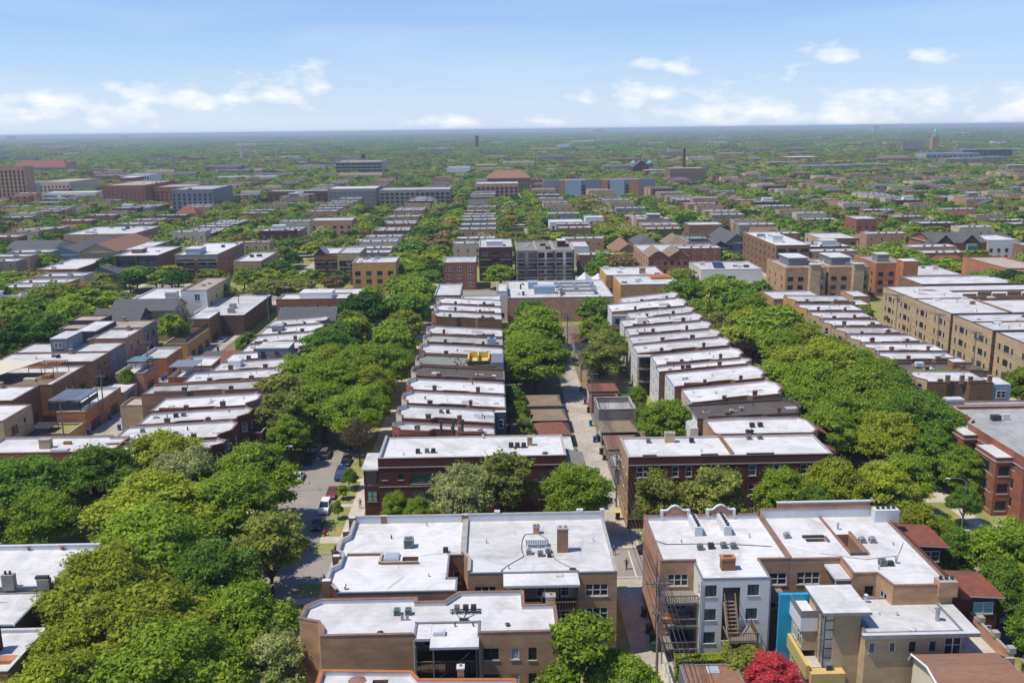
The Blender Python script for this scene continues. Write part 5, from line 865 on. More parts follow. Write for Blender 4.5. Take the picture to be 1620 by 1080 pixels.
b = house('flat_building', 'tan building with a pink-beige roof, white end wall and tall glass bay', -96.6, -88.6, 285, 311, 10.8, 'brick_buff', 'roof_tan', cat='building', par=.3, walls={0: 'siding_white'}, wins={0: [(5, 8.0, 1.6, 1.9, 'pair')], 1: [(4, 5, 1.4, 2, 'pair:frame_dark'), (10, 7, 1.2, 1.4, 'fixed:frame_dark'), (20, 7.4, 4.5, 2.4, 'six:frame_dark:glass_green')]}, lm='the glass bay building')
for x, y in ((-92.8, 296), (-91.8, 299)): b.part('rooftop_unit', lambda k: k.box(x-.5, x+.5, y-.5, y+.5, 10.8, 11.3, 'metal_grey'))
b = house('flat_building', 'big low white roof with two boxed air units left of centre', -89.8, -73.8, 270, 305, 5.8, 'brick_darkbrown', 'roof_white', cat='building', par=.3, cope='cope_white')
for x, y in ((-80.4, 283), (-79, 276)): b.part('rooftop_unit', lambda k: k.box(x-.9, x+.9, y-.9, y+.9, 5.9, 7.2, 'metal_grey'))

# garages on the left side of the left alley, their doors facing +X
def garage_l(label, x0, x1, y0, y1, h, wl, rf, doors, par=.5, canopy=None, fence=False):
    b = B('garage', label, 'garage', rect(x0, x1, y0, y1), h, wl, rf, par=par, cope='cope_stone', group='garages along the left alley')
    for (yy, w) in doors:
        b.part('garage_door', lambda k: ([k.box(x1+.002, x1+.05, yy-w/2, yy+w/2, .14+i*.52, .62+i*.52, 'metal_dark') for i in range(4)]) and None)
    return b
b = garage_l('tan brick garage with a louvred glass roof canopy above, left alley', -87, -81.4, 178.6, 196.8, 4.2, 'brick_orange', 'roof_white', [(183, 4.5), (192.3, 3.6)], .6)
def f(k):
    for i in range(8): k.box(-88.6, -82.2, 179.0+i*1.05, 179.9+i*1.05, 7.0+.02*(i % 2), 7.12+.02*(i % 2), 'metal_galv')
    for x in (-88.5, -82.4):
        for y in (179, 183, 187.2): k.box(x, x+.12, y, y+.12, 4.2, 7.0, 'metal_dark')
    k.box(-88.6, -82.3, 179.0, 179.08, 5.2, 6.6, 'metal_dark'); k.box(-82.3, -82.22, 179.0, 187.3, 5.4, 6.4, 'metal_dark')
b.part('canopy', f, 'grey louvred canopy on dark posts')
b = garage_l('low tan wall and yard beside the lower end of the left alley', -89, -81.6, 171.4, 178.0, 2.4, 'brick_ochre', 'grass', [], .3)
b.part('shade_sail', lambda k: (k.box(-89.4, -85.6, 167, 176.4, 3.4, 3.55, 'metal_dark'), k.box(-89.3, -89.2, 167.1, 167.2, .12, 3.4, 'metal_dark'), k.box(-85.8, -85.7, 176.1, 176.2, .12, 3.4, 'metal_dark')))
b = garage_l('flat white garage roof between the two taller brick garages, left alley', -87.5, -81.5, 198.5, 206, 3.0, 'siding_grey', 'roof_white', [(202, 4)], .05)
b = garage_l('salmon brick garage with raised deck and glass canopy, middle of the left alley', -87, -80.6, 208, 217, 4.0, 'brick_salmon', 'roof_pale', [(212, 4)], .9)
b.part('canopy', lambda k: (k.box(-85.6, -81.2, 211, 216.5, 6.8, 6.95, 'glass_green'), [k.box(x, x+.1, y, y+.1, 4.0, 6.8, 'metal_dark') for x in (-85.5, -81.4) for y in (211, 216.3)]) and None)
b = garage_l('orange brick garage with parapet, upper middle of the left alley', -87, -80.2, 222, 234, 4.4, 'brick_orange', 'roof_pale', [(228, 4.5)], .6)
b = garage_l('dark railed roof deck over an ochre garage, upper left alley', -86.6, -80.4, 238.5, 258, 4.6, 'brick_ochre', 'wood_dark', [(243, 3), (249, 3), (255, 3)], .2)
b.part('railing', lambda k: [k.box(-80.6, -80.5, 238.6+i*.5, 238.68+i*.5, 4.8, 6.4, 'metal_dark') for i in range(39)]+[k.box(-80.62, -80.48, 238.6, 257.8, 6.4, 6.5, 'metal_dark')] and None)
b = garage_l('tall white-roofed garage lit at the top of the left alley', -86.6, -80.6, 259.5, 270, 7.2, 'brick_brown', 'roof_white', [(264, 4)], .06)

# ================================================================ right rows
R2G = 'town houses on the right side of the right-hand street'
r2 = [(253.6, 263.6, 99.5, 10, 'pale-roofed ochre-fronted building at the far end of the right row', dict(front='brick_ochre', roof='roof_pale')), (243.5, 252.6, 98.5, 9.5, 'ochre-fronted house with long reddish parapet, second from the far end of the right row', dict(front='brick_ochre')), (233.6, 242.4, 97.5, 9.3, 'right-row house with a worn streaky roof and four chimneys', dict(roof='roof_pale', chim=3)),
      (225.0, 232.6, 97, 9.2, 'white-roofed right-row house half hidden by the tall lime trees', {}), (215.6, 224.0, 97.4, 9.2, 'right-row house with a slate-blue roof strip', dict(roof='roof_grey')), (206.4, 214.6, 98, 9.2, 'white-roofed right-row house with a boxed unit, middle of the right row', {}), (198.0, 205.4, 99, 9.2, 'white-roofed right-row house with a square skylight', {}),
      (190.4, 197.2, 98.4, 9.1, 'white-roofed right-row house just behind the ivy-edged dark roof', {}), (182.6, 189.6, 100, 8.6, 'dark brown roof edged with ivy and a white boxed unit', dict(roof='roof_brown', cope='cope_dark')), (172.6, 181.4, 95.6, 9, 'white-roofed right-row house with brown brick side, two chimneys and white windows', dict(side='brick_brown'))]
for i, (y0, y1, xr, hr, lb, kw) in enumerate(r2):
    kw = dict(kw); b = R_('town_house', lb, 81.5, xr, y0, y1, hr, .35, side=kw.pop('side', 'brick_common'), rear='siding_white' if i % 2 else 'brick_tan', front=kw.pop('front', 'brick_buff'), notch=.5, group=R2G, seed=120+i, sidew=[(2.5, 5.4, .8, 1.5, 'double')] if i == 9 else (), **kw)
    if i == 8:
        b.part('rooftop_unit', lambda k: (k.box(86.6, 88.2, 186, 187.2, 9.2, 10.0, 'metal_white'))); rr = random.Random(3)
        def f(k):
            for q in range(400): x = rr.uniform(82.5, 99); y = 182.7+abs(rr.gauss(0, .35)); z = 8.9+rr.random()*.5; a = rr.uniform(.1, .25); k.poly([(x-a, y, z), (x+a, y-.1, z-.05), (x, y+.1, z+a)], 'leaf_g')
        tag(b.part('ivy', f), kind='stuff')
    if i == 9: b.part('rear_wing', lambda k: k.box(95.62, 99.2, 172.8, 178, .12, 8.9, 'siding_blue', 'roof_white')); link('window', win_mesh(1.8, 1.4, 'pair_far', 'frame_white', 'glass')[0], b.root, (97.4-b.o[0], 172.78-b.o[1], 6.2)); [b.chimney(x, 173.0, .8, .5, 1.6, 'brick_common', 'cope_stone', 0) for x in (86.8, 89.6, 95.0)]
b = house('flat_building', 'long grey strip-roofed building with a boxed air unit, right of the tall street trees', 76.5, 110, 156.5, 164.5, 8, 'brick_brown', 'roof_grey', cat='building', par=.1)
b.part('rooftop_unit', lambda k: (k.box(81.5, 84.6, 161.6, 163.4, 8.1, 9.4, 'metal_white'), k.box(81.6, 84.5, 161.5, 161.59, 8.4, 9.1, 'metal_grey')))
# red brick courtyard building with flat roofed bays
b = B('apartment_building', 'bright red brick block with projecting bays and white stone bands at the right edge', 'building', [(76.8, 128), (96, 128), (96, 154), (78.5, 154), (78.5, 147), (76.8, 145)], 9.9, 'brick_red', 'roof_grey', cope='cope_stone', par=.5, lm='the red bayed block',
      wins={5: grid_w(17, 3, 3, .9, 1.5, 'double:frame_dark', 1.8)})
for j, (x0, x1, y0, y1) in enumerate(((74.3, 76.9, 131.1, 137.2), (74.6, 77.9, 141.6, 148.0))):
    bb = MB(b.o); 
    b._wall(bb, (x0, y0), (x1, y0), [], 'brick_maroon' if False else 'brick_red')
    hb = 8.9; sh, sx = b.h, b.sl; b.h = hb; bb = MB(b.o)
    ws0 = [((x1-x0)/2, z, 1.7, 1.55, 'pair:frame_dark') for z in (6.5, 3.7, .95)]; ws3 = [((y1-y0)/2-.2, z, 2.9, 1.6, 'triple:frame_dark') for z in (6.5, 3.7, .95)]
    b._wall(bb, (x0, y0), (x1, y0), ws0, 'brick_red'); b._wall(bb, (x0, y1), (x0, y0), ws3, 'brick_red'); b._wall(bb, (x1, y1), (x0, y1), [], 'brick_red'); b.h = sh
    bb.build('bay_wall', b.root)
    b.part('bay_roof', lambda k: (k.box(x0, x1, y0, y1, 8.9, 9.35, 'brick_red', 'roof_white'), k.box(x0-.12, x1-.02, y0-.12, y0-.002, 8.62, 8.8, 'cope_stone'), k.box(x0-.12, x0-.002, y0-.1, y1+.1, 8.62, 8.8, 'cope_stone'), k.box(x0-.08, x1-.02, y0-.08, y0-.002, 9.351, 9.46, 'cope_stone'), k.box(x0-.08, x0-.002, y0-.08, y1, 9.351, 9.46, 'cope_stone')))
    for z in (6.42, 3.62, .85): b.part('stone_band', lambda k: (k.box(x0-.06, x0-.002, y0+.6, y1-.9, z-.16, z, 'cope_stone'), k.box(x0+.4, x1-.4, y0-.06, y0-.002, z-.14, z, 'cope_stone')))
b.part('stone_band', lambda k: k.box(76.7, 76.79, 128, 145, 8.62, 8.8, 'cope_stone')); b.part('rooftop_unit', lambda k: (k.box(82, 83.4, 147, 148, 9.95, 10.8, 'metal_dark'), k.box(84, 85, 147.4, 148, 9.95, 10.9, 'metal_white')))
house('flat_building', 'worn white-roofed building joined behind the red brick block with bays', 78.6, 100, 154.3, 156.3, 9.6, 'brick_red', 'roof_pale', cat='building', par=.3)
# long tan apartment range on the right
for i, (y0, y1, lb) in enumerate(((231, 273, 'farthest length of the long tan walk-up range at the right, beside the dark slot'), (210.6, 229.6, 'middle length of the long tan walk-up range at the right, overhead wires crossing it'), (170, 209, 'nearest length of the long tan walk-up range, cut by the right edge'))):
    L = y1-y0; ws = []
    for fz in (1.2, 4.2, 7.4):
        n = max(2, int(L/9))
        for q in range(n):
            u = L*(q+.5)/n; ws += [(u-2.9, fz, .8, 1.5, 'double:frame_dark'), (u, fz, 2.2, 1.55, 'triple:frame_dark'), (u+2.4, fz, .8, 1.4, 'double:frame_dark')]
    b = B('apartment_building', lb, 'building', rect(115.2, 176, y0, y1), 11, 'brick_salmon' if False else 'brick_buff', 'roof_white', par=.1, cope='cope_dark', wins={3: ws}, walls={0: 'brick_brown'}, wells=[(131, 168, y0+L*.42, y0+L*.42+7)]+([(131, 168, y0+L*.75, y0+L*.75+3)] if L > 30 else []), group='long tan walk-up range', lm={1: 'the tan walk-up range'}.get(i))
    for q in range(3): b.hatch(121+q*8, y0+L*.5+q-1, 1.8, 1.6, .25, 'metal_white', 'roof_white')
    b.chimney(127, y0+L*.3, 1.2, .8, .9)
    b.part('fire_stair', lambda k: [k.box(115.22, 116.2, y0-1.3, y0-.02, z, z+.12, 'metal_dark') for z in (2.6, 5.2, 7.8)] and None)
    for q in range(9): b.part('parapet', lambda k: k.box(130.5+q*4.2, 134.3+q*4.2, y0+L*.42+7.1, y0+L*.42+7.5, 10.98, 11.7+.5*(q % 2), 'brick_brown', 'cope_stone'))
    rq = random.Random(i)
    for q in range(10): qx, qy, qs = rq.uniform(117, 128), y0+rq.uniform(2, L-4), rq.uniform(.6, 2.2); b.part('roof_patch', lambda k: k.poly([(qx, qy, 11.02), (qx+qs*1.6, qy, 11.02), (qx+qs*1.6, qy+qs, 11.02), (qx, qy+qs, 11.02)], ('roof_pale', 'roof_grey', 'cope_white')[q % 3]))
    for q in range(5): b.vent(rq.uniform(117, 128), y0+rq.uniform(2, L-3), .12, .6)
    b.part('parapet', lambda k: (k.box(115.3, 130.9, y0+L*.5, y0+L*.5+.35, 10.98, 11.35, 'brick_brown', 'cope_stone'), k.box(130.5, 130.85, y0+.2, y0+L*.42-.1, 10.98, 11.5, 'brick_brown', 'cope_stone')))
b = B('apartment_building', 'white-roofed ranges behind the long tan walk-ups with a stepped brown parapet', 'building', rect(128, 190, 276, 292), 10.6, 'brick_brown', 'roof_white', par=.5)

for q, (x0, x1, y0, y1, h, wl, rf, lb) in enumerate(((99.5, 104.8, 262, 270, 3.2, 'brick_orange', 'roof_pale', 'small orange brick garage before the tan walk-ups'), (98.5, 105, 272, 281, 3.6, 'brick_brown', 'roof_white', 'white-topped garage behind the ochre-fronted building'), (106, 113.5, 277, 286, 4.6, 'brick_darkbrown', 'roof_white', 'dark brick shed at the far corner of the tan walk-ups'), (100.4, 105, 240, 248, 3, 'siding_grey', 'roof_grey', 'grey garage beside the right-hand alley'), (101, 105, 216, 224, 3, 'brick_tan', 'roof_white', 'tan garage behind the right row'), (101, 105, 202, 209, 3, 'brick_brown', 'shingle_brown', 'brown garage behind the right row'), (81, 96, 268, 282, 8.4, 'brick_salmon', 'roof_white', 'salmon brick flats behind the ochre-fronted building'), (112.6, 118, 289, 300, 5, 'brick_tan', 'roof_pale', 'low tan annex under the stair towers'))): house('garage' if x1-x0 < 9 else 'low_building', lb, x0, x1, y0, y1, h, wl, rf, cat='garage' if x1-x0 < 9 else 'building', par=.35)
# ================================================================ the alley: garages, bins, poles, wires
def garage(label, x0, x1, y0, y1, h, wall, roof, rise=1.0, axis='x', hip=True, door=None, **kw):
    b = house('garage', label, x0, x1, y0, y1, h, wall, roof, rise, axis, 'garage', hip=hip, group='garages beside the centre alley', **kw)
    if door: b.part('garage_door', lambda k: [k.box(*( (x0-.05, x0-.002) if door < 0 else (x1+.002, x1+.05)), (y0+y1)/2-2.2, (y0+y1)/2+2.2, .14+i*.5, .6+i*.5, 'metal_white') for i in range(4)] and None)
    return b
garage('grey-brown hipped garage under the big alley tree', 6.2, 12.8, 184.2, 191.6, 2.7, 'brick_grey', 'shingle_tan', .7, door=1)
garage('tan hipped garage left of the alley, between two other garages', 6.8, 13.2, 174.3, 181.2, 2.7, 'brick_darkbrown', 'shingle_tan', .9, door=1)
garage('dusty red hipped garage left of the alley, nearest the white flat one', 7.2, 13.2, 166.0, 172.2, 2.6, 'siding_cream', 'shingle_red', 1.2, door=1)
garage('white flat-roofed garage left of the alley behind the maroon corner building', 6.6, 13.2, 155.6, 163.8, 2.7, 'siding_white', 'roof_white', 0, par=.1, cope='metal_white')
garage('orange-brown hipped garage right of the alley beside the artificial lawn', 19.8, 25.8, 194.4, 200, 2.7, 'brick_brown', 'shingle_red', .8, door=-1)
garage('roofless brick walled garage shell right of the alley', 19.5, 25.4, 187.4, 192.6, 1.6, 'brick_red', 'soil', 0, par=1.0, cope='cope_terra')
garage('tall grey block garage with parapet around a roof deck, right of the alley', 19.6, 26.8, 174.4, 183.0, 3.6, 'brick_grey', 'roof_grey', 0, par=1.1, cope='cope_stone')
garage('tan hipped garage with dark red walls right of the alley', 19.4, 25.8, 166.7, 173.2, 2.6, 'brick_maroon', 'shingle_tan', 1.0, door=-1)
garage('orange shingle garage tucked behind the maroon block right of the alley', 19.6, 25, 157.5, 164.6, 2.5, 'brick_brown', 'shingle_brown', .9)
garage('flat grey garage beside the alley pole, right side', 19.2, 24.6, 146.5, 155.5, 2.6, 'siding_grey', 'roof_grey', 0, par=.1)
garage('grey flat garage beyond the orange hipped one, right of the alley', 20.6, 26.5, 222, 231, 2.9, 'siding_grey', 'roof_grey', 0, par=.1)
garage('brick-topped garage at the far end of the right yards', 20.4, 28.4, 240, 250, 3.2, 'siding_blue', 'tile_red', .3)
garage('tan garage behind the olive alley tree', 20.5, 27, 204.6, 213, 2.6, 'brick_tan', 'shingle_tan', .8)
def wheelie(x, y, col, label, rz=0, s=1):
    key = ('bin', col)
    if key not in WLIB:
        a = MB(); k = [(-.26, -.3), (.26, -.3), (.26, .3), (-.26, .3)]; v0 = [(p[0]*.8, p[1]*.8, .08) for p in k]; v1 = [(p[0], p[1], .98) for p in k]
        a.poly(v0[::-1], col); [a.poly([v0[i], v0[(i+1) % 4], v1[(i+1) % 4], v1[i]], col) for i in range(4)]
        l = MB(); l.box(-.3, .3, -.34, .34, .982, 1.04, 'bin_yellow' if col == 'bin_yellow' else col); l.tube([(-.26, .36, .95), (.26, .36, .95)], .03, 'bin_black', 6)
        w = MB(); w.tube([(-.3, .24, .1), (-.24, .24, .1)], .1, 'rubber', 10); w.tube([(.24, .24, .1), (.3, .24, .1)], .1, 'rubber', 10)
        if col == 'bin_yellow': a.I = [a.mi('bin_black')]*len(a.I)
        WLIB[key] = (a.mesh('bin_body'), l.mesh('lid'), w.mesh('wheel'))
    r = tag(empty('wheeled_bin', (x, y, .136), rz), label, 'bin', 'wheeled bins along the alleys'); r.scale = (s, s, s)
    for n_, me in zip(('bin_body', 'lid', 'wheel'), WLIB[key]): link(n_, me, r)
bins = [(18.5, 178.4, 'bin_blue', 'blue bin beside the alley, left one of the pair by the tan hipped garage'), (18.9, 169.6, 'bin_blue', 'big blue bin in front of the dark red walled garage'), (18.2, 168.4, 'bin_blue', 'second blue bin in front of the dark red walled garage'), (19.0, 168.6, 'bin_black', 'black bin next to the two blue ones by the dark red garage'), (18.8, 193.6, 'bin_blue', 'blue bin on the alley corner of the orange hipped garage'), (18.9, 187.4, 'bin_black', 'black bin at the brick garage shell'),
        (18.8, 203.4, 'bin_blue', 'blue bin beyond the orange hipped garage'), (18.7, 161.5, 'bin_black', 'black bin behind the orange shingle garage'), (18.9, 158.6, 'bin_green', 'green bin at the orange shingle garage'), (13.9, 180.0, 'bin_blue', 'blue bin left of the alley by the tan garage'), (14.0, 188.2, 'bin_blue', 'blue bin at the garage under the big alley tree'), (14.0, 189.2, 'bin_blue', 'second blue bin at the garage under the big alley tree'),
        (17.3, 95.6, 'bin_green', 'dark green bin nearest the camera in the shaded alley'), (17.4, 97.6, 'bin_black', 'black bin behind the green one in the shaded alley'), (17.3, 99.4, 'bin_black', 'black bin farther up the shaded alley'), (17.35, 103.4, 'bin_green', 'dark bin close to the alley mouth wall'),
        (-76.0, 181.0, 'bin_blue', 'blue bin left of the pair at the mouth of the left alley'), (-75.6, 182.6, 'bin_blue', 'blue bin right of the pair at the mouth of the left alley'), (-81.0, 178.4, 'bin_blue', 'blue bin at the low ochre wall of the left alley'), (-80.6, 188.2, 'bin_blue', 'blue bin between garage doors of the left alley'), (-80.5, 195.6, 'bin_blue', 'blue bin at the far corner of the louvred canopy garage'), (-80.5, 196.8, 'bin_blue', 'second blue bin at the far corner of the louvred canopy garage'),
        (-75.7, 189.0, 'bin_blue', 'blue bin alone against the tan rear wall, left alley'), (-80.3, 219.0, 'bin_blue', 'blue bin beside the salmon deck garage'), (-80.1, 220.4, 'bin_blue', 'second blue bin beside the salmon deck garage'), (-79.8, 247.0, 'bin_blue', 'blue bin under the dark railed deck'), (-79.7, 248.3, 'bin_blue', 'second blue bin under the dark railed deck'), (-79.7, 235.6, 'bin_blue', 'blue bin before the dark railed deck'), (-76, 250, 'bin_black', 'black bin at the top of the left alley')]
for q, (x, y, c, l) in enumerate(bins): wheelie(x, y, c, l, (q*37 % 20-10)/30, 1.1)
r_ = wheelie(17.9, 132.4, 'bin_yellow', 'black grit bin with yellow lid against the alley wall', 0, 1.25)
def pole(x, y, h, label, arms=((0, 1.4),), drum=False, light=False, z0=.13):
    r = tag(empty('utility_pole', (x, y, z0)), label, 'utility pole', 'wooden utility poles')
    k = MB(); k.cyl(0, 0, 0, h, .16, 'wood_grey', 8, .11); k.build('pole', r)
    for (dz, w) in arms: k = MB(); k.box(-w, w, -.22, -.1, h-.5-dz, h-.36-dz, 'wood_grey'); [k.cyl(q*w*.85, -.16, h-.36-dz, h-.18-dz, .05, 'metal_dark', 6) for q in (-1, -.4, .4, 1)]; k.tube([(-w*.6, -.16, h-.45-dz), (0, -.16, h-1.1-dz), (w*.6, -.16, h-.45-dz)], .03, 'metal_dark', 4); k.build('crossarm', r)
    if drum: k = MB(); k.cyl(.42, -.05, h-2.3, h-1.4, .26, 'metal_galv', 10); k.box(.1, .2, -.1, .05, h-2.0, h-1.7, 'metal_dark'); k.build('transformer', r)
    if light: k = MB(); k.tube([(0, 0, h-.9), (-1.0, -.1, h-.5), (-1.6, -.1, h-.5)], .05, 'metal_galv', 5); k.box(-2.1, -1.6, -.25, .05, h-.6, h-.45, 'metal_galv'); k.build('lamp_arm', r)
    return (x, y, z0+h)
PA = [pole(16.3, 88.4, 12.6, 'nearest utility pole, wide crossarm over the alley in front of the tan block', ((0, 1.5), (3.4, .7)), True, False), pole(18.3, 137.2, 9.2, 'utility pole beside the maroon block alley wall, wooden crossarm at roof height', ((0, 1.3), (2.1, .8)), True, True),
      pole(19.5, 186.6, 9.0, 'utility pole at the roofless brick garage shell', ((0, 1.3),), False, False), pole(19.6, 212, 9.2, 'utility pole beside the olive alley tree', ((0, 1.1),), True, False), pole(18.8, 243, 10.6, 'tall utility pole carrying many wires near the low flat hall', ((0, 1.6), (.9, 1.4)), True), pole(19.4, 276, 11.5, 'utility pole with a cluster of wires in front of the long brick hall', ((0, 1.6), (1.0, 1.4)), True)]
PL = [pole(-82.4, 171.0, 9.5, 'utility pole nearest the camera by the left alley, wide crossarm', ((0, 1.4),), False), pole(-80.8, 186.0, 10.4, 'utility pole in front of the louvred canopy garage', ((0, 1.2),), False), pole(-82.6, 216.5, 10.5, 'utility pole rising from the salmon deck garage', ((0, 1.4), (1, 1)), True), pole(-80.6, 244, 11, 'utility pole with a drum transformer by the dark railed deck', ((0, 1.3),), True), pole(-80.5, 290, 10, 'utility pole standing on the far side of the big low white roof', ((0, 1.2),), False), pole(-71, 288, 10, 'utility pole right of the big low white roof', ((0, 1.2),), False)]
PR = [pole(109, 206, 12.0, 'utility pole in front of the nearest tan walk-up range', ((0, 1.4),), True), pole(110, 226, 12.2, 'utility pole in front of the middle tan walk-up range', ((0, 1.4),), False), pole(110.5, 252, 12.5, 'utility pole in front of the farthest tan walk-up range', ((0, 1.4), (.9, 1.2)), True), pole(99, 281, 13.5, 'steel lattice topped pole before the tan penthouse blocks', ((0, 1.8), (1.1, 1.6), (2.2, 1.4)), True)]
def wires(P, n, label):
    for i in range(len(P)-1):
        a, b_ = P[i], P[i+1]; m = MB()
        for q in range(n):
            off = (q-(n-1)/2)*(3.0/n); dz = -.35 if q < 4 else -1.6; pts = []
            for s_ in range(9): t_ = s_/8; pts.append((a[0]+(b_[0]-a[0])*t_+off, a[1]+(b_[1]-a[1])*t_-.16, a[2]+(b_[2]-a[2])*t_+dz-4*t_*(1-t_)*.035*math.hypot(b_[0]-a[0], b_[1]-a[1])))
            m.tube(pts, .032, 'metal_dark', 4)
        tag(m.build('overhead_wires'), label[i] if i < len(label) else label[-1]+' span %d' % i, 'wires', 'overhead wires')
PA0 = [(16.2, 50, 12.3)]+PA
wires(PA0, 7, ['bundle of wires from the nearest pole towards the camera', 'wires crossing the cross street above the alley mouth', 'wires along the alley beside the town houses and garages', 'wires over the olive alley tree', 'wires over the far alley garages', 'wires running to the low flat hall'])
wires(PL, 3, ['wires over the tan garage of the left alley', 'wires between the louvred canopy and the salmon deck garage', 'wires along the upper left alley', 'wires over the big low white roof', 'short wires right of the big low white roof'])
wires([(108, 150, 12)]+PR, 4, ['wires at the right edge in front of the nearest walk-ups', 'wires over the nearest walk-up wall', 'wires over the middle walk-up wall', 'wires sweeping to the lattice topped pole'])
k = MB(); k.tube([(17.6, 95.0, 9), (17.0, 92, 8.0), (16.8, 89.6, 7)], .03, 'metal_dark', 4); tag(k.build('service_wire'), 'service wire dropping from the nearest pole to the tan block', 'wires')
# street lamps, hydrant, hedge, fences
def street_lamp(x, y, rz, label):
    r = tag(empty('street_lamp', (x, y, .13), rz), label, 'street lamp', 'curved steel street lamps'); k = MB(); k.cyl(0, 0, 0, 7.2, .1, 'metal_galv', 8, .07); k.tube([(0, 0, 7.2), (-.3, 0, 7.7), (-1.2, 0, 8.0), (-2.4, 0, 7.95)], .05, 'metal_galv', 6); k.build('pole', r); k = MB(); k.box(-3.0, -2.4, -.16, .16, 7.86, 8.02, 'metal_white'); k.build('lamp_head', r)
street_lamp(67.6, 126.5, 0, 'curved steel street lamp beside the dark trees at the right corner'); street_lamp(71.6, 108.5, 0, 'curved steel street lamp at the right edge in front of the red brick block'); street_lamp(-36.6, 146, math.pi, 'steel street lamp among the street trees on the left')
r = tag(empty('fire_hydrant', (-25.7, 128.6, .13)), 'red fire hydrant on the grass beside the black car', 'fire hydrant'); k = MB(); k.cyl(0, 0, 0, .55, .13, 'hydrant', 10); k.cyl(0, 0, .55, .75, .15, 'hydrant', 10, .04); k.tube([(-.25, 0, .4), (.25, 0, .4)], .07, 'hydrant', 8); k.build('hydrant_body', r); r.scale = (1.4, 1.4, 1.4)
def fence(label, p0, p1, h, m, cat='fence', step=.18, w=.14):
    r = tag(empty('fence', (p0[0], p0[1], .13)), label, cat); L = math.hypot(p1[0]-p0[0], p1[1]-p0[1]); r.rotation_euler.z = math.atan2(p1[1]-p0[1], p1[0]-p0[0])
    k = MB()
    n = int(L/step)
    for i in range(n): k.box(i*step, i*step+w, 0, .03, .05, h, m)
    k.box(0, L, .032, .07, .3, .4, m); k.box(0, L, .032, .07, h-.3, h-.2, m); tag(k.build('board', r), kind='stuff')
    for i in range(int(L/2.4)+1): k = MB(); k.box(i*2.4-.05, i*2.4+.05, .072, .17, 0, h+.1, m); k.build('post', r)
fence('white fence between the alley and the brown garage roof', (17.75, 76), (17.75, 92.4), 1.7, 'frame_white')
fence('dark board fence by the yard left of the alley, behind the teal house', (2.2, 173), (2.2, 183), 1.7, 'wood_dark'); fence('grey fence along the yards beyond the artificial lawn', (26.2, 201.4), (30.8, 201.4), 1.6, 'wood_grey'); fence('timber fence edging the small yard left of the dusty red garage', (2.5, 170.5), (6.8, 170.5), 1.6, 'wood'); fence('tan timber fence along the left alley yards', (-88.4, 206.6), (-81.4, 206.6), 1.8, 'wood')
fence('dark fence around the building plot at the right', (164, 353), (204, 353), 2.0, 'metal_dark'); fence('grey yard fence in front of the nearest walk-ups', (104.5, 176), (104.5, 200), 1.6, 'wood_grey')

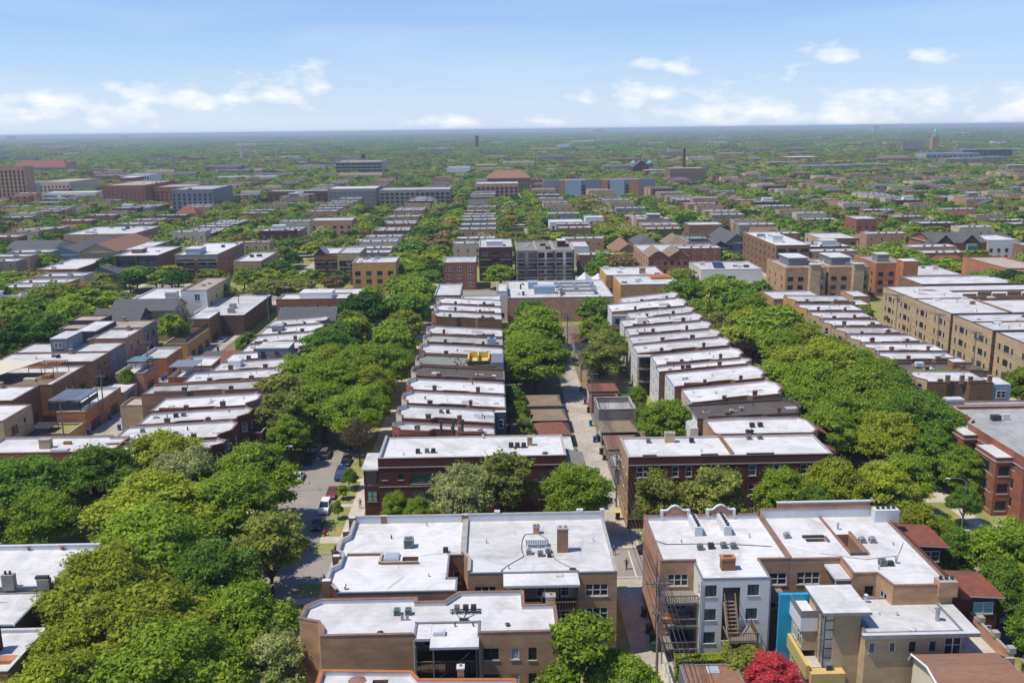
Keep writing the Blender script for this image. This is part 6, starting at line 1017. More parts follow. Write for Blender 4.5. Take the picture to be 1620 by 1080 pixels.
# ================================================================ cars, people
def car(x, y, rz, col, label, kind='sedan', z=.008, s=.88):
    key = ('car', col, kind)
    if key not in WLIB:
        L, Wd = (4.6, 1.84) if kind == 'sedan' else (4.7, 1.92); h1 = .92 if kind == 'sedan' else 1.08; h2 = 1.44 if kind == 'sedan' else 1.82
        if kind == 'sedan': prof = [(-2.3, .35), (-2.3, .72), (-1.9, .95), (-1.25, .98), (1.0, .95), (1.9, .82), (2.28, .62), (2.3, .35)]; cab = [(-1.75, .96), (-1.05, 1.42), (.25, 1.44), (1.0, .94)]
        else: prof = [(-2.3, .35), (-2.33, 1.0), (-2.2, 1.08), (1.1, 1.06), (2.1, .98), (2.32, .75), (2.34, .35)]; cab = [(-2.2, 1.06), (-1.95, 1.76), (.3, 1.8), (1.15, 1.05)]
        c = 'car_'+col; a = MB(); w = Wd/2
        def ext(m, pf, w0, w1, mt, mtop=None):
            n = len(pf); zmin = min(p[1] for p in pf); zmax = max(p[1] for p in pf)
            def hw(z): return w0+(w1-w0)*((z-zmin)/(zmax-zmin))
            Lp = [(p[0], -hw(p[1]), p[1]) for p in pf]; Rp = [(p[0], hw(p[1]), p[1]) for p in pf]
            m.poly(Lp[::-1], mt); m.poly(Rp, mt)
            for i in range(n-1): m.poly([Lp[i], Lp[i+1], Rp[i+1], Rp[i]], (mtop or {}).get(i, mt))
            m.poly([Lp[0], Rp[0], Rp[-1], Lp[-1]], mt)
        ext(a, prof, w, w*.93, c)
        b_ = MB(); ext(b_, cab, w*.9, w*.72, 'glass'); rf = MB(); x0, x1, z_ = cab[1][0]-.05, cab[2][0]+.05, cab[2][1]
        rf.box(x0, x1, -w*.74, w*.74, z_-.03, z_+.05, c)
        for q in (-1, 1):
            for (xa, za, xb, zb) in ((cab[0][0], cab[0][1], cab[1][0], cab[1][1]), (cab[3][0], cab[3][1], cab[2][0], cab[2][1]), ((cab[0][0]+cab[3][0])/2, cab[0][1], (cab[1][0]+cab[2][0])/2, cab[1][1])): rf.tube([(xa, q*w*.905, za), (xb, q*w*.735, zb)], .045, c, 4)
        wl = MB(); wl.tube([(0, -.12, 0), (0, .12, 0)], .33, 'rubber', 14); rm_ = MB(); rm_.tube([(0, -.13, 0), (0, .13, 0)], .19, 'metal_galv', 10)
        hl = MB(); hl.box(-.04, .05, -.2, .2, -.08, .08, 'metal_white'); tl = MB(); tl.box(-.05, .04, -.16, .16, -.09, .09, 'hydrant')
        WLIB[key] = (a.mesh('body'), b_.mesh('windows'), rf.mesh('car_roof'), wl.mesh('wheel'), rm_.mesh('rim'), hl.mesh('headlight'), tl.mesh('tail_light'), w)
    bd, wi, rf, wl, rm_, hl, tl, w = WLIB[key]; r = tag(empty('parked_car', (x, y, z), rz), label, 'car', 'cars parked along the kerbs'); r.scale = (s, s, s)
    link('body', bd, r); link('windows', wi, r); link('car_roof', rf, r)
    for xx in (-1.4, 1.42):
        for q in (-1, 1): o = link('wheel', wl, r, (xx, q*(w-.1), .33)); link('rim', rm_, o)
    for q in (-1, 1): link('headlight', hl, r, (2.27, q*(w-.3), .68)); link('tail_light', tl, r, (-2.27, q*(w-.28), .8))
H_ = math.pi/2
for c in [(-34.4, 152.2, H_, 'silver', 'silver saloon parked on the left side of the tree-lined street', 'sedan'), (-27.4, 138.3, -H_, 'white', 'white estate wagon parked between a red and a black car', 'suv'), (-27.3, 144.4, -H_, 'red', 'dark red saloon parked behind the white wagon', 'sedan'), (-27.2, 152.6, -H_, 'blue', 'dark blue wagon parked beside the street shrubs', 'suv'), (-27.4, 132.2, -H_, 'black', 'black saloon parked nearest the corner', 'sedan'), (-27.3, 159.5, -H_, 'black', 'black car next in line behind the dark blue wagon', 'sedan'),
          (-34.3, 160.6, H_, 'black', 'black wagon parked on the left, half under the trees', 'suv'), (-34.2, 167.2, H_, 'silver', 'silver car under the trees farther up on the left', 'sedan'), (-27.3, 167.3, -H_, 'blue', 'dark car in tree shade up the street on the right', 'sedan'), (-31.8, 163.6, H_, 'grey', 'dark grey wagon in the middle of the shaded street', 'suv'),
          (65.2, 137.6, H_, 'black', 'black car parked at the right-hand street near the lamp', 'suv'), (65.2, 147.5, H_, 'grey', 'dark grey car behind the black one on the right-hand street', 'sedan'), (58.8, 100.6, H_, 'blue', 'dark car under trees at the lower right street', 'suv'), (58.8, 94, H_, 'black', 'black car at the lower right beside the stone terrace', 'sedan'), (58.8, 87, H_, 'grey', 'grey car lowest at the right edge', 'sedan'),
          (21.2, 121.2, 0, 'black', 'black car half hidden behind the tan block wall on the cross street', 'sedan'), (172, 371, .2, 'white', 'white pickup-like wagon on the sandy building plot', 'suv'), (179, 374, .1, 'grey', 'grey wagon on the sandy building plot', 'suv'), (-78.2, 262, H_, 'silver', 'silver car at the top of the left alley', 'sedan'), (-112, 325, 0, 'silver', 'silver car in the yard behind the left trees', 'suv')]: car(*c)
def skin_mesh(name, J, E, mt, sub=1):
    me = bpy.data.meshes.new(name); me.from_pydata([j[:3] for j in J], E, []); ob = bpy.data.objects.new(name, me); COL.objects.link(ob)
    sk = ob.modifiers.new('skin', 'SKIN'); 
    for i, j in enumerate(J): v = me.skin_vertices[0].data[i]; v.radius = (j[3], j[4] if len(j) > 4 else j[3]); v.use_root = (i == 0)
    sb = ob.modifiers.new('sub', 'SUBSURF'); sb.levels = sb.render_levels = sub
    dg = bpy.context.evaluated_depsgraph_get(); m2 = bpy.data.meshes.new_from_object(ob.evaluated_get(dg)); m2.name = name; bpy.data.objects.remove(ob)
    m2.materials.clear(); [m2.materials.append(MATS[q]) for q in (mt if isinstance(mt, list) else [mt])]
    for p_ in m2.polygons: p_.use_smooth = True
    return m2
def person(x, y, z, rz, label, top, legs, stride=.25, cap=None, bag=False, s=.93, arms=None):
    J = [(0, 0, .96, .15, .11), (0, 0, 1.15, .14, .10), (0, 0, 1.36, .17, .11), (0, 0, 1.50, .07), (0, .02, 1.60, .085, .095), (0, .03, 1.72, .08, .09),
         (-.1, 0, .9, .095), (-.11, stride*.5+.03, .5, .065), (-.11, stride*.55-.06, .09, .045), (-.11, stride*.55+.1, .04, .04),
         (.1, 0, .9, .095), (.11, -stride*.3+.05, .5, .065), (.11, -stride*.9, .1, .045), (.11, -stride*.9+.14, .04, .04),
         (-.2, 0, 1.42, .06), (-.26, -.08, 1.15, .045), (-.27, .05, .92, .035), (-.27, .08, .82, .03), (.2, 0, 1.42, .06), (.26, .05, 1.15, .045), (.27, .2, .96, .035), (.27, .26, .9, .03)]
    E = [(0, 1), (1, 2), (2, 3), (3, 4), (4, 5), (0, 6), (6, 7), (7, 8), (8, 9), (0, 10), (10, 11), (11, 12), (12, 13), (2, 14), (14, 15), (15, 16), (16, 17), (2, 18), (18, 19), (19, 20), (20, 21)]
    me = skin_mesh('body', J, E, ['skin', top, legs])
    for p_ in me.polygons:
        c = p_.center
        p_.material_index = 2 if c.z < .97 and abs(c.x) < .22 and c.z > .07 else (1 if (.97 <= c.z < 1.47 and not (abs(c.x) > .22 and c.z < 1.05)) else 0)
    r = tag(empty('person', (x, y, z), rz), label, 'person'); r.scale = (s, s, s); link('body', me, r)
    k = MB(); k.cyl(0, .0, 1.66, 1.80, .108, cap or 'hair', 10, .07); k.build('cap' if cap else 'hair', r)
    for q in (-.11, .11): k = MB(); yy = stride*.55+.06 if q < 0 else -stride*.9+.1; k.box(q-.045, q+.045, yy-.16, yy+.1, 0, .08, 'rubber'); k.build('shoe', r)
person(-21.9, 138.6, .146, .2, 'person in a pink top and shorts walking on the sidewalk by the maroon corner building', 'pink_cloth', 'pink_cloth')
person(17.0, 116.2, .01, 2.6, 'person in dark clothes and an orange cap crossing the street at the alley mouth', 'navy_cloth', 'black_fabric', cap='orange_cap')
person(15.9, 120.6, .01, .3, 'person in a blue shirt on the cross street just beyond the white roof corner', 'blue_cloth', 'navy_cloth')
person(-28.5, 323, .14, 1.0, 'tiny person in a white top far up the tree-lined street', 'frame_white', 'navy_cloth')

# ================================================================ the middle distance: buildings one can name
FOOT = []; CLEAR = []
def lmk(label, x0, x1, y0, y1, h, wall, roof, cat='building', rise=0, axis='x', hip=False, lm=None, wall1=None, nw=None, fl=None, par=.35, wk='double', ww=1.1, wh=1.5, fm='frame_dark', name=None, cope='cope_stone', z0=0, side=3, extra=None, wz=1.4, dz=2.9, gm='glass'):
    if y0 > 620 and h < 29:
        q = (58-h*1.25)/(58-h); h *= 1.25; dd = y1-y0; x0, x1, y0 = x0*q, x1*q, y0*q; y1 = y0+dd*.6; fl = fl and fl+1; rise *= 1.2
    w = x1-x0; n = nw or max(2, int(w/3.4)); f = fl or max(1, int((h-1)/2.9)); big = y0 > 620
    name = name or ('house' if cat == 'house' else 'building')
    wins = {} if big else {0: grid_w(w, n, f, ww, wh, wk, wz, dz), (1 if x1 < 0 else 3): grid_w(y1-y0, max(1, int((y1-y0)/6)), f, 1.0, 1.4, 'double', wz, dz) if side else []}
    b = B(name, label, cat, rect(x0, x1, y0, y1), h, wall, 'roof_white' if rise else roof, par=0 if rise else par, wins=wins, far=True, fm=fm, walls={(1 if x1 < 0 else 3): wall1} if wall1 else {}, cope=cope, lm=lm, gm=gm)
    if rise: gable_roof(b, x0, x1, y0, y1, h+.25, rise, axis, roof, .5, wallm=wall, hip=hip)
    if big:
        m = MB(b.o)
        for fz in range(f):
            for i in range(n): u = x0+w*(i+.5)/n; m.box(u-ww/2*1.3, u+ww/2*1.3, y0-.12, y0-.02, wz+dz*fz, wz+dz*fz+wh*1.1, 'glass')
        if m.F: tag(m.build('window', b.root), kind='stuff')
    FOOT.append((x0-1.5, x1+1.5, y0-2, y1+2)); CLEAR.append((x0-2, x1+2, y0-(9 if y0 < 450 else 24 if y0 < 620 else 60), y1+2))
    return b
def roofstuff(b, n, seed=0, pent=None):
    r = random.Random(seed)
    for i in range(n): x = r.uniform(b.x0+1.5, b.x1-1.5); y = r.uniform(b.y0+2, b.y1-1.5); q = r.uniform(.5, 1.1); b.part('rooftop_unit', lambda k: k.box(x-q, x+q, y-.6, y+.6, b.h, b.h+r.uniform(.6, 1.3), r.choice(('metal_grey', 'metal_white', 'metal_dark'))))
    if pent: x0, x1, y0, y1, h, m = pent; b.part('penthouse', lambda k: (k.box(x0, x1, y0, y1, b.h-.05, b.h+h, m), k.box(x0-.2, x1+.2, y0-.2, y1+.2, b.h+h+.002, b.h+h+.2, 'metal_white', 'roof_white')))
def balconies(b, bays, m='metal_dark', slab='concrete', y=None, zs=(2.9, 5.8, 8.7)):
    y = b.y0 if y is None else y
    for (x0, x1) in bays:
        for z in zs: b.part('balcony', lambda k: (k.box(x0, x1, y-1.3, y-.02, z-.15, z, slab), k.box(x0, x1, y-1.3, y-1.24, z+.05, z+.95, m)))
b = lmk('black glass and brown brick building with a dark gridded front, left background', -150, -133, 370, 399, 11, 'siding_dark', 'roof_white', lm='the black glass building', wall1='brick_brown', wk='quad', ww=3.2, wh=2.4, nw=4, wz=1.0); roofstuff(b, 2, 1, (-147, -143, 380, 386, 1.6, 'brick_brown')); [b.part('pier', lambda k: k.box(x-.35, x+.35, 369.6, 369.98, .1, 11.3, 'brick_darkbrown')) for x in (-149.7, -141.5, -133.4)]; balconies(b, [(-149, -142), (-141, -134)], zs=(6.9,))
b = lmk('grey modern building with red brick piers and roof boxes, left background', -126.5, -109.6, 370, 410, 11, 'brick_grey', 'roof_white', lm='the red pier building', wall1='brick_common', wk='quad', ww=2.8, wh=2.2, nw=4); roofstuff(b, 3, 2, (-123, -117.5, 373, 382, 2.2, 'siding_blue')); [b.part('pier', lambda k: k.box(x-.4, x+.4, 369.3, 369.98, .1, 9.2, 'brick_red')) for x in (-126, -122, -118.4)]; balconies(b, [(-125, -119), (-117, -110)])
b = lmk('tan fronted building with orange brick side and arched windows, left of the chimney', -101.6, -90.9, 363, 391, 9, 'brick_tan', 'roof_white', lm='the orange sided building', wall1='brick_salmon', nw=4, fl=2, wz=2.2); roofstuff(b, 2, 3)
b = lmk('long low orange-red walled building with white roof at the far left', -181, -165, 370, 402, 6, 'brick_red', 'roof_white', lm='the orange-red walled building', fl=1, nw=1, ww=9, wh=1.6, wk='six', wz=1.0); roofstuff(b, 2, 4)
lmk('dark grey gabled house at the left edge, ridge running away', -226, -204, 431, 461, 6, 'siding_cream', 'shingle_grey', 'house', 3.5, 'x')
lmk('long slate gabled hall with pale blue gable end, left background', -201, -182, 417, 462, 6, 'siding_blue', 'shingle_grey', 'house', 3.5, 'y', lm='the long slate gabled hall')
lmk('tan gabled house with salmon shingles and roof windows, left background', -181, -165, 410, 453, 8, 'brick_buff', 'shingle_brown', 'house', 3.6, 'y', fm='frame_white')
lmk('white-roofed building behind the black glass one', -166, -154.7, 414, 446, 8, 'brick_grey', 'roof_white')
b = lmk('long row of pale-roofed flats with rooftop clutter, left background', -216, -181, 473, 512, 9, 'brick_tan', 'roof_pale', lm='the long pale-roofed flats', wk='pair', ww=1.6, fm='frame_white'); roofstuff(b, 9, 5)
b = lmk('large red brick complex with stepped blocks, left distance', -343, -306, 835, 960, 14, 'brick_red', 'roof_tan', lm='the red brick complex'); roofstuff(b, 4, 6, (-330, -318, 845, 870, 3, 'brick_red'))
lmk('right wing of the red brick complex in the left distance', -305, -268, 838, 912, 12, 'brick_red', 'roof_tan')
b = lmk('charcoal modern block with glazed corner, left distance', -258, -225, 760, 850, 14, 'siding_grey', 'roof_grey', lm='the charcoal modern block'); roofstuff(b, 3, 7)
b = lmk('tall cream hotel-like tower with rows of windows at the left edge', -425, -397, 812, 828, 32, 'brick_tan', 'roof_tan', lm='the tall cream tower', nw=8, fl=9, ww=1.3, wh=2, dz=3.2)
b = lmk('cream brick hall with low roof behind the tall tower', -458, -424, 955, 1070, 12, 'brick_cream', 'roof_tan'); lmk('white ramped car park left of the red complex', -400, -352, 842, 880, 8, 'siding_white', 'roof_white', fl=2, nw=3, ww=9, wh=.8)
o = tag(empty('silo', (-409, 850, 0)), 'round grey tower with small dome next to the tall cream tower', 'tower'); k = MB(); k.cyl(0, 0, 0, 17, 5.2, 'brick_stone', 16); k.build('shaft', o); k = MB(); k.cyl(0, 0, 17, 18.4, 4.6, 'copper_green', 16, 2.6); k.cyl(0, 0, 18.4, 19.4, 2.6, 'copper_green', 16, .5); k.build('dome', o); FOOT.append((-416, -402, 843, 857))
lmk('long hall with a red tiled hipped roof at the far left', -727, -643, 1445, 1500, 11, 'brick_cream', 'tile_red', rise=8, hip=True)
b = lmk('white ribbed office building behind the red brick complex', -409, -378, 1048, 1110, 14, 'siding_white', 'roof_grey', nw=12, fl=3, ww=1.2, wh=2.8, dz=4)
lmk('salmon hipped roof house in the left distance', -210, -197, 624, 650, 6.5, 'brick_salmon', 'tile_red', 'house', 3, 'x', True)
b = lmk('brown brick flats with stacked balconies left of the ochre building', -70.6, -61, 364, 382, 11.5, 'brick_brown', 'roof_white', nw=3, wk='pair', ww=2, wh=2); balconies(b, [(-70, -66), (-65, -61.4)], slab='brick_buff')
b.part('gable', lambda k: (k.poly([(-70.4, 363.9, 11.5), (-65.6, 363.9, 11.5), (-68, 363.9, 14)], 'brick_maroon'), k.poly([(-70.4, 363.8, 11.5), (-68, 363.8, 14.1), (-68, 372, 14.1), (-70.4, 372, 11.5)][::-1], 'metal_grey'), k.poly([(-65.6, 363.8, 11.5), (-65.6, 372, 11.5), (-68, 372, 14.1), (-68, 363.8, 14.1)][::-1], 'metal_grey')))
b = lmk('tan building with tall dark blue bays left of the ochre block', -60.9, -52.2, 360, 380, 12, 'brick_buff', 'roof_pale', nw=2, wk='quad', ww=3, wh=2.3, gm='glass'); balconies(b, [(-57.5, -52.6)])
b = lmk('ochre orange brick apartment block with paired windows, centre left', -51.7, -36, 336, 351, 11.5, 'brick_ochre', 'roof_white', lm='the ochre apartment block', nw=4, wk='pair', ww=1.9, wh=1.6); roofstuff(b, 5, 8)
b = lmk('red brick block with ivy and a planted roof deck, centre', -19.4, -7.3, 344, 360, 10, 'brick_red', 'roof_pale', lm='the ivy red brick block', nw=3, wk='pair', ww=1.8, fm='frame_white')
b = lmk('four-storey dark red brick block with white balustraded roof terrace, centre', -6.4, 6.6, 364, 392, 13, 'brick_maroon', 'roof_pale', lm='the dark red block', nw=3, wk='triple', ww=2.6, wh=1.8); roofstuff(b, 2, 9, (-3.5, 3, 370, 376, 1.8, 'metal_white')); balconies(b, [(-6, -2), (2, 6)], slab='sill_stone')
for j, (x0, x1, wl) in enumerate(((8, 15.6, 'brick_grey'), (15.8, 22.4, 'brick_stone'), (22.6, 29.8, 'brick_stone'))):
    b = lmk(['grey', 'middle stone', 'right-hand stone'][j]+' bay of the modern flats with gardens on the roof, centre', x0, x1, 355, 386, 12.6, wl, 'wood_grey', nw=2, wk='pair', ww=2.4, wh=2.1, lm='the roof garden flats' if j == 1 else None); balconies(b, [(x0+.3, x0+3.2), (x1-3.2, x1-.3)]); roofstuff(b, 2, 10+j, ((x0+2, x0+5, 368, 374, 2.4, 'brick_maroon') if j == 2 else None))
    b.part('pier', lambda k: k.box(x1-.5, x1+.1, 354.2, 354.98, .1, 13, 'brick_darkbrown'))
b = lmk('plain white rendered block with flat roof right of the roof-garden flats', 33.1, 39.6, 394, 414, 9, 'siding_white', 'roof_white')
lmk('brick cottage with steep brown gable and dormer, centre right', 49.8, 61, 389, 415, 6.6, 'brick_salmon', 'shingle_brown', 'house', 4, 'y')
b = lmk('bright red brick block with twin green gables, centre right', 57.6, 72.9, 350, 389, 10.2, 'brick_red', 'roof_pale', lm='the twin-gabled red block', nw=6, ww=1.1, fm='frame_green', wall1='brick_tan')
for x0 in (57.6, 65.3): b.part('gable', lambda k: (k.poly([(x0, 349.9, 10.4), (x0+7.6, 349.9, 10.4), (x0+3.8, 349.9, 13)], 'brick_red'), k.poly([(x0-.2, 349.6, 10.4), (x0+3.8, 349.6, 13.2), (x0+3.8, 366, 13.2), (x0-.2, 366, 10.4)][::-1], 'shingle_tan'), k.poly([(x0+7.8, 349.6, 10.4), (x0+7.8, 366, 10.4), (x0+3.8, 366, 13.2), (x0+3.8, 349.6, 13.2)][::-1], 'roof_green')))
lmk('grey slate hipped roof house with tan walls behind the twin-gabled red block', 62.5, 72.5, 414, 436, 7, 'brick_salmon', 'shingle_grey', 'house', 3.5, 'y', True); lmk('second steep brown roofed house behind the twin-gabled red block', 76, 85, 412, 430, 7, 'brick_tan', 'shingle_tan', 'house', 4, 'y', True)
b = lmk('brick building with a planted pergola roof, right of the twin-gabled red block', 85.4, 97, 414, 441, 8, 'brick_salmon', 'roof_green'); b.part('pergola', lambda k: ([k.box(x, x+.2, y, y+.2, 8, 10.4, 'wood_dark') for x in (87, 95) for y in (418, 428)], k.box(86.8, 95.4, 417.8, 428.4, 10.4, 10.6, 'wood_dark')) and None)
lmk('black gabled house with dark grey roof, right of centre', 94, 102.6, 407, 424, 6.2, 'siding_dark', 'shingle_grey', 'house', 3, 'y'); lmk('blue-grey clapboard house with steep gable, right of centre', 103.6, 113, 418, 450, 7, 'siding_grey', 'shingle_grey', 'house', 4, 'y', lm='the blue-grey gabled house')
b = lmk('large brown brick block with white roof and rooftop terrace, right of centre', 108.8, 122, 360, 409, 12.6, 'brick_brown', 'roof_white', lm='the large brown block', nw=3, wk='triple', ww=3, fl=4); roofstuff(b, 4, 13, (111, 115, 372, 380, 2.6, 'siding_white'))
b = lmk('brown brick double house with white roof and arched parapet', 99.3, 116.4, 478, 492, 9, 'brick_brown', 'roof_white', nw=4, wk='pair', ww=1.8, fm='frame_white')
b = lmk('low white-roofed workshop with metal vents and slate skylights', 77.6, 101, 350, 372, 5, 'siding_white', 'roof_pale', fl=1, nw=1, ww=3); roofstuff(b, 4, 14); b.part('skylight', lambda k: (k.poly([(84, 356, 5.1), (88, 355, 5.1), (89, 364, 6.2), (85, 365, 6.2)], 'solar')))
b = lmk('cluster of white peaked tent roofs beside the roof-garden flats', 30.2, 46, 336, 352, 3, 'siding_white', 'roof_white', fl=1, nw=2, lm='the white tent roofs')
for j in range(3): b.part('tent_roof', lambda k: k.cyl(33+j*5, 344, 3.2, 5.6+.5*(j == 0), 3.4, 'cope_white', 4, .15))
b = lmk('tan brick apartment block with orange chimney and white roof, centre right', 37, 56.7, 311, 330, 9.5, 'brick_tan', 'roof_white', lm='the orange chimney block', nw=6, fm='frame_white', wk='double', wall1='brick_ochre'); b.chimney(50, 316, 2, 1.2, 1.8, 'brick_orange', 'cope_terra', 0); roofstuff(b, 4, 15)
b = lmk('lower tan apartment block with white roof, joined in front of the orange chimney one', 39.3, 58, 291, 310, 9.5, 'brick_tan', 'roof_white', nw=6, fm='frame_white', wall1='brick_ochre'); roofstuff(b, 4, 16); b.part('parapet', lambda k: k.box(51, 57.6, 303, 309.6, 9.5, 10.3, 'brick_orange', 'cope_orange'))
b = lmk('wide brick hall with a grey roof covered in ducts and blue air units, centre', 3.7, 36, 282, 315, 7.5, 'brick_salmon', 'roof_pale', lm='the duct-roofed brick hall', fl=0, nw=2, side=0, par=.25)
b.part('rooftop_unit', lambda k: (k.box(10.5, 13.5, 300, 305, 7.6, 9.6, 'siding_blue'), k.box(12, 18.5, 290, 294, 7.6, 9.8, 'siding_blue')), 'big slate blue air handler')
b.part('duct', lambda k: (k.box(19, 32, 303, 303.9, 8.2, 9.0, 'metal_galv'), k.box(19, 32, 296, 296.9, 8.2, 9.0, 'metal_galv'), k.box(20, 20.9, 288, 302.9, 8.2, 9.0, 'metal_galv'), k.box(25, 25.9, 297, 302.9, 8.3, 9.0, 'metal_galv'), k.box(30.5, 31.4, 288, 302.9, 8.2, 9.0, 'metal_galv'), k.box(21, 30.4, 288.5, 289.4, 8.2, 9.0, 'metal_galv')))
b.part('gooseneck_vent', lambda k: k.tube([(8, 300, 7.6), (8, 300, 9), (8.6, 300, 9.4), (9, 300, 8.8)], .3, 'metal_dark', 6)); b.vent(8.5, 288, .35, 1.2, 'metal_dark'); b.part('vent_hood', lambda k: k.cyl(6.8, 289.5, 7.6, 8.3, .9, 'metal_white', 8, .5))
b = lmk('brown brick hall with a paved roof terrace left of the duct-roofed hall', -10.4, 1.2, 272, 281, 8.6, 'brick_brown', 'roof_pale', fl=2, nw=4); lmk('low white-roofed building in front of the ivy red brick block', -19, -11, 284, 306, 8.2, 'brick_grey', 'roof_white', nw=2); lmk('white sided annex left of the duct-roofed hall', .2, 3.4, 284, 300, 9.2, 'siding_white', 'roof_white', nw=1, fl=1)
for j, x in enumerate((97, 111.6)):
    b = lmk(['left', 'right'][j]+' of two tan blocks with curved-roof penthouses and stair towers, right', x, x+13.6, 309, 331, 11.4, 'brick_tan', 'roof_tan', lm='the tan penthouse blocks' if j == 0 else None, nw=4, wk='pair', ww=1.8)
    b.part('penthouse', lambda k: (k.box(x+3, x+9.5, 316, 327, 11.5, 14, 'siding_grey'), k.box(x+2.7, x+6.2, 315.6, 327.4, 14.0, 14.25, 'roof_white'), k.box(x+6.22, x+9.8, 315.6, 327.4, 14.0, 14.25, 'roof_white'))); b.part('stair_tower', lambda k: (k.box(x+7.6, x+11, 306.8, 308.95, .1, 13, 'brick_buff'), k.box(x+7.4, x+11.2, 306.5, 309.2, 13.0, 13.2, 'roof_white'))); roofstuff(b, 3, 17+j)
    b.part('deck', lambda k: k.box(x+.5, x+7, 309.6, 313, 11.5, 11.7, 'wood_orange'))
b = lmk('orange brick building with tall blank stair tower, right', 130.7, 141.3, 317, 337, 11.4, 'brick_orange', 'roof_tan', lm='the orange stair tower', nw=3, ww=1.6); b.part('stair_tower', lambda k: k.box(137.5, 142.5, 311, 316.95, .1, 13.2, 'brick_orange', 'roof_white')); roofstuff(b, 2, 19, (133, 137, 322, 327, 2.6, 'brick_grey'))
lmk('large plain buff brick block with white roof, upper right', 141, 156.5, 402, 424, 10, 'brick_brown', 'roof_white', lm='the plain buff block', nw=4, wk='pair', ww=1.8, wall1='brick_buff'); lmk('bright red brick three-storey house with bays, upper right', 180.5, 191, 466, 482, 12, 'brick_red', 'roof_pale', nw=3, lm='the bright red house')
b = lmk('red brick Victorian block with twin gables and blue-green bays at the right', 183.5, 206, 388, 412, 9.4, 'brick_red', 'shingle_grey', lm='the red Victorian block', rise=3, axis='x', nw=5)
for x in (188, 199): b.part('bay', lambda k: (k.box(x-2, x+2, 386, 387.9, 3, 9, 'copper_green'), [k.box(x-1.8+i*1.25, x-.8+i*1.25, 385.9, 385.98, z, z+1.6, 'glass_green') for i in range(3) for z in (3.8, 6.6)]) and None); b.part('gable', lambda k: (k.poly([(x-3.6, 387.4, 9.4), (x+3.6, 387.4, 9.4), (x, 387.4, 12.6)], 'brick_maroon'), k.poly([(x-3.9, 387.2, 9.3), (x, 387.2, 12.9), (x, 400, 12.9), (x-3.9, 400, 9.3)][::-1], 'shingle_grey'), k.poly([(x+3.9, 387.2, 9.3), (x+3.9, 400, 9.3), (x, 400, 12.9), (x, 387.2, 12.9)][::-1], 'shingle_grey')))
b.part('turret', lambda k: (k.cyl(180.5, 386, .1, 8.6, 2.2, 'brick_stone', 10), k.cyl(180.5, 386, 8.6, 12, 2.5, 'shingle_grey', 10, .1))); b.chimney(197, 404, 1.6, 1, 2.6, 'brick_red', zb=11)
lmk('white rendered houses with square windows at the right edge', 210.6, 224, 396, 416, 9, 'siding_white', 'roof_white', nw=4, ww=1.3); b = lmk('low white-roofed building with pale blue rear doors, right', 146.5, 162, 319, 342, 6.6, 'brick_brown', 'roof_white', nw=4, fl=1, wz=3, lm='the blue door building'); roofstuff(b, 3, 20); lmk('small white annex in front of the orange stair tower', 141.6, 146.3, 303, 318, 5.6, 'siding_blue', 'roof_white', nw=3, fl=1)
b = B('building', 'orange framed open balcony building cut by the right edge', 'building', rect(162.4, 176, 292, 321), 12.6, 'brick_orange', 'roof_tan', par=.4, far=True); FOOT.append((160, 178, 288, 324))
b.part('frame', lambda k: ([k.box(x, x+.5, 289.5, 290, .1, 12.6, 'brick_orange') for x in (161.4, 165, 168.6)], [k.box(161.4, 170, 289.5, 291.9, z, z+.4, 'brick_orange') for z in (3, 6.1, 9.2, 12.2)]) and None)
b = lmk('long apartment range with grey, blue and orange panels across the centre distance', 44, 145, 852, 872, 12.6, 'siding_grey', 'roof_pale', lm='the multicoloured apartment range', nw=26, fl=3, ww=1.8)
for (x0, x1, m_) in ((44.3, 58, 'siding_grey'), (58.1, 62.5, 'brick_orange'), (63, 78, 'siding_blue'), (82, 96, 'siding_grey'), (96.2, 102, 'brick_orange'), (104, 117, 'siding_blue'), (122, 130.4, 'brick_orange'), (130.6, 145, 'siding_grey')): b.part('panel', lambda k: k.box(x0*b.y0/852, x1*b.y0/852, b.y0-1.2, b.y0-.15, .1, (12.9 if m_ != 'siding_grey' else 13.6)*1.22, m_))
b = lmk('church-like brick building with twin green pyramid towers, centre right distance', 170, 190, 1162, 1200, 11, 'brick_maroon', 'shingle_grey', rise=6, axis='y', lm='the twin-towered church')
for x in (170, 190): b.part('tower', lambda k: (k.box(x-3.5, x+3.5, 1155, 1161.9, .1, 16, 'brick_brown'), k.cyl(x, 1158.4, 16, 20, 5, 'copper_green', 4, .2)))
lmk('brick school with rows of windows by the tall chimney stack', 196, 236, 1056, 1110, 13, 'brick_brown', 'roof_grey', lm='the brick school', nw=12, fl=3, ww=2)
o = tag(empty('chimney_stack', (236, 1180, 0)), 'tall square brick chimney stack beside the school', 'chimney'); k = MB(); k.cyl(0, 0, 0, 33, 2.2, 'brick_maroon', 12, 1.6); k.build('shaft', o); k = MB(); k.cyl(0, 0, 33, 33.8, 1.9, 'brick_stone', 12); k.build('cap', o)
lmk('white modern house with solar panels, centre', 30, 48.5, 512, 530, 8, 'siding_white', 'roof_white', nw=5, ww=1.1, wh=1.8, fl=1, wz=4.6, lm='the white solar house'); lmk('white cube house with a black balcony recess, centre', 51, 61, 527, 540, 9, 'siding_white', 'roof_white', nw=1, ww=5, wh=2, wk='six', fl=1, wz=5)
lmk('long dark grey apartment range left of the factory, left centre', -139, -99, 793, 850, 11, 'brick_grey', 'roof_white', lm='the dark grey range', nw=10, ww=2.2); lmk('long grey apartment range with balconies, centre distance', -93, -36, 768, 824, 11, 'brick_grey', 'roof_grey', nw=14, ww=2); lmk('low dark long building with yellow specks, left distance', -192, -141, 804, 838, 9, 'brick_darkbrown', 'roof_grey', nw=10)
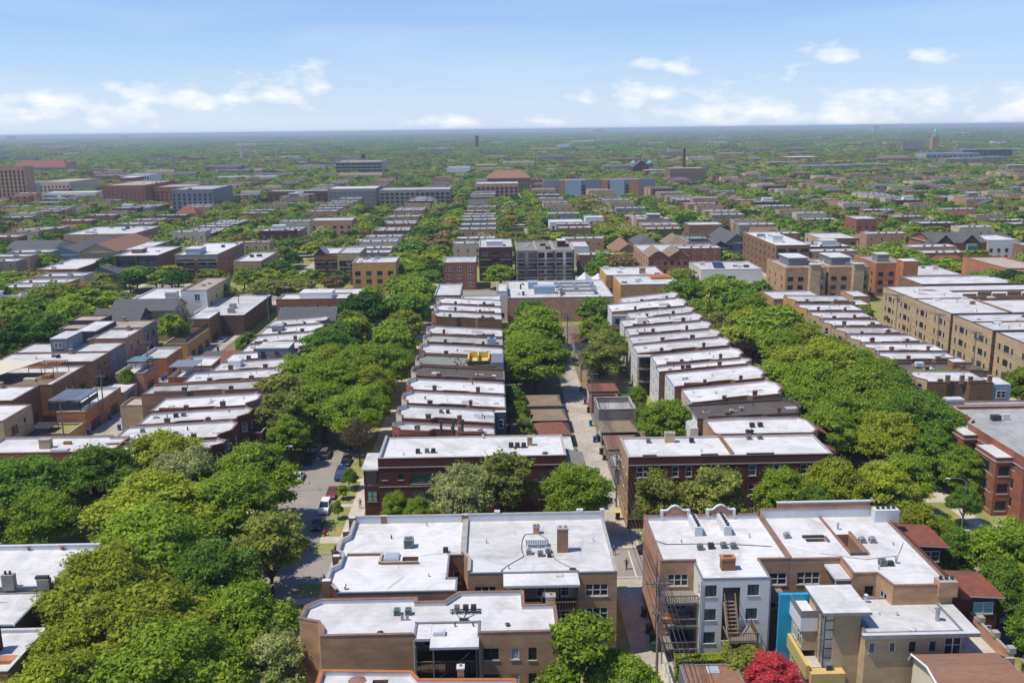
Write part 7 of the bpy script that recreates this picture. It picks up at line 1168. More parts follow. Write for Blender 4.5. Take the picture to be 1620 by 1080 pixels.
b = lmk('concrete framed factory with a roof tank, left centre distance', -217, -154, 1310, 1400, 17, 'brick_stone', 'roof_tan', lm='the roof tank factory', nw=9, fl=4, ww=4.6, wh=2.6, dz=4)
b.part('water_tank', lambda k: (k.cyl(-183, 1340, 21, 26.5, 3.2, 'metal_dark', 12), k.cyl(-183, 1340, 26.5, 28.5, 3.4, 'metal_dark', 12, .3), [k.box(-183+q, -182.6+q, 1338, 1338.4, 17, 21, 'metal_dark') for q in (-2.4, 2)]) and None); roofstuff(b, 4, 21)
b = lmk('big brick hall with brown hipped roof and central dormer, centre distance', -7, 36, 938, 1000, 11, 'brick_brown', 'shingle_brown', rise=5.5, hip=True, lm='the big brown roof', nw=12, fl=2, ww=2); lmk('tan brick flats in front of the big brown hipped roof', -16, 21, 832, 876, 11.5, 'brick_salmon', 'roof_pale', nw=9, ww=2)
lmk('white and grey cube building in the centre distance', -60, -31, 1212, 1286, 11, 'siding_white', 'roof_grey', nw=4, fl=2, ww=4); b = lmk('row of small brick houses with white flat roofs, left centre', -105, -81, 535, 552, 8.6, 'brick_salmon', 'roof_white', nw=6, wk='pair', ww=1.8)
lmk('pale brick flats with white roofs in the right distance', 140, 158, 664, 680, 9, 'brick_salmon', 'roof_white', nw=6); b = lmk('large grey modern complex with pale corner towers, far right distance', 795, 880, 1605, 1670, 15, 'siding_grey', 'roof_grey', lm='the far grey complex', nw=10, ww=5); lmk('left part of the large grey complex, far right distance', 694, 780, 1520, 1580, 12, 'siding_blue', 'roof_grey', nw=10, ww=5); lmk('red brick warehouse with long low roof, right distance', 472, 520, 1515, 1600, 9, 'brick_red', 'roof_white', nw=8)
b = lmk('dark church nave with steep roof, far right', 820, 862, 1900, 1930, 10, 'brick_grey', 'shingle_grey', rise=12, hip=False, nw=5, fl=1, ww=2, wh=5); o = tag(empty('church_tower', (884, 1905, 0)), 'slender brick church tower rising over the far right trees', 'tower'); k = MB(); k.box(-6, 6, -6, 6, 0, 34, 'brick_salmon'); k.build('shaft', o); k = MB(); k.cyl(0, 0, 34, 44, 5, 'copper_green', 8, 2.6); k.cyl(0, 0, 44, 51, 2.4, 'metal_white', 8, .3); k.build('spire', o)
o = tag(empty('chimney_stack', (-46, 2650, 0)), 'lone brown brick chimney on the centre horizon', 'chimney'); k = MB(); k.box(-5, 5, -5, 5, 0, 42, 'brick_maroon'); k.build('shaft', o); o = tag(empty('tower', (-520, 1980, 0)), 'thin pale tower in the left distance', 'tower'); k = MB(); k.box(-3.5, 3.5, -3.5, 3.5, 0, 30, 'brick_cream'); k.build('shaft', o)
for j, (px_, yy, h, w_, lb) in enumerate(((-3950, 7900, 53, 62, 'tall slab on the left horizon'), (-3560, 9300, 45, 60, 'small block on the left horizon'), (-5600, 9800, 46, 50, 'first small block from the left on the horizon'), (-1750, 3100, 40, 26, 'pale tall block below the left horizon'), (900, 8200, 48, 110, 'low wide white block on the centre horizon'), (2650, 6600, 50, 40, 'pale block on the right horizon'))): o = tag(empty('horizon_building', (px_, yy, 0)), lb, 'building'); k = MB(); k.box(-w_/2, w_/2, 0, w_*.6, 0, h, 'brick_stone', 'roof_grey'); k.build('wall', o); k = MB(); k.box(-w_/5, w_/5, w_*.1, w_*.4, h, h+4, 'metal_grey'); k.build('penthouse', o)
# brick chimney, crane and plot furniture
o = tag(empty('excavator', (176, 366, .13), .5), 'yellow orange excavator working on the building plot', 'excavator'); k = MB(); k.box(-1.6, 1.6, -1.2, 1.2, .8, 2.2, 'excavator'); k.build('body', o); k = MB(); k.box(-.2, 1.1, -1.0, .1, 2.2, 3.2, 'glass'); k.build('cab', o); k = MB(); k.tube([(1.2, .4, 1.6), (4.2, .4, 4.2), (7, .4, 2.2)], [.3, .28, .2], 'excavator', 6); k.build('boom', o); k = MB(); k.box(6.6, 7.6, 0, .9, .9, 2, 'metal_dark'); k.build('bucket', o); k = MB(); k.box(-1.9, 1.9, -1.5, -.9, 0, .78, 'rubber'); k.box(-1.9, 1.9, .9, 1.5, 0, .78, 'rubber'); k.build('track', o)
o = tag(empty('canopy', (196, 352, 0)), 'teal canvas canopy on the building plot', 'canopy'); k = MB(); k.cyl(0, 0, 2.6, 3.8, 3.4, 'canvas_green', 4, .3); k.build('canopy_roof', o); k = MB(); [k.box(x, x+.1, y, y+.1, 0, 2.6, 'metal_white') for x in (-2, 2) for y in (-2, 2)]; k.build('post', o)

# ================================================================ ordinary houses, built once per kind and copied
rg = random.Random(11)
KINDS = []
def proto(name, attr, w, d, h, wall, roof, rise=0, axis='x', hip=False, nw=3, fl=3, par=.35, cope='cope_terra', pent=None, wall1=None, fm='frame_white'):
    b = B(name, None, None, rect(-w/2, w/2, -d/2, d/2), h, wall, 'roof_white' if rise else roof, par=0 if rise else par, wins={0: grid_w(w, nw, fl, 1.0, 1.5, 'double', 1.3, 2.8), 1: grid_w(d, 2, fl, 1.0, 1.5, 'double', 1.3, 2.8), 3: grid_w(d, 2, fl, 1.0, 1.5, 'double', 1.3, 2.8)}, far=True, cope=cope, fm=fm, walls={1: wall1, 3: wall1} if wall1 else {})
    if rise: gable_roof(b, -w/2, w/2, -d/2, d/2, h+.2, rise, axis, roof, .4, wallm=wall, hip=hip); b.chimney(w*.2, d*.1, .7, .6, rise*.6+1, 'brick_common', 'cope_stone', 0, zb=h)
    else:
        b.chimney(-w*.2, -d/2+.5, .8, .6, 1.2, 'brick_common', 'cope_stone', 0); b.chimney(w*.25, -d/2+.5, .7, .5, 1.0, 'brick_brown', 'cope_stone', 0); b.part('rooftop_unit', lambda k: k.box(w*.05, w*.05+.9, 0, .8, h, h+.8, 'metal_grey')); b.part('hatch', lambda k: k.box(w*.3, w*.3+1, d*.1, d*.1+.8, h, h+.35, 'metal_white'))
        if pent: b.part('penthouse', lambda k: (k.box(-w*.15, w*.2, -d*.25, d*.3, h-.05, h+2.5, pent), k.box(-w*.17, w*.22, -d*.28, d*.33, h+2.5, h+2.65, 'roof_white')))
    KINDS.append(dict(root=b.root, attr=attr, w=w, d=d, h=h, name=name, used=False, wall=wall, roof=roof, rise=rise, axis=axis)); return b
FL = [('brown brick white-roofed flat block', 'brick_brown', 'roof_white', 'cope_stone'), ('red brick white-roofed flat block', 'brick_red', 'roof_white', 'cope_stone'), ('tan brick white-roofed flat block', 'brick_tan', 'roof_white', 'cope_stone'), ('cream brick grey-roofed flat block', 'brick_cream', 'roof_pale', 'cope_stone'), ('dark brick white-roofed flat block', 'brick_darkbrown', 'roof_white', 'cope_stone'), ('grey brick white-roofed flat block', 'brick_grey', 'roof_white', 'cope_stone'), ('buff brick tan-roofed flat block', 'brick_buff', 'roof_tan', 'cope_terra')]
for i, (a_, wl, rf, cp) in enumerate(FL): proto('flat_roofed_house', a_, 16.5+(i % 3), 8.0+(i % 2)*.6, 8.4+(i % 4)*.6, wl, rf, cope=cp, nw=4)
proto('penthouse_block', 'tan brick penthouse block', 18, 10, 10.6, 'brick_tan', 'roof_white', pent='siding_grey', nw=4); proto('penthouse_block', 'maroon brick penthouse block', 17, 9, 10.2, 'brick_maroon', 'roof_white', pent='siding_white', nw=4)
GB = [('white clapboard gabled house', 'siding_white', 'shingle_grey', 'x'), ('blue grey gabled house', 'siding_grey', 'shingle_grey', 'y'), ('tan brick gabled house', 'brick_buff', 'shingle_brown', 'x'), ('pale gabled house with brown shingles', 'siding_cream', 'shingle_brown', 'y'), ('red roofed brick cottage', 'brick_salmon', 'tile_red', 'x'), ('dark slate roofed brick house', 'brick_brown', 'shingle_grey', 'x')]
for i, (a_, wl, rf, ax) in enumerate(GB): proto('gabled_house', a_, 13.5, 7.4, 5.6+(i % 2), wl, rf, 2.8, ax, hip=(i in (4, 5)), nw=3, fl=2)
spots = []
def free(x, y, w, d): return all(not (x+w/2 > f[0] and x-w/2 < f[1] and y+d/2 > f[2] and y-d/2 < f[3]) for f in FOOT)
def inview(x, y, pad=25): return abs(x-.016*y) < .56*y+pad
for (a_, b_) in xs:
    for j, (c_, d_) in enumerate(ys):
        if j == 0: continue
        if j == 1 and -180 < (a_+b_)/2 < 140 and a_ > -140: continue
        mode = rg.random()
        for side in (0, 1):
            y = c_+11
            while y < d_-9:
                kd = rg.choice(KINDS[:7]*3+KINDS[7:9]) if rg.random() < (.86 if mode < .7 else .5) else rg.choice(KINDS[9:])
                st = kd['d']+rg.uniform(.7, 2.2); x = (a_+7.5+kd['w']/2+rg.uniform(0, 1.5)) if side == 0 else (b_-7.5-kd['w']/2-rg.uniform(0, 1.5))
                if rg.random() > .20+(.06 if y > 470 else 0) and inview(x, y, 95) and free(x, y+kd['d']/2, kd['w'], kd['d']): spots.append((x, y+kd['d']/2, kd, rg.random()))
                y += st
spots.sort(key=lambda s_: s_[1]+(0 if inview(s_[0], s_[1], 18) else 9999))
for kd in KINDS:
    pass
NIND = 285
rest = []
for i, (x, y, kd, q) in enumerate(spots):
    if i < NIND:
        if not kd['used']: r = kd['root']; kd['used'] = True
        else: r = copy_tree(kd['root'])
        r.location = (x, y, 0); r['category'] = 'house'; r['group'] = 'ordinary houses of the blocks beyond the main rows'; AUTO.append((r, kd['attr'], (x, y, kd['h']), 'b'))
    else: rest.append((x, y, kd['w'], kd['d'], kd['h']+q*1.5-.5, kd['wall'], kd['roof'], kd['rise'], kd['axis']))
for kd in KINDS:
    if not kd['used']:
        for c in [kd['root']]+KIDS.get(kd['root'].name, []): pass
# everything farther: one mesh of many small buildings
rf_ = random.Random(5)
WM = ['brick_brown', 'brick_tan', 'brick_buff', 'brick_cream', 'brick_grey', 'brick_grey', 'brick_red', 'siding_grey', 'siding_white']; RM = ['roof_white', 'roof_white', 'roof_white', 'roof_pale', 'roof_grey', 'shingle_grey', 'roof_tan', 'shingle_brown']
y = 1012
while y < 3600:
    y += 9+y*.004
    x = -.58*y-40
    while x < .60*y+60:
        x += rf_.uniform(14, 40)*(1+y/2600)
        cl_ = math.sin(x*.011+1.3)*math.sin(y*.007+.4)+.5*math.sin(x*.031+y*.019)
        if rf_.random() < .33+.22*cl_ and free(x, y, 20, 14):
            w_, d_ = rf_.uniform(10, 18), rf_.uniform(7, 11); h = rf_.uniform(6.5, 10.5)
            if rf_.random() < .10: w_ *= rf_.uniform(2, 4); d_ *= 2; h += rf_.uniform(2, 6)
            g_ = rf_.random() < .25; rest.append((x, y, w_, d_, h-(2 if g_ else 0), rf_.choice(WM), rf_.choice(('shingle_grey', 'shingle_brown', 'shingle_tan')) if g_ else rf_.choice(RM[:5]), 2.6 if g_ else 0, rf_.choice('xy')))
for i in range(1500):
    y = 3500*math.exp(rf_.random()*1.35); x = rf_.uniform(-.58, .60)*y; w_ = rf_.uniform(20, 80); rest.append((x, y, w_, w_*.8, rf_.uniform(9, 15), rf_.choice(WM), rf_.choice(RM[:5]), 0, 'x'))
k = MB()
for (x, y, w_, d_, h, wl, rf, rise, ax) in rest:
    x0, x1, y0, y1 = x-w_/2, x+w_/2, y-d_/2, y+d_/2; b4 = [(x0, y0), (x1, y0), (x1, y1), (x0, y1)]
    for i in range(4): a_, c_ = b4[i], b4[(i+1) % 4]; k.poly([(*a_, 0), (*c_, 0), (*c_, h+.4), (*a_, h+.4)], wl)
    if rise:
        z = h+.2; xm, ym = x, y
        if ax == 'x': k.poly([(x0-.4, y0-.4, z), (x1+.4, y0-.4, z), (x1+.4, ym, z+rise), (x0-.4, ym, z+rise)], rf); k.poly([(x1+.4, y1+.4, z), (x0-.4, y1+.4, z), (x0-.4, ym, z+rise), (x1+.4, ym, z+rise)], rf); k.poly([(x0, y0, z), (x0, ym, z+rise), (x0, y1, z)], wl); k.poly([(x1, y0, z), (x1, y1, z), (x1, ym, z+rise)], wl)
        else: k.poly([(x1+.4, y0-.4, z), (x1+.4, y1+.4, z), (xm, y1+.4, z+rise), (xm, y0-.4, z+rise)], rf); k.poly([(x0-.4, y1+.4, z), (x0-.4, y0-.4, z), (xm, y0-.4, z+rise), (xm, y1+.4, z+rise)], rf); k.poly([(x0, y0, z), (x1, y0, z), (xm, y0, z+rise)], wl)
    else:
        k.poly([(*p_, h) for p_ in b4], rf)
        if y < 2200: k.box(x+w_*.1, x+w_*.1+1.2, y-1, y+1, h, h+1, 'metal_grey')
    if y < 1700:
        for fz in range(int(h/2.9)):
            for i in range(3): u = x0+w_*(i+.5)/3; k.box(u-.7, u+.7, y0-.08, y0-.01, 1.4+2.9*fz, 2.9+2.9*fz, 'glass')
tag(k.build('distant_houses'), 'mass of small houses and flats fading towards the horizon', 'houses', kind='stuff')

# ================================================================ trees
def leaf_quads(c, nrm, size, rs, aspect=.62):
    """numpy: quads of leaf clusters round the centres c with the normals nrm"""
    n = len(c); r = rs.normal(size=(n, 3)); u = np.cross(nrm, r); u /= np.linalg.norm(u, axis=1)[:, None]+1e-9; v = np.cross(nrm, u)
    s = size*(.5+1.15*rs.random(n)**1.6)[:, None]; a = u*s; b = v*s*aspect; bend = nrm*s*.25
    return np.stack([c-a, c-b-bend*0, c+a, c+b], 1)
def crown_mesh(name, seed, R=5.0, H=4.7, zc=5.9, nl=26, nleaf=9000, size=.26, lobe=.36, flat=1.0, ragged=.25, top=0):
    rs = np.random.RandomState(seed); C = []; Nn = []
    d = rs.normal(size=(nl, 3)); d /= np.linalg.norm(d, axis=1)[:, None]; d[:, 2] = np.abs(d[:, 2])*1.35-.55; d /= np.linalg.norm(d, axis=1)[:, None]
    rad = .50+.28*rs.random(nl); lc = d*rad[:, None]*np.array([R, R, H]); lr = R*lobe*(.65+.6*rs.random(nl)); lc[0] = (0, 0, H*.45); lr[0] = R*.48
    if top: lc[:, :2] *= np.clip(1-(lc[:, 2:3]+H*.3)/(H*1.5)*top, .25, 1.1)
    w = lr**2; cnt = (w/w.sum()*nleaf).astype(int)
    for i in range(nl):
        n = cnt[i]; q = rs.normal(size=(n, 3)); q /= np.linalg.norm(q, axis=1)[:, None]; q[:, 2] = np.where(q[:, 2] < -.25, -q[:, 2], q[:, 2])
        wob = 1+ragged*np.sin(q[:, 0]*6+i)*np.sin(q[:, 1]*7+2*i)*np.cos(q[:, 2]*5)
        rr = (.35+.72*rs.random(n)**.6)*wob
        p = lc[i]+q*(lr[i]*rr)[:, None]*np.array([1, 1, .72*flat]); C.append(p); nn = q*.9+np.array([0, 0, .45])+rs.normal(size=(n, 3))*.55; Nn.append(nn/np.linalg.norm(nn, axis=1)[:, None])
    C = np.concatenate(C); Nn = np.concatenate(Nn)
    # sprays that stick out past the outline
    m = int(len(C)*.07); k = rs.randint(0, len(C), m); C = np.concatenate([C, C[k]*(1.04+.1*rs.random(m))[:, None]]); Nn = np.concatenate([Nn, Nn[k]])
    C[:, 2] += zc; Q = leaf_quads(C, Nn, size, rs); n = len(Q)
    me = bpy.data.meshes.new(name); me.vertices.add(n*4); me.vertices.foreach_set('co', Q.reshape(-1).astype(np.float32)); me.loops.add(n*4); me.loops.foreach_set('vertex_index', np.arange(n*4, dtype=np.int32)); me.polygons.add(n); me.polygons.foreach_set('loop_start', np.arange(0, n*4, 4, dtype=np.int32)); me.polygons.foreach_set('loop_total', np.full(n, 4, dtype=np.int32)); me.update(); me.validate()
    me.materials.append(MATS['leaf_g'])
    return me, lc+np.array([0, 0, zc])
def trunk_mesh(name, lc, seed, r0=.28, zc=5.9, nb=9, twigs=0):
    rs = random.Random(seed); m = MB(); zf = zc*.42; m.tube([(0, 0, 0), (.05, 0, zf*.5), (.1, .05, zf), (.05, 0, zc), (0, 0, zc+1.6)], [r0*1.25, r0, r0*.85, r0*.5, r0*.2], 'bark', 8)
    for p in list(lc)[1:nb+1]:
        z0 = zf*rs.uniform(.75, 1.3); m.tube([(.08, .03, z0), (p[0]*.4, p[1]*.4, z0+(p[2]-z0)*.5), (float(p[0])*.9, float(p[1])*.9, float(p[2]))], [r0*.5, r0*.33, r0*.12], 'bark', 6)
        for q in range(twigs): a = Vector((float(p[0]), float(p[1]), float(p[2])))*1.0; e = a+Vector((rs.uniform(-2, 2), rs.uniform(-2, 2), rs.uniform(-.6, 1.8))); st = Vector((p[0]*.55, p[1]*.55, z0+(p[2]-z0)*.62)); m.tube([tuple(st), tuple((st+e)/2+Vector((0, 0, .3))), tuple(e)], [r0*.16, r0*.1, .02], 'twig', 4)
    return m.mesh(name)
NEAR = []; MID = []; FAR = []
for i in range(5):
    me, lc = crown_mesh('crown', 10+i, nl=80+8*i, nleaf=58000, size=.142, lobe=.215+.015*(i % 3), ragged=.45, flat=(1, .8, .9, 1, .75)[i]); NEAR.append((me, trunk_mesh('trunk', lc, i)))
me, lc = crown_mesh('crown', 31, nl=30, nleaf=13000, size=.2, lobe=.26, ragged=.4, flat=.9); THIN = (me, trunk_mesh('trunk', lc, 9, .2, nb=16, twigs=3))
me, lc = crown_mesh('crown', 32, nl=26, nleaf=2600, size=.15, lobe=.34, ragged=.4); BARE = (me, trunk_mesh('trunk', lc, 12, .22, nb=24, twigs=9))
me, lc = crown_mesh('crown', 33, R=4, H=5.0, nl=26, nleaf=22000, size=.17, lobe=.34, ragged=.3, top=.8); CONE = (me, trunk_mesh('trunk', lc, 5, .2))
me, lc = crown_mesh('crown', 34, R=5, H=4.4, zc=4.2, nl=26, nleaf=22000, size=.20, lobe=.36); BUSH = (me, trunk_mesh('trunk', lc, 5, .2, 4.2))
for i in range(5):
    me, lc = crown_mesh('crown', 50+i, nl=46+5*i, nleaf=9000, size=.31, lobe=.25, ragged=.4, flat=(1, .85, 1, .9, .8)[i]); MID.append((me, trunk_mesh('trunk', lc, 20+i, nb=5)))
for i in range(5):
    me, lc = crown_mesh('crown', 70+i, nl=22+3*i, nleaf=1500, size=.66, lobe=.33, ragged=.32); FAR.append((me, trunk_mesh('trunk', lc, 40+i, nb=3)))
WORD = dict(y='yellow-green', g='bright green', m='mid green', d='dark green', o='olive green', b='nearly bare brown', l='pale blossoming', p='dark purple', r='red-leaved', n='golden brown')
def tree(x, y, R, c, kind=None, zs=None, label=None, name='tree', z=.13, rot=None, cat='tree'):
    dist = math.hypot(x, y); r = rnd; P = kind or (r.choice(NEAR) if dist < 150 else r.choice(MID) if dist < 360 else r.choice(FAR))
    o = empty(name, (x, y, z), rot if rot is not None else r.uniform(0, 6.28)); s = R/5.0; zz = zs or (min(1.32, max(.5, .55+.5*s)) if y < 300 else .52+.30*s) ; o.scale = (s, s*r.uniform(.92, 1.08), zz)
    tr = link('trunk', P[1], o); cr_ = link('crown', P[0], o); cr_.material_slots[0].link = 'OBJECT'; cr_.material_slots[0].material = MATS['leaf_'+c]; o['category'] = cat
    if label: o['label'] = label
    else:
        sz = 'small' if R < 3.6 else 'broad' if R > 6.6 else 'rounded'; o['group'] = 'trees along the streets and yards'
        AUTO.append((o, '%s %s tree' % (sz, WORD[c]), (x, y, 6*zz), 't'))
    return o
T1 = '''-68 126.5 7.4 m;-72 118 6 g;-62 120 4.6 g;-59.5 131.0 6.6 m;-52.5 139 6.4 y;-45.6 130 6.4 l;-46.6 119.0 8.0 y;-36.4 121 6.2 g;-36.4 131.8 6.4 g;-43.6 95.6 7.2 y;-37.0 88.0 7.6 y;-27.2 90.6 5.6 g;-29.2 110.4 5.2 o;-22.8 84.6 3.7 l;-42.4 85.1 5.0 y;-42.8 107 6.8 g;-31.5 79.5 6.8 g;-40.5 76.5 6.0 y;-33.6 101 5.0 m
-42.6 176.1 5.8 o;-33 171 5.6 g;-26.6 166 5 g;-40 165.5 5.4 o;-31 201 6 g;-39 247 5 g;-25.6 184 5 y;-26 232 5 g;-40.4 190.5 6.2 g;-33.6 184.5 7.0 g;-25.6 197.5 6.2 g;-25.4 171.9 4.6 g;-37.2 158.5 3.6 g;-24.6 157.7 3.4 b;-39.4 212.0 6.6 m;-25.2 222.0 5.6 g;-37.4 262.0 8.6 d;-26.0 262.0 7.0 m;-26.4 290.8 6.6 g;-39.3 230.2 5.4 m;-31 318 7 g;-24.8 243.0 5.2 y;-38 203 5 y;-24.4 209 4.8 m;-37.5 241 4.6 y;-25 276 5.6 g;-22 302 5 m;-39 283 5 g
8.8 200.9 7.4 g;8.8 226.5 6.4 g;11.2 246.8 5.6 g;6.6 213 5.6 g;10 258 4.8 m;.4 129.4 5.8 o;-5.0 125.6 5.0 l;11.2 126.2 4.6 g;-15.2 129.5 2.2 g;-11.5 127.0 2.5 g;28.4 262.4 5.0 m;25.6 239.8 3.9 g;25.0 214.8 5.0 o;29.8 158.6 5.0 g;23.6 205.4 4.8 o;29 222 3.6 g;5 166.5 2.0 o;4.2 176 2.2 g;3.6 186 2.4 m;4.4 207 3 g;4 222 3.2 o;4.6 240 3 g;26.6 229 3.2 m;28.4 172 2.2 o;24.5 152 1.8 g;29 186 2 g;28 236 3 g;-66 176 1.8 g;-84 207 1.6 g;103 192 2.4 g;103 231 2.6 o;103 256 3 g;149 252 2.6 d;13.0 232 4.2 g
22.9 124.6 4.1 o;31.0 124.8 4.8 o;40.8 125.0 4.0 g;48.0 125.6 5.0 y;54.6 124.9 4.6 y;44.4 121.7 3.0 m;55.0 113.5 3.6 y;60 130 4.6 g
56.4 181.0 5.6 g;69.3 192.3 7.0 y;69.8 170.3 7.2 g;78.0 184.0 5.6 g;71.5 151.5 6.4 m;56.3 151.8 4.8 g;70.8 209.3 6.6 y;71.0 231.6 6.6 g;69.4 250.0 6.6 g;56.1 203.9 4.8 p;71.2 281.6 7.4 g;62 176 6.5 g;63.5 190 6.5 y;76.5 175 5.4 m;77.5 195 5 g;64 205 6.2 g;63 222 6.4 g;77.5 208 4.6 o;62 160 5 g;64.5 236 6 y;76 222 4.6 g;72 136 3.4 g;65 148 5 y;56.5 281.6 6.4 m;55.8 165.1 5.0 g;70.6 142.4 3.8 m;68.2 127.6 2.4 m;57.0 107.5 3.0 m;62.5 104.5 4.4 g;68.6 107 3.6 g;68.6 98 4.4 g;57.2 97.0 3.6 m;61.5 95 4.4 g;57.4 88.4 3.6 m;62 86 4.4 g;56.6 79.6 3.2 g;59.5 116.5 2.8 g;56.6 219 5.2 y;56.0 237 5.0 o;57 255 5.4 g;70.4 265 6.2 m;78 246 4 g;71 159 5.8 g;78 164.5 4.2 m;70 300 6.6 g;57 303 6 y
106.3 180.5 4.0 g;103 199 1.8 g;-136.1 286.7 8.1 g;-122.1 276.6 8.7 g;-138.8 300.9 8.4 g;-119.3 206.8 6.6 m;-118.6 226.3 7.0 d;-118 243 6.6 m;-119 259 6.6 g;-137 262 8 g;-138 243 8 m;-138 222 8 g;-124.2 300 5.2 l;-103 315 4 l;-77.0 312 7.2 o;-67 316 6.6 o;-89 306 5 o;-88.0 250.5 4.2 g;-39.3 221 3.6 m;-63 232 3.2 m;-150 322 6 o;-119 192 6 m;-120 300 4.4 l;-160 300 7 g;-158 280 7 m;-178 310 7 g'''
for row in T1.replace('\n', ';').split(';'):
    a_, b_, c_, d_ = row.split(); x, y, R = float(a_), float(b_), float(c_)*(1.16 if float(c_) > 3.7 and float(b_) > 100 else 1.05)
    kd = BARE if d_ == 'b' else THIN if d_ == 'o' and y < 260 else (rnd.choice(NEAR) if y < 215 else None)
    tree(x, y, R, d_, kind=kd, zs=(.62 if R < 3 else None))
tree(7.4, 83.2, 6.2, 'g', CONE, 1.14, 'large bright green tree in front of the alley between the two foreground blocks', rot=.6); tree(12.2, 81.5, 3.4, 'g', NEAR[1], .78, 'lighter green tree at the bottom edge right of the big alley tree'); tree(2.6, 78.4, 3.4, 'y', NEAR[0], .66, 'small green tree at the bottom edge in front of the low brick block')
tree(26.1, 89.0, 3.1, 'o', BUSH, .56, 'round olive bush below the white stair tower', 'shrub', cat='shrub'); tree(27.2, 83.9, 3.0, 'r', NEAR[3], .62, 'vivid red-leaved maple beside the modern house', 'maple_tree')
def shrub(x, y, R, c, label, h=.3): tree(x, y, R, c, BUSH, h, label, 'shrub', cat='shrub')
for (x, y, R, c, h, l) in ((-24.9, 147, 1.6, 'm', .42, 'dark round shrub beside the dark blue wagon'), (-25.2, 142.5, 1.1, 'g', .3, 'bright small shrub behind the red car'), (-24.7, 134.6, .9, 'g', .38, 'slim young tree beside the black car on the grass'), (75, 139.5, 1.0, 'g', .2, 'low shrub by the entrance of the red brick block'), (74, 135.4, .8, 'o', .16, 'small round shrub at the corner of the red brick block'), (72.8, 133, .8, 'm', .16, 'second small shrub at the corner of the red brick block'), (24.9, 206.5, 1.6, 'm', .3, 'dark shrub row at the edge of the artificial lawn'), (9, 193.5, 2.6, 'm', .2, 'wide hedge-like shrub beyond the garage of the big alley tree'), (-67, 213.2, 1.4, 'g', .3, 'bush growing over the terracotta parapet garage'), (102, 209, 1.0, 'm', .42, 'conical dark shrub before the tan walk-ups')): shrub(x, y, R, c, l, h)
# clipped hedge by the garage
rs = np.random.RandomState(3); C_ = np.stack([rs.uniform(18.4, 23.8, 5200), 89.6+rs.normal(0, .42, 5200).clip(-.62, .62), rs.uniform(.2, 3.0, 5200)], 1); t_ = rs.random(5200) < .45; C_[t_, 2] = 3.0+rs.normal(0, .05, t_.sum()); Nh = np.tile(np.array([0, -.3, .8]), (5200, 1))+rs.normal(size=(5200, 3))*.5; Q = leaf_quads(C_, Nh/np.linalg.norm(Nh, axis=1)[:, None], .13, rs); me = bpy.data.meshes.new('foliage'); me.from_pydata(Q.reshape(-1, 3).tolist(), [], [tuple(range(i*4, i*4+4)) for i in range(len(Q))]); me.materials.append(MATS['leaf_y']); o = bpy.data.objects.new('hedge', me); COL.objects.link(o); tag(o, 'clipped yellow-green hedge between the stair tower and the garage roof', 'hedge')
# parkway and yard trees of the blocks beyond: nearest ones individually, the rest in one object
rt = random.Random(21); more = []
HB = [(s_[0], s_[1], s_[2]['w'], s_[2]['d']) for s_ in spots]
CW = 'yyggggggmmmddoolnng'
for (a_, b_) in xs:
    for j, (c_, d_) in enumerate(ys):
        if j == 0: continue
        core = j == 1 and a_ > -140 and b_ < 160
        if core: continue
        for x in (a_+1.6, b_-1.6):
            y = c_+5
            while y < d_-4: more.append((x+rt.uniform(-.6, .6), y, rt.uniform(4.0, 7.4))); y += rt.uniform(6, 10.5)
        m = (a_+b_)/2
        for x in (m-rt.uniform(9, 13), m+rt.uniform(9, 13)):
            y = c_+9
            while y < d_-8:
                if rt.random() < .9: more.append((x+rt.uniform(-6, 6), y, rt.uniform(3.0, 6.4)))
                y += rt.uniform(6, 13)
        for y in (c_+2, d_-2):
            x = a_+8
            while x < b_-8: more.append((x, y, rt.uniform(3.6, 6))); x += rt.uniform(7, 13)
        if c_ > 340:
            for q_ in range(34 if d_ > 460 else 16): more.append((rt.uniform(a_+6, b_-6), rt.uniform(c_+4, d_-4), rt.uniform(3.2, 6.2)))
for (x, y, R) in [(-70, 339, 4), (-58, 331, 4.4), (-30, 349, 6), (-24, 338, 5), (-33, 366, 7), (-22, 372, 5), (2, 349, 4), (13, 348, 4.2), (22, 349, 3.6), (-12, 334, 3.6), (42, 372, 6), (50, 378, 6), (44, 388, 7), (75, 340, 5), (62, 318, 6), (66, 330, 6), (86, 300, 5), (-86, 350, 5), (-118, 347, 5), (-128, 352, 5), (-95, 352, 4), (160, 352, 5), (168, 345, 6), (175, 382, 5), (150, 366, 7), (158, 380, 7), (166, 392, 7), (76, 318, 5), (74, 306, 5.5)]: more.append((x, y, R))
more = [t_ for t_ in more if inview(t_[0], t_[1], 95) and t_[1] > 150 and all(not (t_[0] > f[0]-.5*t_[2] and t_[0] < f[1]+.5*t_[2] and t_[1] > f[2]-1.5 and t_[1] < f[3]+1) for f in CLEAR)]
more.sort(key=lambda t_: t_[1]+(0 if inview(t_[0], t_[1], 8) else 9999))
NT = 296-len([1 for o in bpy.data.objects if o.name.split('.')[0] == 'tree'])
for (x, y, R) in more[:NT]: tree(x, y, R*1.12, rt.choice(CW))
pts = [(x, y, R/4.7) for (x, y, R) in more[NT:] if all(not (abs(x-h_[0]) < h_[2]/2 and abs(y-h_[1]) < h_[3]/2) for h_ in HB if abs(h_[1]-y) < 12)]
y = 1012
while y < 2100:
    y += 9+y*.0012; x = -.66*y-90
    while x < .68*y+110:
        x += rt.uniform(6, 15)*(1+y/6000)
        cl_ = math.sin(x*.013+.3)*math.sin(y*.009)+.6*math.sin(x*.037+y*.021)
        if rt.random() < .90-.16*cl_: pts.append((x+rt.uniform(-3, 3), y+rt.uniform(-4, 4), rt.uniform(.95, 1.75)))
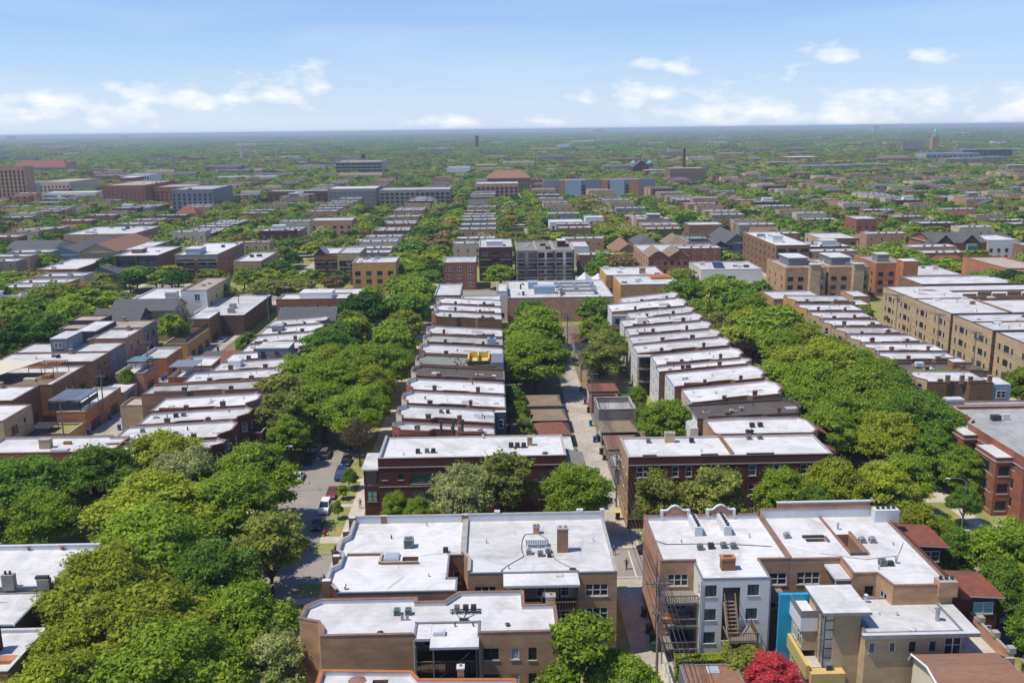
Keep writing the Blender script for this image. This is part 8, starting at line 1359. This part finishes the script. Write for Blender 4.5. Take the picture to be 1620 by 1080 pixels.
def scatter(name, pts, protos, label, cat, zs=1.0):
    me = bpy.data.meshes.new(name); me.from_pydata([(p_[0], p_[1], .1) for p_ in pts], [], []); at = me.attributes.new('sc', 'FLOAT', 'POINT'); at.data.foreach_set('value', [p_[2] for p_ in pts]); o = bpy.data.objects.new(name, me); COL.objects.link(o)
    ng = bpy.data.node_groups.new(name, 'GeometryNodeTree'); ng.interface.new_socket(name='Geometry', in_out='INPUT', socket_type='NodeSocketGeometry'); ng.interface.new_socket(name='Geometry', in_out='OUTPUT', socket_type='NodeSocketGeometry')
    gi = ng.nodes.new('NodeGroupInput'); go = ng.nodes.new('NodeGroupOutput'); ip = ng.nodes.new('GeometryNodeInstanceOnPoints'); jn = ng.nodes.new('GeometryNodeJoinGeometry')
    for ob in protos: oi = ng.nodes.new('GeometryNodeObjectInfo'); oi.inputs['Object'].default_value = ob; oi.inputs['As Instance'].default_value = True; oi.transform_space = 'ORIGINAL'; ng.links.new(oi.outputs['Geometry'], jn.inputs[0])
    ng.links.new(gi.outputs[0], ip.inputs['Points']); ng.links.new(jn.outputs[0], ip.inputs['Instance']); ip.inputs['Pick Instance'].default_value = True
    ri = ng.nodes.new('FunctionNodeRandomValue'); ri.data_type = 'INT'; ri.inputs['Min'].default_value if False else None
    for s_ in ri.inputs:
        if s_.name == 'Max' and s_.type == 'INT': s_.default_value = len(protos)-1
        if s_.name == 'Min' and s_.type == 'INT': s_.default_value = 0
    out_i = [s_ for s_ in ri.outputs if s_.type == 'INT'][0]; ng.links.new(out_i, ip.inputs['Instance Index'])
    rv = ng.nodes.new('FunctionNodeRandomValue'); rv.data_type = 'FLOAT_VECTOR'
    for s_ in rv.inputs:
        if s_.type == 'VECTOR': s_.default_value = (0, 0, 6.283) if s_.name == 'Max' else (0, 0, 0)
    rv.inputs['Seed'].default_value = 3; vo_ = [s_ for s_ in rv.outputs if s_.type == 'VECTOR'][0]; ng.links.new(vo_, ip.inputs['Rotation'])
    na = ng.nodes.new('GeometryNodeInputNamedAttribute'); na.data_type = 'FLOAT'; na.inputs['Name'].default_value = 'sc'; cb = ng.nodes.new('ShaderNodeCombineXYZ'); af = [s_ for s_ in na.outputs if s_.name == 'Attribute'][0]
    mt = ng.nodes.new('ShaderNodeMath'); mt.operation = 'MULTIPLY_ADD'; mt.inputs[1].default_value = .34*zs; mt.inputs[2].default_value = .48*zs; ng.links.new(af, mt.inputs[0])
    ng.links.new(af, cb.inputs[0]); ng.links.new(af, cb.inputs[1]); ng.links.new(mt.outputs[0], cb.inputs[2]); ng.links.new(cb.outputs[0], ip.inputs['Scale']); ng.links.new(ip.outputs[0], go.inputs[0])
    mo = o.modifiers.new('scatter', 'NODES'); mo.node_group = ng; tag(o, label, cat, kind='stuff'); return o
# far crowns used by the scatter are those of trees that stand in view
protos = []; seen = set()
for c_ in 'yggmmdoolgmnd':
    x, y = rt.uniform(-200, 200), 1015+rt.uniform(0, 14)
    o = empty('tree', (x, y, .1), 0); s_ = rt.uniform(.9, 1.2); o.scale = (s_, s_, 1); P = FAR[len(protos) % 5]; link('trunk', P[1], o); q = link('crown', P[0], o); q.material_slots[0].link = 'OBJECT'; q.material_slots[0].material = MATS['leaf_'+c_]; o['category'] = 'tree'; o['group'] = 'trees along the streets and yards'; AUTO.append((o, 'distant %s tree' % WORD[c_], (x, y, 6), 't')); protos.append(q)
scatter('distant_trees', pts, protos, 'mass of street and yard trees between the farther houses', 'trees')
def canopy(seed, c, W_=60, nb=34, nq=34):
    rs = np.random.RandomState(seed); C = []; Nn = []
    for i in range(nb):
        cx, cy = rs.uniform(-W_/2, W_/2, 2); R = rs.uniform(4, 6.6); q = rs.normal(size=(nq, 3)); q /= np.linalg.norm(q, axis=1)[:, None]; q[:, 2] = np.abs(q[:, 2])
        C.append(np.array([cx, cy, 5.0])+q*np.array([R, R, rs.uniform(4.2, 6.6)])); nn = q+rs.normal(size=(nq, 3))*.4; Nn.append(nn/np.linalg.norm(nn, axis=1)[:, None])
    Q = leaf_quads(np.concatenate(C), np.concatenate(Nn), 1.9, rs, .8); me = bpy.data.meshes.new('wood_patch'); me.from_pydata(Q.reshape(-1, 3).tolist(), [], [tuple(range(i*4, i*4+4)) for i in range(len(Q))]); me.materials.append(MATS['leaf_'+c]); return me
cp = []
for i, c_ in enumerate('gmmodgm'):
    o = bpy.data.objects.new('grove', canopy(90+i, c_)); COL.objects.link(o); o.location = (-900+i*330, 2150+rt.uniform(-20, 20), 0); tag(o, 'grove of merged crowns in the far distance', 'trees', 'groves in the far distance', 'stuff'); cp.append(o)
pts = []
for (ya, yb, st, sc) in ((2080, 4000, 54, 1.0), (4000, 8000, 105, 2.0), (8000, 15000, 200, 3.6)):
    y = ya
    while y < yb:
        x = -.72*y
        while x < .74*y:
            cl_ = math.sin(x*.004+.3)*math.sin(y*.003)+.6*math.sin(x*.011+y*.007)
            if rt.random() < .93-.09*cl_: pts.append((x+rt.uniform(-.3, .3)*st, y+rt.uniform(-.3, .3)*st, sc*rt.uniform(.85, 1.15)))
            x += st
        y += st
o = scatter('distant_wood', pts, cp, 'tree canopy merging into a green sea towards the horizon', 'trees')
mo = o.modifiers[0].node_group
for n_ in mo.nodes:
    if n_.type == 'MATH': n_.inputs[1].default_value = .12; n_.inputs[2].default_value = .88

# ================================================================ air
hz = MB(); hz.box(-96000, 96000, -2500, 96000, -1, 63, 'metal_grey'); ho = hz.build('haze'); hm = bpy.data.materials.new('haze'); hm.use_nodes = True; t = hm.node_tree; t.nodes.clear(); pv = t.nodes.new('ShaderNodeVolumePrincipled'); pv.inputs['Color'].default_value = (.74, .87, 1, 1); pv.inputs['Density'].default_value = HAZE; pv.inputs['Anisotropy'].default_value = .1; mo_ = t.nodes.new('ShaderNodeOutputMaterial'); t.links.new(pv.outputs[0], mo_.inputs['Volume']); ho.data.materials.clear(); ho.data.materials.append(hm); tag(ho, kind='stuff')

# ================================================================ labels that single out the copies
LM2 = [(p_, w_) for p_, w_ in LMK if -200 < p_[0] < 1820 and 150 < p_[1] < 1250]
ORD = ['nearest', 'second nearest', 'third nearest', 'fourth nearest', 'fifth nearest', 'sixth nearest', 'seventh nearest', 'eighth nearest', 'ninth nearest', 'tenth nearest']
bag = {}
for (o, attr, pos, kd) in AUTO:
    p_ = proj(*pos); best = min(LM2, key=lambda l: ((l[0][0]-p_[0])*.8)**2+((l[0][1]-p_[1])*1.6)**2); dx, dy = p_[0]-best[0][0], p_[1]-best[0][1]
    dr = ('left of' if dx < 0 else 'right of') if abs(dx) > 2.0*abs(dy) else ('in front of' if dy > 0 else 'behind')
    bag.setdefault((attr, best[1], dr), []).append((math.hypot(dx, dy), id(o), o))
for (attr, l_, dr), L_ in bag.items():
    L_.sort(key=lambda q: q[0])
    for i, (_, _, o) in enumerate(L_):
        o['label'] = '%s, %s %s %s' % (attr, ORD[i] if i < 10 else '%dth nearest' % (i+1), dr, l_) if len(L_) > 1 else '%s, just %s %s' % (attr, dr, l_)

if 0:
    for o in bpy.data.objects:
        l = o.get('label')
        if l and len(l.split()) > 16: print('LONG', len(l.split()), o.name, l)
    import collections
    c = collections.Counter(o.get('label') for o in bpy.data.objects if o.get('category'))
    for k_, v_ in c.items():
        if v_ > 1: print('DUP', v_, k_)
